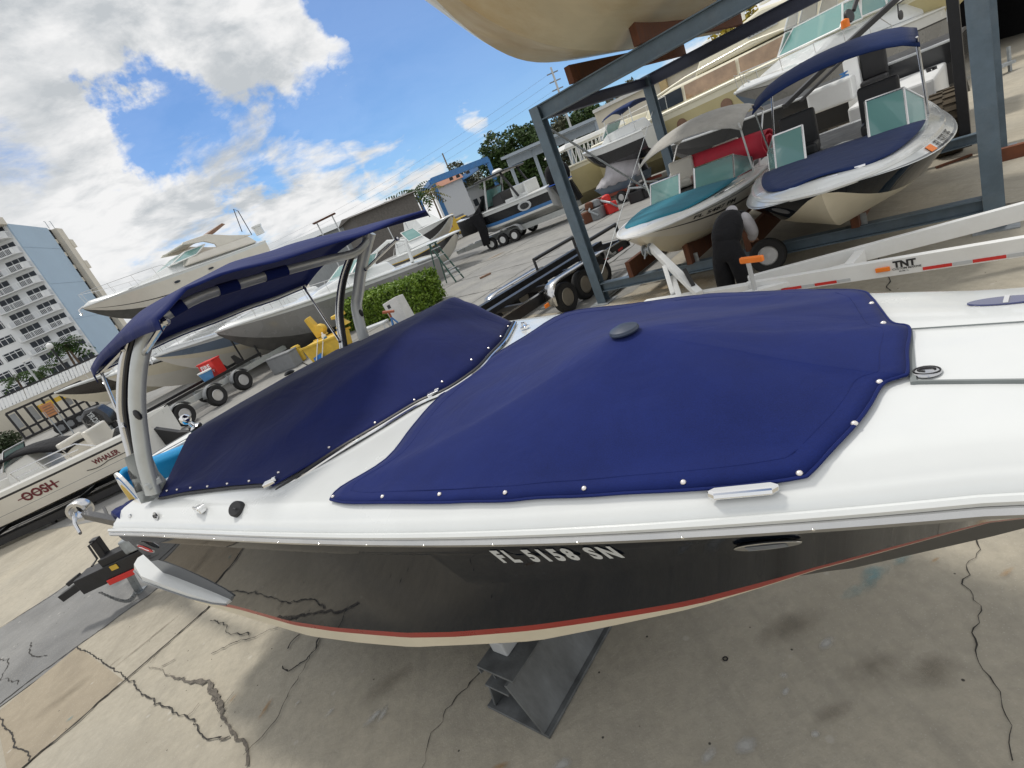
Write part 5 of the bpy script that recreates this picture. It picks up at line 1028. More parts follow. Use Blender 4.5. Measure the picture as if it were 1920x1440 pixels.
for x in (1.5, 3.6, 5.6):
    for y in (1.0, -1.0):
        mb = MB(); h = max(.3, zb_ + .42)
        for a in (0, 2.1, 4.2): mb.tube([(x + .3 * math.cos(a), y + .3 * math.sin(a), .01), (x, y, h * .6)], .025, 6)
        mb.tube([(x, y, h * .5), (x, y * .96, h)], .02, 6); mb.box((x, y * .95, h), (.25, .25, .04)); mb.build('stand_leg', M['galv'], sl_)
# B: white cruiser, blue grey side
HB = Hull(10.5, 3.2, 1.7, rise=.2, dr=.5, full=.45, pw=2.1, stern=.92)
b = boat_at('cabin_cruiser', 'white cabin cruiser with blue grey topsides, second in the row behind the tower', HB, dp(290, 668, 20.3), azA, pA + R(.5))
HB.build(b, [M['gel'], M['bluegrey'], M['cream'], M['bone']], [(1, .8, 0), (.8, .3, 1), (.3, 0, 2)], M['gel'], crown=.15, rub=M['gel'], rubr=.05)
cabin(b, 'foredeck_cabin', [(2.6, 1.75), (8.2, 2.0), (7.0, 2.3), (5.2, 2.55), (2.8, 2.5)], 2.3, 1.4, M['gel'], .1)
railing(b, HB, .4, .97, 1, .55, .14, 12, mid=True); railing(b, HB, .4, .97, -1, .55, .14, 12)
pane(b, 'windscreen', [V(5.2, .95, 2.5), V(5.2, -.95, 2.5), V(4.3, -.8, 3.1), V(4.3, .8, 3.1)], M['tglass'], M['white'], .03)
mb = MB(); a = HB.top(.99, 0, .1); mb.tube([a, a + V(.25, 0, -.05), a + V(.3, 0, -.3)], .03, 6); mb.tube([a + V(.3, -.14, -.26), a + V(.32, 0, -.34), a + V(.3, .14, -.26)], .02, 6); mb.build('anchor', M['steel'], b, smooth=True)
# C: cream hull
HC = Hull(10, 3.2, 1.7, rise=.18, dr=.55, full=.45, pw=2.1, stern=.92)
b = boat_at('cabin_cruiser', 'cream bottomed cabin cruiser with anchor, third in the row behind the tower', HC, dp(200, 706, 21.3), azA, pA)
HC.build(b, [M['gel'], M['blackp'], M['cream'], M['bone']], [(1, .84, 0), (.84, .74, 1), (.74, 0, 2)], M['gel'], crown=.15, rub=M['gel'], rubr=.05)
cabin(b, 'foredeck_cabin', [(2.6, 1.75), (8.0, 1.98), (6.8, 2.3), (5.2, 2.5), (2.8, 2.5)], 2.2, 1.4, M['gel'], .1)
railing(b, HC, .4, .97, 1, .55, .14, 12); mb = MB(); a = HC.top(.99, 0, .1); mb.tube([a, a + V(.25, 0, -.05), a + V(.3, 0, -.3)], .03, 6); mb.tube([a + V(.3, -.14, -.26), a + V(.32, 0, -.34), a + V(.3, .14, -.26)], .02, 6); mb.build('anchor', M['steel'], b, smooth=True)
# D: dark hull at the fence
HD = Hull(9.5, 3, 1.7, rise=.2, dr=.4, full=.45, pw=2.0, stern=.92)
M['umber'] = mat('gelcoat_dark_brown', (.03, .024, .018), .2, coat=.6)
b = boat_at('motor_yacht', 'dark brown hulled motor yacht with white deck edge before the white fence', HD, dp(103, 736, 26), azA + R(8), pA * .4)
HD.build(b, [M['gel'], M['umber'], M['umber'], M['cream']], [(1, .86, 0), (.86, .3, 1), (.3, 0, 2)], M['gel'], rub=M['gel'], rubr=.05)
railing(b, HD, .4, .97, 1, .5, .14, 10); cabin(b, 'cabin', [(1.5, 1.7), (6.6, 1.9), (5.0, 2.5), (1.6, 2.6)], 2.2, 1.6, M['gel'], .1)
# E: cream express cruiser high up behind
HE = Hull(11.5, 3.6, 1.9, rise=.16, dr=.3, full=.5, pw=2.2, stern=.93, flare=.88)
bowE = dp(155, 577, 19.5); dE = dp(412, 490, 24.3) - bowE; aE = math.atan2(-dE.y, -dE.x); pE = math.atan2(-dE.z - .25, dE.to_2d().length)
b = boat_at('express_cruiser', 'beige express cruiser with swept radar arch raised high behind the canopy', HE, bowE, aE, pE)
b.scale = (.7, .7, .7); b.location = bowE + (b.location - bowE) * .7
Z_ = lambda z: z if z < 2.2 else 2.2 + (z - 2.2) * .62
HE.build(b, [M['gel'], M['bone'], M['blackp'], M['bone'], M['antifoul']], [(1, .88, 0), (.88, .3, 1), (.3, .26, 2), (.26, 0, 3)], M['gel'], crown=.2, rub=M['gel'], rubr=.04)
cabin(b, 'foredeck_cabin', [(1.2, 1.95), (9.6, 2.15), (8.0, Z_(2.45)), (6.6, Z_(2.75)), (1.4, Z_(2.75))], 2.8, 1.7, M['gel'], .15)
cabin(b, 'cockpit_coaming', [(.5, 2.0), (6.0, 2.2), (5.4, Z_(2.9)), (.8, Z_(2.85))], 3.2, 2.7, M['bone'], .12)
pane(b, 'windscreen', [V(6.6, 1.2, Z_(2.75)), V(4.9, 1.4, Z_(2.85)), V(3.9, 1.25, Z_(3.5)), V(5.2, 1.0, Z_(3.5))], M['tglass'], M['white'], .04); pane(b, 'windscreen', [V(6.6, 1.15, Z_(2.75)), V(6.6, -1.15, Z_(2.75)), V(5.2, -.95, Z_(3.5)), V(5.2, .95, Z_(3.5))], M['tglass'], M['white'], .04)
for y in (1.35, -1.35):
    mb = MB(); mb.prism([(.4, y, Z_(2.8)), (3.3, y, Z_(2.8)), (3.3, y, Z_(3.2)), (3.9, y, Z_(3.75)), (5.4, y, Z_(4.1)), (5.2, y, Z_(4.3)), (3.4, y, Z_(4.3)), (2.0, y, Z_(3.5))], (0, -.16 if y > 0 else .16, 0)); o = mb.build('radar_arch', M['bone'], b, bevel=.04)
mb = MB(); mb.box((4.2, 0, Z_(4.24)), (1.6, 2.7, .1)); mb.build('arch_top', M['bone'], b, bevel=.05)
mb = MB(); mb.prism([(2.6, -.9, Z_(4.25)), (3.6, -.9, Z_(4.25)), (1.7, -.9, Z_(4.95)), (1.5, -.9, Z_(4.75))], (0, 1.8, 0)); mb.build('spoiler', M['brown'], b, bevel=.02)
mb = MB(); e = [HE.p(.62, 1, .66) + V(.2 * math.cos(q * .524), .03, .07 * math.sin(q * .524)) for q in range(12)]; mb.prism(e, (0, .01, 0)); mb.build('porthole', M['dglass'], b); mb = MB(); e = [HE.p(.42, 1, .7) + V(.2 * math.cos(q * .524), .03, .06 * math.sin(q * .524)) for q in range(12)]; mb.prism(e, (0, .01, 0)); mb.build('porthole', M['dglass'], b)
railing(b, HE, .58, .97, 1, .7, .16, 8); railing(b, HE, .58, .97, -1, .7, .16, 8)
mb = MB(); a = HE.top(.995, 0, .05); mb.tube([a, a + V(.3, 0, -.1), a + V(.32, 0, -.35)], .04, 6); mb.tube([a + V(.3, -.16, -.3), a + V(.33, 0, -.4), a + V(.3, .16, -.3)], .025, 6); mb.build('anchor', M['steel'], b, smooth=True)
mb = MB(); mb.lathe([(.3, 0), (.3, .5), (.36, .5), (.36, .62), (0, .66)], (-.6, .9, Z_(2.6)), (0, 0, 1), 16); mb.build('cockpit_locker', M['gel'], b, smooth=True, angle=30)
mb = MB(); mb.tube([(.1, .9, 2.6), (.1, .95, 4.3), (.3, .9, 4.5), (.6, .8, 3.0)], .03, 6); mb.build('davit', M['blackp'], b)
# ---- apartment block
K0 = dp(110, 560, 95); K0 = V(K0.x, K0.y, 0); fd = V(-.988, -.156, 0); sdv = ray(660, 491); sdv = V(sdv.x, sdv.y, 0).normalized(); fo_ = V(fd.y, -fd.x, 0); fo_ = fo_ if fo_.dot(-K0) > 0 else -fo_
so_ = V(sdv.y, -sdv.x, 0); so_ = so_ if so_.dot(V(1, 0, 0)) > 0 else -so_
bl_ = thing('apartment_block', 'ten storey white apartment block with balconies and blank blue end wall', 'building', K0)
M['bwhite'] = mat('block_white', (.74, .77, .80), .8, var=.05, scale=.3); M['bblue'] = mat('block_pale_blue', (.38, .5, .63), .8, var=.05, scale=.2); M['bcream'] = mat('block_cream', (.62, .59, .52), .8, var=.04, scale=.3)
def quad3(mb, o, a, b_, la, lb): mb.add([o, o + a * la, o + a * la + b_ * lb, o + b_ * lb], [(0, 1, 2, 3)])
UP = V(0, 0, 1)
mb = MB(); p0 = V(0, 0, 0); DEP = 16.8; WID = 46
mb.add([p0, fd * WID, fd * WID + sdv * DEP, sdv * DEP] + [q + UP * 31.2 for q in (p0, fd * WID, fd * WID + sdv * DEP, sdv * DEP)], [(0, 1, 5, 4), (1, 2, 6, 5), (2, 3, 7, 6), (4, 5, 6, 7)]); mb.build('wall', M['bwhite'], bl_)
mb = MB(); mb.prism([p0, sdv * 12.9, sdv * 12.9 + so_ * .25, so_ * .25], UP * 31.3); e = mb.build('end_wall', M['bblue'], bl_)
mb = MB()
for z in (6, 13, 20, 27): mb.beam(so_ * .26 + UP * z + sdv * .05, so_ * .26 + UP * z + sdv * 12.85, .03, .05)
mb.build('wall_joint', mat('joint_blue', (.25, .33, .43), .8), e)
mb = MB(); mb.prism([sdv * 14.4, sdv * DEP, sdv * DEP + so_ * 1.0, sdv * 14.4 + so_ * 1.0], UP * 31.1); mb.build('stair_tower', M['bcream'], bl_)
for k in range(11):
    z = 1.7 + 2.72 * k
    mb = MB(); mb.box(sdv * 13.65 + so_ * .03 + UP * (z + .9), (.06, .8, 1.0), Matrix.Rotation(math.atan2(so_.y, so_.x), 3, 'Z')); mb.build('stair_window', M['dglass'], bl_)
    mb = MB(); mb.box(sdv * 13.65 + so_ * .02 + UP * (z - .2), (.05, .9, .9), Matrix.Rotation(math.atan2(so_.y, so_.x), 3, 'Z')); mb.build('spandrel', M['bcream'], bl_)
mb = MB()
for s_, h in ((13.0, 1.4), (15.2, 1.6)): mb.tube([sdv * s_ + so_ * .5 + UP * 31.1, sdv * s_ + so_ * .5 + UP * (31.1 + h), sdv * (s_ - .4) + so_ * .5 + UP * (31.1 + h)], .06, 6)
mb.build('roof_pipes', M['galv'], bl_)
for z_ in (28, 23.4): mb = MB(); mb.box(sdv * (DEP + .4) + so_ * .2 + UP * z_, (1.6, 1.8, 1.6), Matrix.Rotation(math.atan2(sdv.y, sdv.x), 3, 'Z')); mb.build('side_balcony', M['bcream'], bl_)
X3 = Matrix.Rotation(math.atan2(fd.y, fd.x), 3, 'Z')
for k in range(11):
    z = 1.9 + 2.72 * k; last = k == 10
    for bay, (x0, x1) in enumerate(((.25, 9.4), (23.5, 32.6))):
        if bay and k > 9: continue
        y = 1.5 if not last else 2.2
        pol = [fd * x0, fd * x0 + fo_ * (y * .55), fd * (x0 + .7) + fo_ * y, fd * (x1 - .7) + fo_ * y, fd * x1 + fo_ * (y * .55), fd * x1]
        mb = MB(); mb.prism([p + UP * (z - .16) for p in pol], UP * .16); sl2 = mb.build('balcony', M['bwhite'], bl_)
        mb = MB(); path = [p + UP * (z + .95) for p in pol]
        for a, c in zip(path, path[1:]):
            mb.beam(a, c, .1, .12); L0 = (c - a).length; nb = max(1, int(L0 / .24))
            for i in range(nb + 1): q = a.lerp(c, i / nb); mb.beam(q, q - UP * .9, .06, .06, fo_)
        for q in (path[2].lerp(path[3], .33), path[2].lerp(path[3], .66), path[2], path[3]): mb.box(q - UP * .45, (.45 if q in (path[2], path[3]) else .12, .1, .95), X3)
        mb.prism([p + UP * z for p in (pol[1], pol[2], pol[2] - fo_ * .08 + fd * .05, pol[1] + fd * .08)], UP * .95)
        mb.build('balustrade', M['bwhite'], sl2)
        for i, (xa, xb) in enumerate(((x0 + .3, x0 + 3.6), (x0 + 4.9, x0 + 8.3))):
            mb = MB(); mb.box(fd * ((xa + xb) / 2) + fo_ * .03 + UP * (z + 1.15), (xb - xa, .06, 2.0 if i else 1.7), X3); w_ = mb.build('balcony_window', M['dglass'], bl_)
            mb = MB()
            for q in range(4): mb.box(fd * lerp(xa, xb, q / 3) + fo_ * .07 + UP * (z + 1.15), (.07, .06, 2.0 if i else 1.7), X3)
            mb.build('mullion', M['bwhite'], w_)
    for x0 in (10.2, 14.2, 18.4, 33.5, 38):
        mb = MB(); mb.box(fd * (x0 + 1.6) + fo_ * .03 + UP * (z + 1.3), (3.3, .06, 1.4), X3); w_ = mb.build('window', M['dglass'], bl_)
        mb = MB()
        for q in range(4): mb.box(fd * (x0 + .1 + q) + fo_ * .08 + UP * (z + 1.3), (.09, .06, 1.3), X3)
        mb.box(fd * (x0 + 1.6) + fo_ * .07 + UP * (z + 1.62), (3.3, .05, .1), X3); mb.build('mullion', M['bwhite'], w_)
mb = MB(); pol = [fd * -.3, fd * -.3 + fo_ * 1.6, fd * .8 + fo_ * 2.8, fd * 9.6 + fo_ * 2.8, fd * 10.2, fd * 9.6]; mb.prism([p + UP * 31.1 for p in pol], UP * 1.3); mb.build('roof_canopy', M['bcream'], bl_)
# ---- fence, wall, street things on the left
def wall_obj(name, label, cat, a, b_, z0, z1, th, m, pn='panel'):
    o = thing(name, label, cat, V(a.x, a.y, 0)); d = (b_ - a); d.z = 0; n_ = V(-d.y, d.x, 0).normalized() * th; mb = MB(); mb.prism([a.to_2d().to_3d() - o.location + UP * z0, b_.to_2d().to_3d() - o.location + UP * z0, b_.to_2d().to_3d() - o.location + n_ + UP * z0, a.to_2d().to_3d() - o.location + n_ + UP * z0], UP * (z1 - z0)); mb.build(pn, m, o); return o
f0, f1 = dp(-120, 803, 43), dp(330, 620, 45); f0 = V(f0.x, f0.y, 0); f1 = V(f1.x, f1.y, 0)
o = wall_obj('boundary_wall', 'beige boundary wall topped by white slatted panels under the apartment block', 'wall', f0, f1, 0, 3.0, .25, M['stucco'], 'wall_base')
mb = MB(); d = (f1 - f0).normalized(); n_ = V(d.y, -d.x, 0); n_ = n_ if n_.dot(-f0) > 0 else -n_; Lf = (f1 - f0).length
k = int(Lf / .3)
for i in range(k):
    a = d * (i * .3); mb.prism([a + UP * 3.0 + n_ * .02, a + d * .26 + UP * 3.0 + n_ * .05, a + d * .26 + UP * 3.85 - n_ * .3, a + UP * 3.85 - n_ * .33], n_ * .03)
mb.build('slat_panel', M['white'], o); mb = MB(); mb.beam(d * 0 + UP * 3.95 - n_ * .35, d * Lf + UP * 3.95 - n_ * .35, .1, .14); mb.build('top_rail', M['black'], o)
def tubes_thing(name, label, cat, base, segs, m, parts=None):
    o = thing(name, label, cat, base); return o
def palm(label, base, h, cr, name='palm_tree', group='palms before the apartment block', seed=0, m=None, dead=False):
    rn = random.Random(seed); o = thing(name, label, 'palm', base, group=group); lean = V(rn.uniform(-.3, .3), rn.uniform(-.3, .3), 0)
    pts = [lean * (i / 5) ** 2 + V(0, 0, h * i / 5) for i in range(6)]; mb = MB(); mb.tube(pts, [.16, .13, .12, .11, .1, .09], 7); mb.build('trunk', M['bark'], o, smooth=True)
    mb = MB(); c = pts[-1]
    for i in range(22):
        a = 2 * math.pi * i / 22 + rn.uniform(-.2, .2); el = rn.uniform(-.5, 1.0); L0 = cr * rn.uniform(.75, 1.1); u = V(math.cos(a), math.sin(a), 0); prev = []
        for k in range(9):
            s_ = k / 8; p = c + u * (L0 * s_ * math.cos(el * (1 - s_ * .5))) + UP * (L0 * (math.sin(el) * s_ - .55 * s_ * s_)); prev.append(p)
        sv = V(-u.y, u.x, 0)
        for k in range(1, 8):
            for sg in (-1, 1):
                w_ = L0 * .28 * math.sin(math.pi * (k + .4) / 9); q = prev[k]; f = (prev[k + 1] - prev[k]); mb.add([q - f * .1, q + sv * sg * w_ + f * .5 - UP * w_ * .55, q + f * .55], [(0, 1, 2)])
    mb.build('crown', m or M['frond'], o); return o
M['bark'] = mat('bark', (.14, .1, .07), .9, var=.3, scale=8); M['frond'] = mat('palm_frond', (.03, .06, .015), .8, var=.5, scale=1.2, spec=.1); M['frond2'] = mat('palm_frond_yellowed', (.16, .15, .04), .8, var=.5, scale=1.2, spec=.1)
for i, (x, y, h, lab) in enumerate(((45, 738, 3.6, 'short palm before the block, leftmost of the row'), (92, 722, 4.4, 'taller palm leaning before the ground floor balconies'), (140, 690, 5.4, 'palm beside the lamp post before the blue end wall'), (153, 684, 5.6, 'palm before the corner of the blue end wall'))):
    g_ = dp(x, y, 52); palm(lab, V(g_.x, g_.y, 0), hz(x - 14, y - 45, g_) if i > 1 else hz(x - 18, y - 28, g_), 1.9, seed=i)
for i, (x, y, x2, y2) in enumerate(((125, 692, 102, 650), (74, 718, 46, 677))):
    g_ = dp(x, y, 50); h = hz(x2, y2, g_); o = thing('street_lamp', ('black lamp post with round white globe before the balconies', 'thin pale lamp post between the two short palms')[i], 'lamp', V(g_.x, g_.y, 0)); mb = MB(); mb.tube([(0, 0, 0), (0, 0, h)], .09, 8); mb.build('pole', M['black'] if i == 0 else M['ltgrey'], o, smooth=True)
    mb = MB(); mb.ball((0, 0, h + .2), .3, 12) if i == 0 else mb.box((.4, 0, h), (.9, .2, .12)); mb.build('globe' if i == 0 else 'lamp_head', M['white'], o, smooth=True)
def leaves(mb, c, rad, n, size, rn, shell=.55):
    for _ in range(n):
        d = V(rn.gauss(0, 1), rn.gauss(0, 1), rn.gauss(0, 1)).normalized(); k = rn.uniform(shell, 1.04); p = V(c[0] + d.x * rad[0] * k, c[1] + d.y * rad[1] * k, c[2] + d.z * rad[2] * k)
        a = V(rn.gauss(0, 1), rn.gauss(0, 1), rn.gauss(0, .6)).normalized(); b_ = a.cross(V(rn.gauss(0, 1), rn.gauss(0, 1), rn.gauss(0, 1))).normalized(); s_ = size * rn.uniform(.6, 1.3)
        mb.add([p - a * s_, p + b_ * s_ * .5, p + a * s_, p - b_ * s_ * .5], [(0, 1, 2, 3)])
def leafmat(name, c1, c2, scale=1.5):
    m, nt, b = _nt(name); N = nt.nodes.new; L = nt.links.new; tc = N('ShaderNodeTexCoord'); n = N('ShaderNodeTexNoise'); n.inputs['Scale'].default_value = scale; n.inputs['Detail'].default_value = 5; n.inputs['Roughness'].default_value = .75; L(tc.outputs['Object'], n.inputs['Vector'])
    cr = N('ShaderNodeValToRGB'); cr.color_ramp.elements[0].position = .35; cr.color_ramp.elements[0].color = (*c1, 1); cr.color_ramp.elements[1].position = .68; cr.color_ramp.elements[1].color = (*c2, 1); L(n.outputs[0], cr.inputs[0]); L(cr.outputs[0], b.inputs['Base Color']); b.inputs['Roughness'].default_value = .55; b.inputs['Subsurface Weight'].default_value = 0; return m
M['leaf'] = leafmat('tree_leaf', (.02, .05, .01), (.075, .13, .03)); M['hedge'] = leafmat('hedge_leaf', (.07, .14, .012), (.24, .36, .035), 3); M['hedge2'] = leafmat('hedge_dark_leaf', (.015, .03, .01), (.05, .075, .025), 2); M['pine'] = leafmat('casuarina_leaf', (.07, .08, .05), (.15, .15, .09), 2)
rn = random.Random(3); o = thing('shrub', 'dark clipped shrub against the beige wall at the left edge', 'shrub', at(-5, 852)); mb = MB(); c_ = V(0, 0, .5); leaves(mb, (0, 0, .7), (2.6, 1.0, .85), 2600, .13, rn); mb.build('foliage', M['hedge2'], o)
# black frame trailers by the wall
g0 = dp(30, 800, 33); g1 = dp(172, 742, 36); g0 = V(g0.x, g0.y, 0); g1 = V(g1.x, g1.y, 0); ang = math.atan2(g1.y - g0.y, g1.x - g0.x); Lr = (g1 - g0).length
o = thing('equipment_trailer', 'black open frame trailer with barred sides parked along the beige wall', 'trailer', g0, ang)
zt = hz(30, 762, g0) ; zt = max(1.7, min(2.6, zt))
for z in (.75, 1.3, zt): mb = MB(); mb.beam((0, 0, z), (Lr, 0, z), .14, .14); mb.build('side_rail', M['black'], o)
nb = 9
for i in range(nb + 1): mb = MB(); mb.beam((Lr * i / nb, 0, .7), (Lr * i / nb, 0, zt), .12, .12, (0, 1, 0)); mb.build('side_post', M['black'], o)
for i in range(0, nb, 2): mb = MB(); mb.box((Lr * (i + .5) / nb, .3, (1.3 + zt) / 2), (Lr / nb * .7, .06, (zt - 1.3) * .75)); mb.build('side_panel', M['ltgrey'], o)
mb = MB(); mb.box((Lr / 2, .9, .72), (Lr, 1.8, .12)); mb.build('bed', M['black'], o)
for x in (.42, .55, .68, .82): wheel(o, (Lr * x, -.05, .4), (0, 1, 0), .4, .25, rim=M['midgrey'])
p = dp(92, 768, 31); o = thing('sandwich_sign', 'orange brown notice board on grey posts before the black trailer', 'sign', V(p.x, p.y, 0), ang); mb = MB(); mb.box((0, 0, p.z), (.62, .04, .8)); q = mb.build('board', mat('sign_orange', (.5, .22, .09), .6), o, bevel=.03); mb = MB()
for i, s_ in enumerate(('NO', 'ENTRY', 'YARD', 'ONLY')): pass
for i in range(4): mb.box((0, -.024, p.z + .22 - .15 * i), (.42, .004, .06))
mb.build('ruled_lines', M['brown'], q); mb = MB(); mb.tube([(-.25, 0, 0), (-.25, 0, p.z)], .03, 6); mb.tube([(.25, 0, 0), (.25, 0, p.z)], .03, 6); mb.build('posts', M['galv'], o)
a, c = dp(78, 762, 34), dp(166, 722, 36); o = thing('barrier_arm', 'yellow barrier arm along the top of the black trailer', 'barrier', V(a.x, a.y, a.z)); mb = MB(); mb.beam((0, 0, 0), c - a, .12, .3); q = mb.build('arm', M['yellow'], o); mb = MB(); mb.box((c - a) * .0 + V(0, 0, -.1), (.3, .3, .5)); mb.build('counterweight', M['yellow'], o)
# ---- tongue and winch of the trailer behind the stern
org = at(150, 1110); t = thing('boat_trailer', 'black trailer tongue with jack, winch and safety chains behind the stern', 'trailer', org)
def wb2(name, a, b_, w_, h, m, par=None, bev=.006, up=(0, 0, 1)): mb = MB(); mb.beam(a, b_, w_, h, up); return mb.build(name, m, par or t, local=False, bevel=bev)
E0, E1 = at(262, 1042, .52), at(160, 1090, .50)
fr = wb2('tongue', E0 + (E0 - E1) * 1.2, E1, .26, .2, M['black']); ex0 = E1 + (E1 - E0).normalized() * .34
wb2('coupler', E1, ex0 - V(0, 0, .06), .1, .09, M['black']); wb2('coupler_latch', E1 + V(0, 0, .1), E1 + (E1 - E0) * .25 + V(0, 0, .06), .06, .05, M['blackp'])
sdd = (E1 - E0).normalized(); nn = V(-sdd.y, sdd.x, 0); nn = nn if nn.dot(CAM - E0) > 0 else -nn
wb2('red_band', at(255, 1070, .42), at(203, 1093, .42), .02, .07, M['redp'], fr); wb2('brake_box', E0 + V(0, 0, .13), E0.lerp(E1, .5) + V(0, 0, .13), .2, .12, M['black'])
mb = MB(); mb.box(E0 + V(0, 0, .2) - sdd * .12, (.3, .24, .18), Matrix.Rotation(math.atan2(sdd.y, sdd.x), 3, 'Z')); mb.build('battery_box', M['galv'], t, local=False, bevel=.02)
mb = MB(); mb.box(E0.lerp(E1, .3) + nn * .135 + V(0, 0, .05), (.09, .006, .06), Matrix.Rotation(math.atan2(sdd.y, sdd.x), 3, 'Z')); q = mb.build('data_sticker', M['yellow'], fr, local=False)
J0, J1 = at(213, 1062, .5), at(176, 1010, .92); wb2('jack_post', J0, J1, .09, .09, M['black'], None, .01, (1, 0, 0)); mb = MB(); mb.tube([J1 - V(0, 0, .03), J1 + nn * .12 - V(0, 0, .02), J1 + nn * .14 - V(0, 0, .2), J1 + nn * .26 - V(0, 0, .22)], .012, 6); mb.build('jack_crank', M['blackp'], t, local=False, smooth=True)
L0_, L1_ = at(240, 1072, .4), at(262, 1110, .0); mb = MB(); mb.beam(L0_, L1_ + V(0, 0, .01), .06, .06, (1, 0, 0)); mb.box(L1_ + V(0, 0, .012), (.16, .12, .02)); mb.build('support_leg', M['galv'], t, local=False)
for k in range(2):
    a, c = at(186, 1110, .33 - .03 * k), at(255, 1105 + 6 * k, .12); cp = []
    n_c = 22; mb = MB()
    for i in range(n_c):
        s_ = (i + .5) / n_c; p = a.lerp(c, s_) - V(0, 0, .16 * math.sin(math.pi * s_)); p.z = max(.02, p.z); d_ = (c - a).normalized(); u = UP if i % 2 else nn; mb.tube([p + d_ * (.019 * math.cos(q)) + u * (.011 * math.sin(q)) for q in [j * math.pi / 4 for j in range(9)]], .0038, 5, cap=False)
    mb.build('safety_chain', M['galvd'], t, local=False)
P0, P1 = at(228, 966, 1.12), at(158, 962, 1.02); wa = wb2('winch_arm', P0 + (P0 - P1) * .9 - V(0, 0, .2), P1 - V(0, 0, .03), .08, .1, M['black']); wb2('winch_post', P0 + (P0 - P1) * .2 - V(0, 0, .05), E0 + (E0 - E1) * .3, .09, .09, M['black'])
wc = at(150, 956, 1.03); mb = MB(); mb.lathe([(.1, -.08), (.14, -.08), (.15, -.06), (.15, .06), (.14, .08), (.1, .08), (.09, 0), (.1, -.08)], wc, nn, 22); mb.build('winch_drum', M['steel'], wa, smooth=True, local=False)
mb = MB(); mb.tube([wc + nn * .1, wc + nn * .16 + V(.02, 0, -.02), at(150, 975, .98) + nn * .1, at(160, 992, .9) + nn * .1], [.03, .03, .022, .02], 8); mb.build('winch_handle', M['steel'], wa, smooth=True, local=False)
mb = MB(); q0, q1 = at(195, 952, 1.05), at(206, 977, .98); mb.beam(q0, q1, .03, .03); mb.tube([q1 + V(.02 * math.cos(j * .7), 0, -.02 + .02 * math.sin(j * .7)) for j in range(10)], .006, 5); mb.build('strap_hook', M['blackp'], wa, local=False)
# ================================================================== CENTRE BACKGROUND
def gp(x, y, d): p = dp(x, y, d); return V(p.x, p.y, 0)
# hedge
h0, h1 = at(592, 640), at(795, 583); o = thing('hedge', 'clipped bright green hedge between the grey hulled cruiser and the cover', 'hedge', h0, math.atan2(h1.y - h0.y, h1.x - h0.x)); Lh = (h1 - h0).length
rn = random.Random(11); mb = MB()
for _ in range(15000):
    x, y, z = rn.uniform(0, Lh), rn.uniform(0, 1.35), rn.uniform(.02, 1.22); k = rn.choice((0, 0, 1, 2, 3))
    if k == 0: y = rn.gauss(.0, .06)
    elif k == 1: z = 1.2 + rn.gauss(0, .06)
    elif k == 2: x = rn.choice((0, Lh)) + rn.gauss(0, .06)
    elif k == 3: y = 1.35 + rn.gauss(0, .05)
    z += .07 * mnoise.noise(V(x * 1.4, y * 2, 0)); y += .1 * mnoise.noise(V(x * 1.3, z * 2, 3))
    p = V(x, y, z); a = V(rn.gauss(0, 1), rn.gauss(0, 1), rn.gauss(0, .8)).normalized(); b_ = a.cross(V(rn.gauss(0, 1), rn.gauss(0, 1), rn.gauss(0, 1))).normalized(); s_ = rn.uniform(.035, .085)
    mb.add([p - a * s_, p + b_ * s_ * .55, p + a * s_, p - b_ * s_ * .55], [(0, 1, 2, 3)])
mb.build('foliage', M['hedge'], o); mb = MB(); mb.box((Lh / 2, .67, .55), (Lh - .2, 1.1, 1.05)); mb.build('stems', M['hedge2'], o)
# yellow bin and things in it
yb = gp(628, 668, 18.2); ya = R(-22); o = thing('waste_skip', 'yellow steel waste skip standing before the clipped hedge', 'skip', yb, ya); o.scale = (.82, .82, .82)
mb = MB(); mb.prism([(-.75, -.5, .05), (.75, -.5, .05), (.95, -.5, .8), (-.95, -.5, .8)], (0, 1.0, 0)); mb.build('tub', M['yellow'], o, bevel=.02); mb = MB(); mb.beam((-1.0, -.52, .8), (1.0, -.52, .8), .08, .08); mb.beam((-1.0, .52, .8), (1.0, .52, .8), .08, .08); mb.build('rim', M['yellow'], o)
for i, x in enumerate((-.25, .05)): mb = MB(); mb.tube([(x - .15, -.75, .1), (x + .3, -.5, .95)], .022, 6); mb.build('prop_tube', M['white'], o)
mb = MB(); mb.prism([(-.5, -.66, .1), (-.05, -.66, .1), (-.05, -.66, .4), (-.5, -.66, .3)], (0, .06, 0)); mb.build('blue_patch', mat('skip_blue', (.03, .2, .6), .5), o)
yc = thing('winch_machine', 'yellow cast machine part leaning on the yellow skip by the hedge', 'machine', yb + V(.0, .5, 0), ya)
mb = MB(); mb.prism([(-.5, 0, .7), (-.1, 0, .7), (-.3, 0, 1.05), (-.45, 0, 1.5), (-.62, 0, 1.45)], (0, .25, 0)); mb.build('jib', M['yellow'], yc, bevel=.03)
mb = MB(); mb.lathe([(.0, -.12), (.16, -.12), (.2, 0), (.16, .12), (0, .14)], (-.2, .1, .95), (0, -1, .1), 14); mb.build('drum', M['yellow'], yc, smooth=True)
yd = thing('bollard', 'yellow squat cast bollard on the far end of the yellow skip', 'bollard', yb + V(.75, .1, .82), ya); mb = MB(); mb.lathe([(.28, 0), (.22, .08), (.14, .18), (.16, .3), (.27, .33), (.26, .42), (0, .45)], (0, 0, 0), (0, 0, 1), 16); mb.build('casting', M['yellow'], yd, smooth=True)
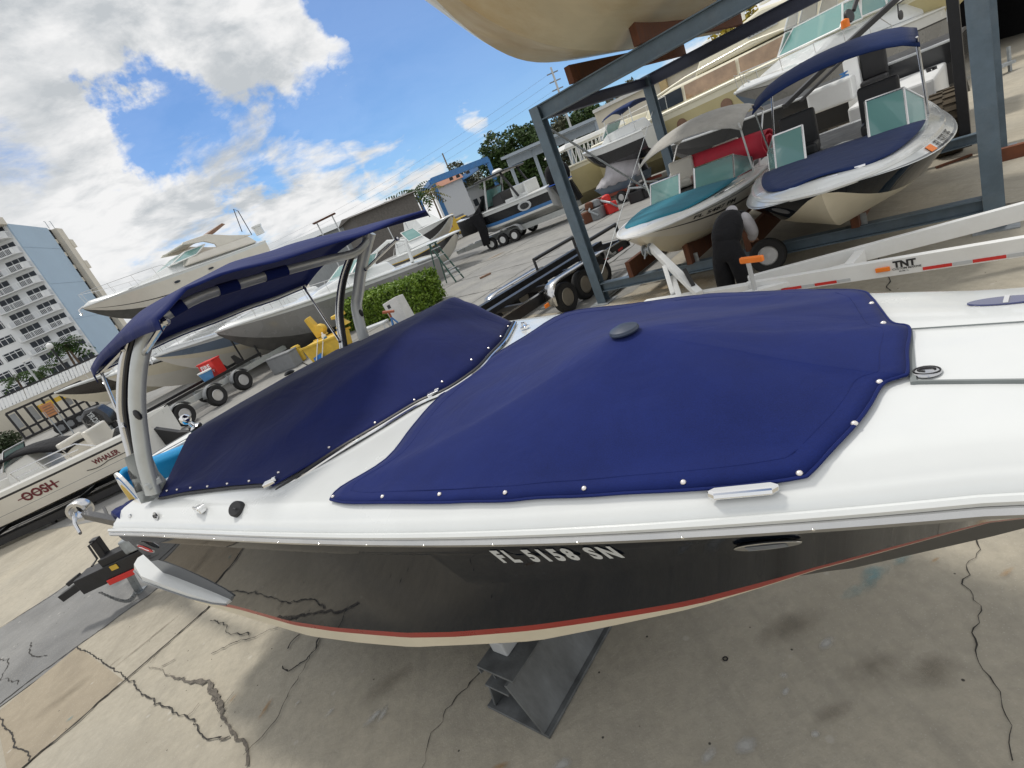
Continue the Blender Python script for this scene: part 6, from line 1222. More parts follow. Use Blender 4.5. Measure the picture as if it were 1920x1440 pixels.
p = dp(608, 632, 18.0); o = thing('spray_bottle', 'small white bottle with blue label on the corner of the yellow skip', 'bottle', p); mb = MB(); mb.lathe([(.07, 0), (.08, .03), (.08, .16), (.03, .22), (.03, .27), (0, .28)], (0, 0, -.1), (0, 0, 1), 12); q = mb.build('flask', M['white'], o, smooth=True); mb = MB(); mb.lathe([(.082, .0), (.082, .09)], (0, 0, -.08), (0, 0, 1), 12); mb.build('label_band', M['bluep'], q)
# white cabinet, jack stand, bench
b0 = gp(762, 606, 17.2); o = thing('cabinet', 'white metal cabinet tilted on the ground before the right end of the hedge', 'cabinet', b0, R(-30), rot=(R(-6), R(-9), R(-30))); mb = MB(); mb.box((0, 0, .55), (.62, .45, 1.0)); q = mb.build('case', M['dwhite'], o, bevel=.02); mb = MB(); mb.box((-.1, -.232, .88), (.12, .01, .12)); mb.build('lock_plate', M['black'], q)
b0 = gp(742, 612, 16.6); o = thing('jack_stand', 'red topped blue tripod jack stand beside the tilted white cabinet', 'stand', b0); mb = MB()
for a in (0, 2.1, 4.2): mb.tube([(.28 * math.cos(a), .28 * math.sin(a), 0), (0, 0, .62)], .03, 6)
mb.build('tripod_legs', M['bluep'], o); mb = MB(); mb.tube([(0, 0, .55), (0, 0, .78)], .035, 8); mb.box((0, 0, .8), (.36, .2, .06), Matrix.Rotation(.3, 3, 'Y')); mb.build('head_pad', mat('jack_rust', (.34, .1, .05), .7), o)
b0 = gp(715, 642, 15.5); o = thing('work_bench', 'grey folding work platform between the skip and the covered cockpit', 'bench', b0, R(-20)); mb = MB(); mb.box((0, 0, .72), (.95, .35, .07)); mb.build('platform', M['ltgrey'], o, bevel=.02)
for x in (-.42, .42):
    for y in (-.14, .14): mb = MB(); mb.beam((x * 1.15, y * 1.5, .01), (x, y, .7), .05, .05); mb.build('leg', M['ltgrey'], o)
# grey box and hose by the cruiser's bow
b0 = gp(528, 668, 19.5); o = thing('electrical_box', 'grey equipment box on the ground under the grey cruiser bow', 'box', b0, R(-20)); mb = MB(); mb.box((0, 0, .3), (1.1, .5, .6)); mb.build('case', M['midgrey'], o, bevel=.03); mb = MB(); mb.box((0, 0, .62), (1.14, .54, .05)); mb.build('lid', M['midgrey'], o, bevel=.01)
b0 = gp(555, 655, 20); o = thing('power_pedestal', 'small yellow power pedestal beside the grey equipment box', 'pedestal', b0); mb = MB(); mb.box((0, 0, .28), (.3, .3, .55)); mb.build('case', M['yellow'], o, bevel=.03); mb = MB(); mb.lathe([(.2, 0), (.16, .08), (0, .1)], (0, 0, .56), (0, 0, 1), 10); mb.build('cap', M['yellow'], o)
mb = MB(); mb.tube(spline([at(548, 672), at(585, 690, .02), at(560, 700, .02), at(610, 688, .02), at(650, 672, .02)], 6), .02, 6); tag(mb.build('hose', M['black'], smooth=True), 'black hose curling on the concrete beside the yellow skip', 'hose')
# step ladder
l0, l1 = at(826, 537), at(868, 523); o = thing('step_ladder', 'green step ladder standing behind the stern of the grey cruiser', 'ladder', (l0 + l1) / 2, math.atan2(l1.y - l0.y, l1.x - l0.x)); M['lgreen'] = mat('ladder_green', (.03, .09, .07), .5); hh = 1.95
for y in (-.25, .25): mb = MB(); mb.beam((.55, y * 1.2, 0), (-.1, y * .8, hh), .05, .05, (0, 1, 0)); mb.build('side_rail', M['lgreen'], o); mb = MB(); mb.beam((-.55, y * 1.2, 0), (-.12, y * .8, hh - .05), .04, .04, (0, 1, 0)); mb.build('back_leg', M['lgreen'], o)
for i in range(5): s_ = (i + .7) / 5.4; mb = MB(); mb.box((.55 - .65 * s_, 0, hh * s_), (.16, .5, .03)); mb.build('step', M['ltgrey'], o)
mb = MB(); mb.box((-.1, 0, hh), (.25, .45, .05)); mb.build('top_cap', M['lgreen'], o)
mb = MB(); p = at(910, 517, .04); mb.box(p, (.5, .12, .08), Matrix.Rotation(.3, 3, 'Z')); o = mb.build('timber_block', M['brown'], bevel=.01); tag(o, 'short brown timber block lying alone on the open yard', 'timber')
# black hulled boat behind the ladder
H = Hull(8.2, 2.6, 1.45, rise=.03, dr=.2, full=.5, pw=2.6, stern=.9, flare=.88, blunt=.45, bowz=.6); bw, sn = dp(853, 436, 27.5), dp(742, 462, 33); az_ = math.atan2(bw.y - sn.y, bw.x - sn.x)
b = boat_at('motor_boat', 'white decked motor boat with glossy black hull behind the step ladder', H, bw, az_); H.build(b, [M['gel'], M['yellow'], M['blackm'], M['bone']], [(1, .74, 0), (.74, .7, 1), (.7, .1, 2), (.1, 0, 3)], M['gel'], rub=M['gel'], rubr=.04)
railing(b, H, .3, .6, -1, .5, .2, 5); cabin(b, 'console', [(2.0, 1.5), (4.4, 1.55), (3.8, 2.1), (2.3, 2.2)], 1.4, 1.1, M['gel'], .06); pane(b, 'windscreen', [V(4.0, .5, 2.0), V(4.0, -.5, 2.0), V(3.4, -.45, 2.6), V(3.4, .45, 2.6)], M['tglass'], M['white'], .03)
mb = MB()
for y in (.6, -.6): mb.tube([(2.6, y, 1.6), (2.5, y, 3.4)], .03, 6)
mb.build('tower_posts', M['ltgrey'], b)
H = Hull(7, 2.4, 1.3, rise=.03, dr=.2, full=.5, blunt=.4, bowz=.6); b = boat_at('motor_boat', 'second white and black boat glimpsed above the black hulled one', H, dp(845, 404, 34), az_); H.build(b, [M['gel'], M['blackm'], M['bone']], [(1, .6, 0), (.6, .1, 1), (.1, 0, 0)], M['gel'], rub=M['gel']); cabin(b, 'cabin', [(1.5, 1.3), (4.4, 1.4), (3.6, 2.1), (1.7, 2.2)], 1.6, 1.2, M['gel'])
# long sheds on the left of the travel lift
def shed(name, label, a, b_, depth, z0, z1, roofh, m, mr, cat='shed'):
    a, b_ = V(a.x, a.y, 0), V(b_.x, b_.y, 0); d = (b_ - a); L0 = d.length; o = thing(name, label, cat, a, math.atan2(d.y, d.x)); mb = MB(); mb.box((L0 / 2, depth / 2, z1 / 2), (L0, depth, z1)); mb.build('wall', m, o)
    mb = MB(); mb.prism([(-.4, -.5, z1), (-.4, depth + .5, z1), (-.4, depth / 2, z1 + roofh)], (L0 + .8, 0, 0)); mb.build('roof', mr, o); return o
M['roofg'] = mat('roof_sheet_grey', (.33, .35, .36), .5, .2, var=.15, scale=1.2, stretch=(8, 1, 1)); M['darkwall'] = mat('dark_shed_wall', (.13, .12, .11), .8, var=.3); M['ltwall'] = mat('pale_house_wall', (.62, .64, .66), .8, var=.05); M['pinkroof'] = mat('tile_roof', (.36, .17, .11), .8, var=.2)
e0, e1 = dp(535, 452, 50), dp(680, 398, 52); o = shed('storage_shed', 'long pale grey shed roof beyond the canopy, left of the dark shed', e0, e1, 8, 0, hz(535, 455, e0) - .6, .8, M['roofg'], M['roofg'])
e0, e1 = dp(660, 402, 44), dp(775, 362, 46); o = shed('storage_shed', 'dark walled shed with rusty frame beyond the canopy', e0, e1, 6, 0, hz(700, 392, (e0 + e1) / 2), .35, M['darkwall'], M['darkwall'])
q = dp(608, 411, 43); o = thing('canopy_frame', 'small rusty awning frame before the long grey shed roof', 'awning', V(q.x, q.y, 0)); mb = MB()
for x in (-.7, .7): mb.tube([(x, 0, 0), (x, 0, q.z)], .06, 6)
mb.build('posts', M['ltgrey'], o); mb = MB(); mb.beam((-1.0, 0, q.z), (1.0, .2, q.z + .1), .9, .08); mb.build('awning_top', M['wood'], o)
# travel lift
a_, b_ = dp(855, 443, 70), dp(934, 405, 72); a_ = V(a_.x, a_.y, 0); bt = dp(913, 298, 72); b_ = V(bt.x, bt.y, 0); at_h = hz(817, 338, a_); d_ = dp(781, 362, 86); d_ = V(d_.x, d_.y, 0); c_ = dp(865, 328, 86); c_ = V(c_.x, c_.y, 0)
o = thing('travel_lift', 'tall blue boat hoist gantry beyond the yard, left of the big tree', 'boat hoist', a_); hB = bt.z
def tl(name, p, q, w_, h): mb = MB(); mb.beam(p - a_, q - a_, w_, h); return mb.build(name, M['bluep'], o)
hA = at_h; hh = (hA + hB) / 2
for p in (a_, b_, c_, d_): tl('leg', p + V(0, 0, .4), p + V(0, 0, hh), .55, .55)
tl('top_beam', a_ + V(0, 0, hh), b_ + V(0, 0, hh), .6, .75); tl('top_beam', a_ + V(0, 0, hh - .1), d_ + V(0, 0, hh - .1), .55, .7); tl('top_beam', b_ + V(0, 0, hh - .1), c_ + V(0, 0, hh - .1), .55, .7); tl('top_beam', a_ + (a_ - b_) * .02 + V(0, 0, hh), d_ + (d_ - a_) * .12 + V(0, 0, hh - .1), .5, .5)
for p in (a_, b_, c_, d_): wheel(o, p - a_ + V(0, 0, .6), (b_ - a_), .6, .4, rim=M['ltgrey'])
mb = MB()
for s_ in (.3, .42, .6): mb.box((b_ - a_) * s_ + V(0, 0, hh - .6), (.5, .5, .35))
mb.build('hoist_trolleys', M['black'], o)
# trees
def tree(name, label, base, h, blobs, m, n=2600, size=.22, trunk=.2, group=None, seed=0, limbs=5):
    rn = random.Random(seed); o = thing(name, label, 'tree', base, group=group); mb = MB(); mb.tube([(0, 0, 0), (.1, 0, h * .25), (.0, .1, h * .55)], [trunk, trunk * .8, trunk * .5], 8)
    for i in range(limbs):
        c = blobs[i % len(blobs)]; mb.tube([(0, 0, h * .3), (c[0] * .5, c[1] * .5, lerp(h * .3, c[2], .6)), (c[0], c[1], c[2])], [trunk * .5, trunk * .35, trunk * .12], 6)
    mb.build('trunk', M['bark'], o, smooth=True); mb = MB(); tot = sum(b[3] ** 2 for b in blobs)
    for x, y, z, r in blobs:
        k = int(n * r * r / tot); leaves(mb, (x, y, z), (r, r, r * .85), k, size, rn, .45)
        for _ in range(5): d = V(rn.gauss(0, 1), rn.gauss(0, 1), rn.gauss(0, .8)).normalized() * r * .9; leaves(mb, (x + d.x, y + d.y, z + d.z), (r * .4, r * .4, r * .36), k // 9, size, rn, .2)
    mb.build('crown', m, o); return o
tb = gp(1003, 388, 78); T0 = hz(942, 238, tb); rr = T0
def BL(seed, h, w_, n, zlo=.35):
    rn = random.Random(seed); return [(rn.uniform(-w_, w_), rn.uniform(-w_ * .6, w_ * .6), h * rn.uniform(zlo, .82), h * rn.uniform(.12, .2)) for _ in range(n)]
tree('broadleaf_tree', 'large leafy green tree right of the blue boat hoist', tb, T0, BL(5, T0, 4.3, 34, .25) + [(.8, 0, T0 * .86, T0 * .14), (-2.2, 0, T0 * .55, T0 * .2)], M['leaf'], 15000, .26, .35, seed=1)
tb = gp(890, 355, 88); h_ = hz(862, 287, tb); tree('casuarina_tree', 'hazy grey green pine behind the blue boat hoist', tb, h_, BL(8, h_, 2.2, 8), M['pine'], 3000, .3, .25, seed=2, group='grey pines beyond the yard')
tb = gp(1020, 300, 95); h_ = hz(1000, 258, tb); tree('broadleaf_tree', 'low dark tree clump between the big tree and the rack column', tb, h_, BL(9, h_, 3.5, 9), M['leaf'], 3500, .3, .25, seed=3)
for i, (x, y, d_, ht, m_, lab) in enumerate(((1060, 235, 75, 205, 'pine', 'thin pine behind the blue roofed awning, left one'), (1095, 215, 70, 190, 'leaf', 'yellow green bush over the blue awning roof'), (1145, 200, 70, 160, 'pine', 'sparse pine behind the cream wall near the rack corner'), (1225, 150, 66, 112, 'leaf', 'green tree showing between the two upper rack beams'), (1370, 75, 60, 15, 'leaf', 'yellow flowering tree showing between the two upper rack beams'), (1430, 40, 60, -12, 'pine', 'grey pine at the right end of the upper rack beams'))):
    tb = gp(x + .42 * (y - ht), y, d_); h_ = hz(x, ht, tb); tree('broadleaf_tree' if m_ == 'leaf' else 'casuarina_tree', lab, tb, h_, BL(20 + i, h_, 3.0, 8, .3), M['yleaf'] if 'yellow f' in lab and 'yleaf' in M else (leafmat('flower_leaf', (.2, .2, .02), (.6, .42, .03)) if 'yellow f' in lab else M[m_]), 3200, .26, .2, seed=30 + i)
for i, (x, y, d_, ht, r_) in enumerate(((752, 398, 58, 352, 2.2), (772, 388, 64, 340, 2.4), (800, 372, 66, 345, 2.2), (738, 402, 56, 360, 2.0))):
    tb = gp(x + .4 * (y - ht), y, d_); palm(('bushy palm at the left foot of the boat hoist', 'tall palm above the left end of the boat hoist', 'palm seen inside the boat hoist gantry', 'palm at the end of the canopy before the dark shed')[i], tb, hz(x, ht, tb) * .86, r_, group='palms by the boat hoist', seed=40 + i, m=M['frond2'] if i == 2 else None)
# houses, truck, poles
hb = gp(912, 388, 80); o = thing('house', 'white low office building with dark windows under the big tree', 'building', hb, R(8)); zt_ = hz(900, 345, hb)
mb = MB(); mb.box((0, 2.5, zt_ / 2), (3.6, 5, zt_)); mb.build('wall', M['ltwall'], o); mb = MB(); mb.box((0, 2.4, zt_ + .12), (4, 5.8, .25)); mb.build('roof', M['roofg'], o)
for x in (-1.2, -.1): mb = MB(); mb.box((x, -.02, zt_ * .6), (.7, .06, 1.0)); mb.build('window', M['dglass'], o)
mb = MB(); mb.box((1.1, -.02, zt_ * .42), (.7, .06, zt_ * .75)); mb.build('door', M['dglass'], o)
hb = gp(858, 385, 74); zt_ = hz(850, 340, hb); o = thing('house', 'pale house with terracotta roof behind the boat hoist legs', 'building', hb, R(5)); mb = MB(); mb.box((0, 3, zt_ / 2), (4, 6, zt_)); mb.build('wall', M['ltwall'], o); mb = MB(); mb.prism([(-2.3, -.3, zt_), (2.3, -.3, zt_), (2.3, 3, zt_ + 1.2), (-2.3, 3, zt_ + 1.2)], (0, .12, 0)); mb.prism([(-2.1, 0, zt_), (2.1, 0, zt_), (2.1, 3, zt_ + 1.15), (-2.1, 3, zt_ + 1.15)], (0, 3, 0)); mb.build('roof', M['pinkroof'], o); mb = MB(); mb.box((-.6, -.03, 1.5), (1.8, .06, 2.2)); mb.build('garage_door', M['midgrey'], o)
hb = gp(816, 408, 62); o = thing('box_truck', 'yellow box truck with purple lettering parked beside the boat hoist', 'truck', hb, R(20)); mb = MB(); mb.box((0, 1.1, 1.9), (4.6, 2.2, 2.4)); q = mb.build('cargo_box', M['yellow'], o, bevel=.05); mb = MB(); mb.box((3.1, 1.1, 1.4), (1.5, 2.1, 1.9)); mb.build('cab', M['yellow'], o, bevel=.15); mb = MB(); mb.box((3.5, 1.1, 1.9), (.9, 2.14, .6)); mb.build('cab_window', M['dglass'], o)
vs, fs = text('tropical', .7, .04); mb = MB(); mb.add([(-1.5 + x_, -.02, 1.7 + z_) for x_, z_ in vs], fs); mb.build('lettering', mat('truck_purple', (.3, .03, .2), .5), q)
for x in (-1.4, 2.9): wheel(o, (x, .05, .45), (0, 1, 0), .45, .3)
def pole(label, px, py0, py1, d_, r_=.16, arms=0, px1=None):
    g_ = gp(px1 or px, py1, d_); h_ = hz(px, py0, g_); o = thing('utility_pole', label, 'pole', g_); mb = MB(); mb.tube([(0, 0, 0), (0, 0, h_)], [r_, r_ * .7], 8); mb.build('post', mat('pole_wood', (.22, .19, .16), .9, var=.2) if not arms else M['ltgrey'], o)
    for i in range(arms): mb = MB(); mb.beam((-.7, .1, h_ - .6 - .9 * i), (.7, .1, h_ - .6 - .9 * i), .12, .12); mb.build('cross_arm', M['midgrey'], o)
    return o, g_ + V(0, 0, h_)
o1, w1 = pole('bare timber pole leaning in view above the boat hoist beam', 828, 288, 325, 88, px1=845); o2, w2 = pole('utility pole with cross arms left of the rack top corner', 1031, 127, 178, 62, .17, 3, 1050)
for k, dz_ in enumerate((-.5, -1.4, -2.3)):
    p, q = w1 + V(-60, 25, dz_ + 1), w2 + V(0, 0, dz_); mb = MB(); mb.tube([p.lerp(q, i / 24) - V(0, 0, 2.2 * 4 * (i / 24) * (1 - i / 24)) for i in range(25)], .012, 4); tag(mb.build('power_line', M['midgrey']), ('topmost power line crossing the sky to the pole with arms', 'middle power line crossing the sky to the pole with arms', 'lowest power line crossing the sky to the pole with arms')[k], 'power line', 'power lines across the sky')
# ---- tritoon boat with outboards on its trailer
sW, bW = at(1003, 438), at(968, 447); gs = gp(1072, 428, 29.5); gb = gp(882, 474, 33.5); d_ = (gb - gs); azT = math.atan2(d_.y, d_.x)
H = Hull(d_.length * 1.0, 2.7, 1.35, rise=.12, dr=.28, full=.55, pw=2.2, stern=.95, flare=.9); base = gs + V(0, 0, .75)
b = thing('performance_boat', 'black and white performance boat with three covered outboards on a triple axle trailer', 'boat', base, azT)
H.build(b, [M['gel'], M['blackm'], M['bluep'], M['gelw'], M['gelw']], [(1, .78, 0), (.78, .3, 1), (.3, .12, 2), (.12, 0, 3)], M['gelw'], rub=M['gel'], rubr=.05)
Ls = H.L; side = 1 if (Matrix.Rotation(azT, 3, 'Z') @ V(0, 1, 0)).dot(-base) > 0 else -1
mb = MB(); e = [H.p(.22, side, .55) + V(.45 * math.cos(q * .524), .03 * side, .26 * math.sin(q * .524)) for q in range(12)]; mb.prism(e, (0, .012 * side, 0)); em = mb.build('hull_emblem', M['ltgrey'], b); mb = MB(); e = [H.p(.22, side, .55) + V(.3 * math.cos(q * .524), .045 * side, .17 * math.sin(q * .524)) for q in range(12)]; mb.prism(e, (0, .012 * side, 0)); mb.build('emblem_field', M['blackm'], em)
mb = MB()
G = [[V(Ls * lerp(.6, .99, i / 12), y * H.hb(lerp(.6, .985, i / 12)) * 1.03, H.zg(.8) * 1.0 + .12 * (1 - y * y) + (.75 * (1 - i / 3.5) if i < 3.5 else 0) * (1 - .5 * y * y) - (.9 if abs(y) > 1.02 else 0)) for y in (-1.04, -1, -.6, -.2, .2, .6, 1, 1.04)] for i in range(13)]
mb.grid(G); mb.build('bow_cover', M['blackcloth'], b, smooth=True, solid=.03)
mb = MB(); y_ = side * 1.42; mb.prism([(Ls * .72, y_, 1.5), (Ls * .62, y_, 1.5), (Ls * .60, y_, .5), (Ls * .63, y_, -.35), (Ls * .70, y_, -.35), (Ls * .69, y_, .6)], (0, .06 * side, 0)); mb.build('cover_drape', M['blackcloth'], b, bevel=.02)
for y in (1.0, -1.0):
    mb = MB(); mb.tube([(Ls * .58, y, 1.4), (Ls * .50, y, 3.0)], .06, 6); mb.build('top_post', M['ltgrey'], b); mb = MB(); mb.tube([(Ls * .26, y, 1.5), (Ls * .34, y, 3.0)], .07, 6); mb.build('top_post', M['blackp'], b)
mb = MB(); mb.box((Ls * .43, 0, 3.05), (Ls * .3, 2.5, .1)); mb.build('hard_top', M['blackm'], b, bevel=.04); mb = MB(); mb.lathe([(.3, 0), (.32, .1), (.2, .2), (0, .22)], (Ls * .42, .3, 3.1), (0, 0, 1), 14); mb.build('radar_dome', M['white'], b, smooth=True)
pane(b, 'windscreen', [V(Ls * .6, 1.0, 1.55), V(Ls * .6, -1.0, 1.55), V(Ls * .52, -.95, 2.5), V(Ls * .52, .95, 2.5)], M['tglass'], M['blackp'], .04); cabin(b, 'console', [(Ls * .42, 1.3), (Ls * .54, 1.3), (Ls * .52, 2.0), (Ls * .44, 2.1)], 1.6, 1.3, M['blackp'], .05)
for x in (.36, .24): seat(b, (Ls * x, 0, 1.3), M['gel'], 1.6, .6, .7)
for y in (-.78, 0, .78):
    mb = MB(); mb.ball((-.3, y, 1.75), .38, 14, (1.0, .85, 1.45)); c = mb.build('covered_outboard', M['blackcloth'], b, smooth=True); mb = MB(); mb.tube([(-.3 + .34 * math.cos(q * .35), y + .3 * math.sin(q * .35), 1.33) for q in range(19)], .03, 6); mb.build('cover_band', mat('strap_blue', (.02, .1, .5), .5) if 'strap_blue' not in bpy.data.materials else bpy.data.materials['strap_blue'], c); mb = MB(); mb.prism([(-.15, y - .1, 1.2), (-.6, y - .1, 1.2), (-.9, y - .1, .1), (-.6, y - .1, .0)], (0, .2, 0)); mb.build('lower_unit', M['blackp'], c)
t = thing('boat_trailer', 'silver triple axle trailer under the performance boat with covered outboards', 'trailer', gs, azT)
for y in (.95, -.95): mb = MB(); mb.beam((-.6, y, .62), (Ls * .96, y * .6, .55), .16, .3); mb.build('frame_rail', M['alu'], t)
for x in (.5, 3, 5.5, 7.5): mb = MB(); mb.beam((x, -.9, .6), (x, .9, .6), .14, .14); mb.build('cross_member', M['alu'], t)
mb = MB(); mb.beam((Ls * .9, 0, .5), (Ls * 1.12, 0, .5), .3, .24); mb.build('coupler', M['ltgrey'], t)
for y in (1.15, -1.15):
    mb = MB(); G = [[V(x_, y + o_, z_) for o_ in (-.16, .16)] for x_, z_ in ((2.35, .5), (2.45, .8), (2.7, .92), (4.9, .92), (5.15, .8), (5.25, .5))]; mb.grid(G); mb.build('fender', M['ltgrey'], t, solid=.03)
    for x in (2.95, 3.8, 4.65): wheel(t, (x, y, .36), (0, 1, 0), .36, .24, rim=M['white'])
# ---- black trailer beside the rack
w1_ = at(1071, 583); azk = R(38); ux = V(math.cos(azk), math.sin(azk), 0); o_ = V(w1_.x, w1_.y, 0); t = thing('boat_trailer', 'empty black triple axle boat trailer with chrome edged fenders beside the rack column', 'trailer', o_, azk)
for i in range(3):
    x = .66 * i; wheel(t, (x, .02, .31), (0, 1, 0), .31, .2, rim=M['rimd'] if 'rimd' in M else M.setdefault('rimd', mat('rim_bronze', (.32, .29, .24), .4, .6)), spokes=6, rr=.6); wheel(t, (x, 1.95, .31), (0, 1, 0), .31, .2, rim=M['rimd'])
for y in (.0, 1.95):
    mb = MB(); G = [[V(x_, y + q, z_) for q in (-.14, .14)] for x_, z_ in ((-.46, .3), (-.44, .55), (-.3, .7), (-.1, .74), (1.5, .74), (1.66, .68), (1.78, .5))]; mb.grid(G); mb.build('fender', M['steel'], t, smooth=True, solid=.02)
for y in (.28, 1.67): mb = MB(); mb.beam((-2.4, y, .5), (3.0, y, .5), .08, .22); mb.build('frame_rail', M['black'], t, bevel=.01); mb = MB(); mb.beam((-2.4, y - .05 if y < 1 else y + .05, .62), (2.9, y - .05 if y < 1 else y + .05, .62), .02, .03); mb.build('chrome_edge', M['steel'], t)
for y in (.62, 1.33): mb = MB(); mb.beam((-1.8, y, .74), (2.4, y, .74), .18, .1); mb.build('bunk', M['black'], t)
for x in (-1.6, -.6, .5, 1.5, 2.5): mb = MB(); mb.beam((x, .3, .48), (x, 1.65, .48), .1, .1); mb.build('cross_member', M['black'], t)
for y in (.3, 1.65):
    mb = MB(); mb.tube([(1.2, y, .6), (1.2, y, 1.0), (2.8, y, 1.0), (2.8, y, .6)], .045, 8); mb.build('guide_rail', M['black'], t)
mb = MB(); mb.box((-.7, -.1, .42), (.12, .03, .07)); mb.build('side_marker', M['orange'], t); 
for i, x in enumerate((2.0, 2.3, 2.6)): mb = MB(); mb.box((x, .238, .45), (.2, .004, .05)); mb.build('reflector', M['redp'] if i % 2 == 0 else M['ltgrey'], t)
mb = MB(); mb.box((2.98, .97, .5), (.06, 1.5, .2)); mb.build('rear_bar', M['black'], t)
# ================================================================== RIGHT BACKGROUND
M['ycream'] = M['yel']
# long cream yacht
a, c = dp(1150, 262, 29.5), dp(1450, 122, 22.5); d_ = c - a; azY = math.atan2(d_.y, d_.x)
H = Hull(16, 4.2, 2.6, rise=.02, dr=.3, full=.6, pw=2.4, stern=.95, flare=.9); base = V(a.x, a.y, a.z - 2.55); bo = -d_.normalized() * .3
b = thing('motor_yacht', 'long cream motor yacht with yellow topsides and round portholes behind the rack', 'yacht', base + V(0, 0, .0), azY)
b.rotation_euler = (0, -math.atan2(d_.z, d_.to_2d().length), azY)
H.build(b, [M['yelw'], M['yelw'], M['yel'], M['yel']], [(1, .84, 0), (.84, .82, 1), (.82, 0, 2)], M['yelw'], rub=M['yelw'], rubr=.08)
sd_ = 1 if (Matrix.Rotation(azY, 3, 'Z') @ V(0, 1, 0)).dot(-base) > 0 else -1
for x in (5.4, 7.6, 8.8):
    mb = MB(); mb.lathe([(.2, 0), (.26, .02), (.26, .06), (.2, .06)], H.p(x / 16, sd_, .58) - V(0, .02 * sd_, 0), (0, sd_, 0), 18); q = mb.build('porthole', M['brown'], b, smooth=True); mb = MB(); mb.lathe([(0, .03), (.2, .03)], H.p(x / 16, sd_, .58) - V(0, .02 * sd_, 0), (0, sd_, 0), 18); mb.build('porthole_glass', M['dglass'], q)
cabin(b, 'deckhouse', [(3.2, 2.6), (12.5, 2.6), (11.5, 3.4), (5.0, 3.5), (3.8, 3.3)], 3.4, 2.9, M['yelw'], .1)
M['amber'] = mat('amber_glazing', (.36, .24, .15), .12, var=.3, scale=1.5, coat=.6)
for i, (x0, x1) in enumerate(((3.9, 5.6), (5.75, 8.2), (8.35, 11))):
    y0 = sd_ * 1.72; mb = MB(); mb.add([V(x0, y0, 2.75), V(x1, y0, 2.75), V(x1, y0 * .95, 3.35), V(x0 + (.5 if i == 0 else 0), y0 * .95, 3.35)], [(0, 1, 2, 3)]); mb.build('side_window', M['amber'] if i else M['dglass'], b, solid=.01)
mb = MB(); mb.tube([(3.9, sd_ * 1.75, 3.4), (6, sd_ * 1.75, 3.62), (9, sd_ * 1.75, 3.7), (11.2, sd_ * 1.7, 3.45)], .05, 6); mb.build('coaming_rail', M['yelw'], b, smooth=True)
cabin(b, 'flybridge', [(6.2, 3.5), (11, 3.5), (10.6, 4.5), (9.4, 4.7), (6.6, 4.1)], 2.8, 2.4, M['yelw'], .1)
for x, z in ((6.4, 4.3), (8.0, 4.75), (9.2, 4.9)): mb = MB(); mb.lathe([(.26, 0), (.27, .25), (.18, .4), (0, .45)], (x, 0, z), (0, 0, 1), 14); mb.build('satellite_dome', M['white'], b, smooth=True)
mb = MB(); mb.box((9.4, sd_ * 1.42, 4.15), (1.2, .05, .6)); q = mb.build('vent_panel', M['ltgrey'], b); mb = MB()
for i in range(7): mb.box((8.9 + i * .16, sd_ * 1.455, 4.15), (.06, .02, .5))
mb.build('vent_louvres', M['black'], q)
railing(b, H, .02, .3, sd_, .7, .2, 8, m=M['white'])
# second cream yacht with lattice rail
a, c = dp(1048, 322, 31), dp(1150, 268, 31.5); d_ = c - a; az2 = math.atan2(d_.y, d_.x); H = Hull(9, 3.4, 2.3, rise=.03, dr=.3, full=.55, stern=.95); b = thing('motor_yacht', 'cream yacht stern with white lattice rail left of the grey covered boat', 'yacht', V(a.x, a.y, a.z - 2.3), az2)
H.build(b, [M['yelw'], M['yel'], M['yel']], [(1, .85, 0), (.85, 0, 1)], M['yelw'], rub=M['yelw'], rubr=.06); sd2 = 1 if (Matrix.Rotation(az2, 3, 'Z') @ V(0, 1, 0)).dot(-a) > 0 else -1
mb = MB(); y_ = sd2 * 1.5
for i in range(14): mb.beam((.3 + i * .26, y_, 2.3), (.3 + i * .26, y_, 3.2), .05, .05, (0, 1, 0)); mb.beam((.3 + i * .26, y_, 2.3), (.56 + i * .26, y_, 3.2), .04, .04, (0, 1, 0))
mb.beam((.2, y_, 3.2), (4.1, y_, 3.2), .1, .1); mb.build('lattice_rail', M['white'], b); cabin(b, 'cabin', [(.0, 3.25), (4.2, 3.25), (3.9, 3.5), (.2, 3.5)], 3.4, 3.2, M['white'], .05); cabin(b, 'deckhouse', [(4.0, 2.3), (7.5, 2.35), (6.6, 3.4), (4.2, 3.5)], 2.6, 2.2, M['yelw'], .08)
# white boat with black hull, then the grey tarp boat
H = Hull(4.3, 2.0, 1.15, rise=.12, dr=.3, full=.45); bw = dp(1092, 288, 27); b = boat_at('motor_boat', 'white motor boat with black hull and blue canvas between the cream yachts', H, bw, azY + math.pi); H.build(b, [M['gel'], M['blackm'], M['blackm']], [(1, .62, 0), (.62, .1, 1), (.1, 0, 1)], M['gel'], rub=M['gel']); cabin(b, 'cabin', [(.4, 1.15), (2.6, 1.2), (2.1, 1.6), (.6, 1.65)], 1.5, 1.2, M['gel'], .08); pane(b, 'windscreen', [V(2.4, .6, 1.5), V(2.4, -.6, 1.5), V(1.9, -.55, 2.0), V(1.9, .55, 2.0)], M['tglass'], M['white'], .03)
cn, G = canopy(b, 'canopy_top', [(2.0, .8, 2.3), (2.0, -.8, 2.3), (.3, -.8, 2.4), (.3, .8, 2.4)], M['navy2'], .12, .08)
for x_, y_ in ((1.9, .75), (1.9, -.75), (.4, .75), (.4, -.75)): mb = MB(); mb.tube([(x_, y_, 1.15), (x_, y_, 2.3)], .02, 5); mb.build('canopy_pole', M['steel'], cn)
pb = gp(1158, 312, 26); zt_ = hz(1150, 252, pb); o = thing('covered_boat', 'small boat wrapped in a creased grey tarpaulin on a red trailer', 'boat', pb, azY); mb = MB(); G = []
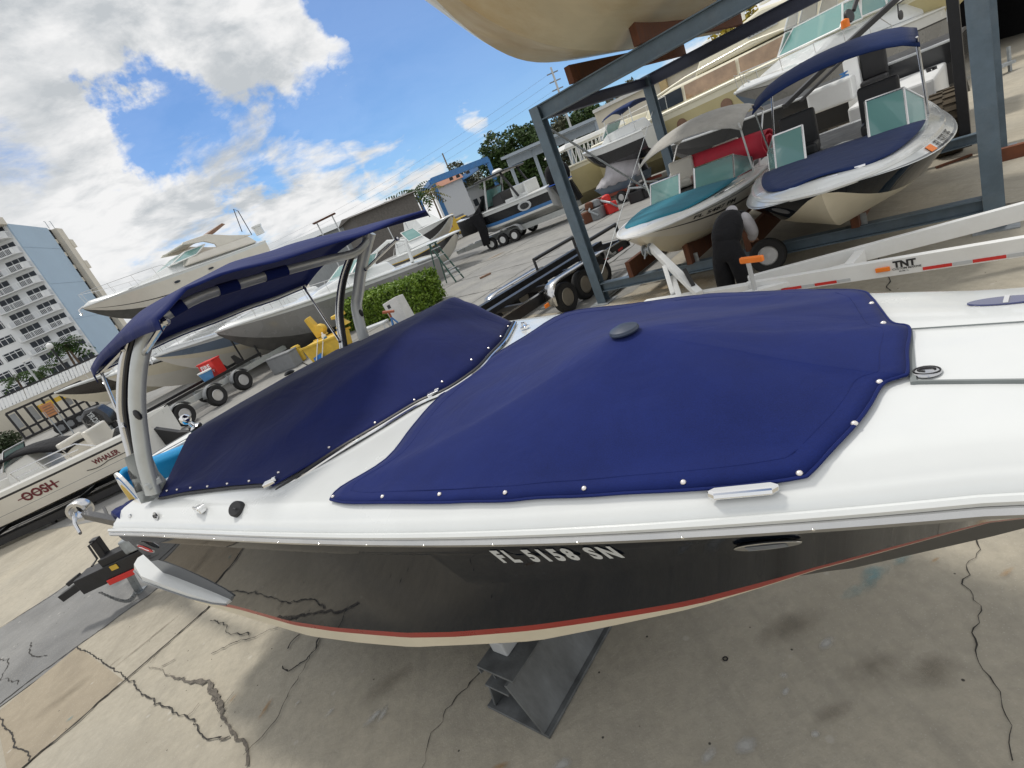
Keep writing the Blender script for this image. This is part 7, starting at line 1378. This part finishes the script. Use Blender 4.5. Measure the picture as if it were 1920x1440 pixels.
for i in range(15):
    s_ = i / 14; w_ = .95 * math.sin(math.pi * (.12 + .8 * s_)) ** .6; pk = lerp(1.3, zt_, math.exp(-((s_ - .62) / .3) ** 2)); G.append([V(-1.3 + 2.7 * s_, w_ * y, 1.0 + (pk - 1.0) * (1 - abs(y) ** 1.7) + .05 * math.sin(i * 2.1 + y * 5)) for y in [-1 + 2 * j / 12 for j in range(13)]])
mb.grid([[p - V(0, 0, .0) for p in r_] for r_ in G]); mb.build('tarpaulin', M['greycloth'], o, smooth=True, solid=.02); mb = MB(); mb.prism([(-1.25, -.75, 1.05), (1.3, -.75, 1.05), (1.0, -.5, .6), (-1.0, -.5, .6)], (0, 1.5, 0)); mb.build('hull', M['bluegrey'], o)
mb = MB(); mb.beam((-1.6, -.6, .55), (1.8, -.6, .55), .1, .14); mb.beam((-1.6, .6, .55), (1.8, .6, .55), .1, .14); mb.build('trailer_frame', mat('rust_red', (.2, .05, .03), .8, var=.3), o)
for y in (-.8, .8): wheel(o, (.3, y, .3), (0, 1, 0), .3, .18)
for i, (x, y) in enumerate(((1085, 345), (1105, 352), (1128, 340), (1180, 318), (1200, 310))):
    q = gp(x, y, 23.5); o = thing('engine_part', ('rusty engine part on the ground by the outboards', 'grey gearbox on the ground by the red trailer', 'red oxide frame part beneath the grey tarpaulin', 'dark engine block right of the red trailer', 'oily black engine under the grey bimini')[i], 'engine part', q, i * .8, group='machinery stored under the boats'); mb = MB(); mb.box((0, 0, .25), (.7, .5, .5)); mb.lathe([(.0, 0), (.2, .02), (.22, .3), (.1, .36)], (.1, 0, .5), (.2, .1, 1), 10); mb.build('casing', (M['wood'], M['midgrey'], M['redp'], M['black'], M['black'])[i], o, bevel=.04); mb = MB(); mb.tube([(-.4, -.2, .2), (-.5, .1, .5), (.1, .3, .7), (.5, .1, .3)], .05, 6); mb.build('pipe', M['galv'], o)
# dark hulls in the shade behind the rack boats
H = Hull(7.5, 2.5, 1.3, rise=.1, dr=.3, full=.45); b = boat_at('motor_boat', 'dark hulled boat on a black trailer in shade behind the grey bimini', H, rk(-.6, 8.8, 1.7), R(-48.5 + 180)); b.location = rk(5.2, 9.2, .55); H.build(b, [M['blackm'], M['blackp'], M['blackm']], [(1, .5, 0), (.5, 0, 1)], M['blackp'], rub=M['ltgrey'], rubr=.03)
# white cruiser right
bw = dp(1379, 174, 16.8); c = dp(1600, 62, 18.5); d_ = bw - c; azW = math.atan2(d_.y, d_.x); H = Hull(9.5, 3.2, 1.75, rise=.1, dr=.3, full=.45, pw=2.1, stern=.92); b = boat_at('cabin_cruiser', 'white cabin cruiser with grey lower hull and clear plastic enclosure behind the rack', H, bw, azW)
H.build(b, [M['gel'], M['blackp'], M['greyhull'], M['bluegrey']], [(1, .72, 0), (.72, .68, 1), (.68, 0, 2)], M['gel'], crown=.15, rub=M['gel'], rubr=.05)
cabin(b, 'foredeck_cabin', [(1.5, 1.8), (7.6, 1.95), (6.2, 2.35), (1.6, 2.5)], 2.6, 1.9, M['gel'], .15); sW_ = 1 if (Matrix.Rotation(azW, 3, 'Z') @ V(0, 1, 0)).dot(-bw) > 0 else -1
M['clearpl'] = glass('clear_plastic', (.75, .75, .76), .25, .6)
for x0, x1, z0, z1, m_ in ((5.8, 4.9, 2.45, 3.1, 'tglass'), (4.85, 3.6, 2.5, 3.2, 'tglass'), (3.5, 2.3, 2.5, 3.2, 'tglass'), (5.2, 4.5, 3.2, 3.9, 'clearpl'), (4.4, 3.4, 3.25, 4.0, 'clearpl'), (3.3, 2.2, 3.25, 4.0, 'clearpl')):
    for sg in (1, -1): pane(b, 'enclosure_panel', [V(x0, sg * 1.2, z0), V(x1, sg * 1.25, z0), V(x1 - .15, sg * 1.1, z1), V(x0 - .4, sg * 1.05, z1)], M[m_], M['white'], .03)
pane(b, 'windscreen', [V(5.85, 1.15, 2.45), V(5.85, -1.15, 2.45), V(5.0, -1.0, 3.15), V(5.0, 1.0, 3.15)], M['tglass'], M['white'], .03); mb = MB(); mb.box((3.3, 0, 4.08), (2.9, 2.3, .14)); mb.build('hard_top', M['gel'], b, bevel=.06)
railing(b, H, .4, .97, 1, .5, .14, 10); railing(b, H, .4, .97, -1, .5, .14, 10); mb = MB(); a = H.top(.93, 0, .22); mb.tube([a + V(-.2, -.14, 0), a, a + V(.2, .14, 0)], .03, 6); mb.build('deck_cleat', M['steel'], b)
# boundary wall, awning and garage behind
w0, w1 = dp(1118, 225, 40), dp(1455, 75, 33); w0, w1 = V(w0.x, w0.y, 0), V(w1.x, w1.y, 0); zw = (hz(1120, 205, w0) + hz(1440, 58, w1)) / 2; dw = (w1 - w0); w2 = w0 + dw * 3.2
o = wall_obj('boundary_wall', 'long cream boundary wall with white coping behind the yachts', 'wall', w0, w2, 0, zw, .3, M['stucco'], 'wall_face'); mb = MB(); mb.beam(V(0, 0, zw + .1), w2 - w0 + V(0, 0, zw + .1), .5, .22); mb.build('coping', M['dwhite'], o)
u = dw.normalized(); nw = V(u.y, -u.x, 0); nw = nw if nw.dot(-w0) > 0 else -nw
for s_ in (5.4, 16, 26): mb = MB(); mb.box(u * s_ + nw * .1 + V(0, 0, zw / 2), (.5, .5, zw), Matrix.Rotation(math.atan2(u.y, u.x), 3, 'Z')); mb.build('pier', mat('pier_ochre', (.5, .38, .2), .85) if 'pier_ochre' not in bpy.data.materials else bpy.data.materials['pier_ochre'], o)
a0, a1 = dp(948, 296, 52), dp(1118, 222, 48); o = thing('awning_roof', 'pale blue metal awning roof with posts left of the cream wall', 'awning', V(a1.x, a1.y, 0)); M['awn'] = mat('awning_blue', (.36, .42, .48), .5, var=.1); d_ = a0 - a1; d2 = V(0, 0, a0.z - a1.z)
mb = MB(); mb.beam(V(0, 0, a1.z), V(d_.x, d_.y, a0.z), 3.0, .25); mb.build('roof_sheet', M['awn'], o); mb = MB(); mb.beam(V(0, 0, a1.z - .55), V(d_.x, d_.y, a0.z - .55), .15, .7); mb.build('fascia', M['awn'], o)
for s_ in (.02, .35, .7, .98): mb = MB(); mb.beam(V(d_.x * s_, d_.y * s_, 0), V(d_.x * s_, d_.y * s_, a1.z - .2), .3, .3); mb.build('post', M['awn'], o)
# small skiff on trailer before the wall
sk0, sk1 = dp(1605, 120, 22), dp(1746, 62, 21); d_ = sk1 - sk0; H = Hull(d_.length, 1.8, .8, rise=.25, dr=.25, full=.5, pw=2, stern=.9); azs = math.atan2(d_.y, d_.x); b = thing('skiff', 'small grey blue skiff with white gunwale by the cream wall', 'boat', V(sk0.x, sk0.y, sk0.z - .75), azs); M['skiff'] = mat('skiff_paint', (.36, .45, .47), .5, var=.06)
H.build(b, [M['gelw'], M['skiff'], M['bone']], [(1, .88, 0), (.88, .2, 1), (.2, 0, 2)], M['gelw'], rub=M['black'], rubr=.02); cabin(b, 'console', [(1.6, .7), (2.3, .7), (2.2, 1.3), (1.7, 1.4)], .7, .6, M['gelw'], .03); mb = MB(); mb.box((2.6, 0, 1.2), (.5, .5, .5)); mb.build('seat_box', M['bluep'], b, bevel=.05); 
t = thing('boat_trailer', 'small galvanised trailer under the grey blue skiff', 'trailer', V(sk0.x, sk0.y, 0), azs)
for y in (.5, -.5): mb = MB(); mb.beam((0, y, sk0.z - .85), (d_.length * .95, y * .4, sk0.z - .7), .1, .12); mb.build('frame_rail', M['galv'], t); wheel(t, (1.4, y * 1.7, .34), (0, 1, 0), .34, .2); mb = MB(); mb.beam((1.4, y, .34), (1.4, y, sk0.z - .85), .08, .08); mb.build('axle_post', M['galv'], t)
# garage with a dark doorway, top right corner
gq = at(1875, 62); gq = V(gq.x, gq.y, 0) * .72; o = thing('boat_shed', 'boat shed with a black open doorway at the top right', 'building', gq, R(-20))
mb = MB(); mb.box((-4.2, 1, 3), (4, 1, 6)); mb.box((7.5, 1, 3), (8, 1, 6)); mb.box((1, 1, 7), (14, 1, 2.4)); mb.build('front_wall', M['stucco'], o); mb = MB(); mb.box((.6, 8, 3.2), (9, .3, 7)); mb.box((-2.3, 4.5, 3.2), (.3, 7, 7)); mb.box((3.6, 4.5, 3.2), (.3, 7, 7)); mb.box((.6, 4.5, 6.2), (7, 8, .3)); mb.build('dark_interior', mat('shed_interior', (.02, .02, .022), .9), o)
t = thing('engine_stand', 'small steel stand with brackets on the ground past the rack column', 'stand', at(1880, 140)); mb = MB(); mb.box((0, 0, .25), (.6, .3, .08)); mb.build('cross_bar', M['galv'], t); 
for x in (-.25, .25): mb = MB(); mb.beam((x, 0, 0), (x, 0, .7), .07, .07); mb.build('post', M['galv'], t)
g0_, g1_ = at(1872, 292, .1), at(1917, 280, .1); mb = MB(); mb.beam(g0_, g1_ + (g1_ - g0_) * 1.5, .12, .2); o = mb.build('rust_beam', mat('rusted_steel', (.17, .06, .03), .85, var=.3)); tag(o, 'rust brown steel beam on the ground right of the rack column', 'steel beam')
p0, p1 = at(1755, 314, .03), at(1822, 290, .03); mb = MB(); mb.beam(p0, p1, .05, .04); o = mb.build('timber_batten', M['wood']); tag(o, 'thin dark batten on the ground left of the rack column', 'timber')
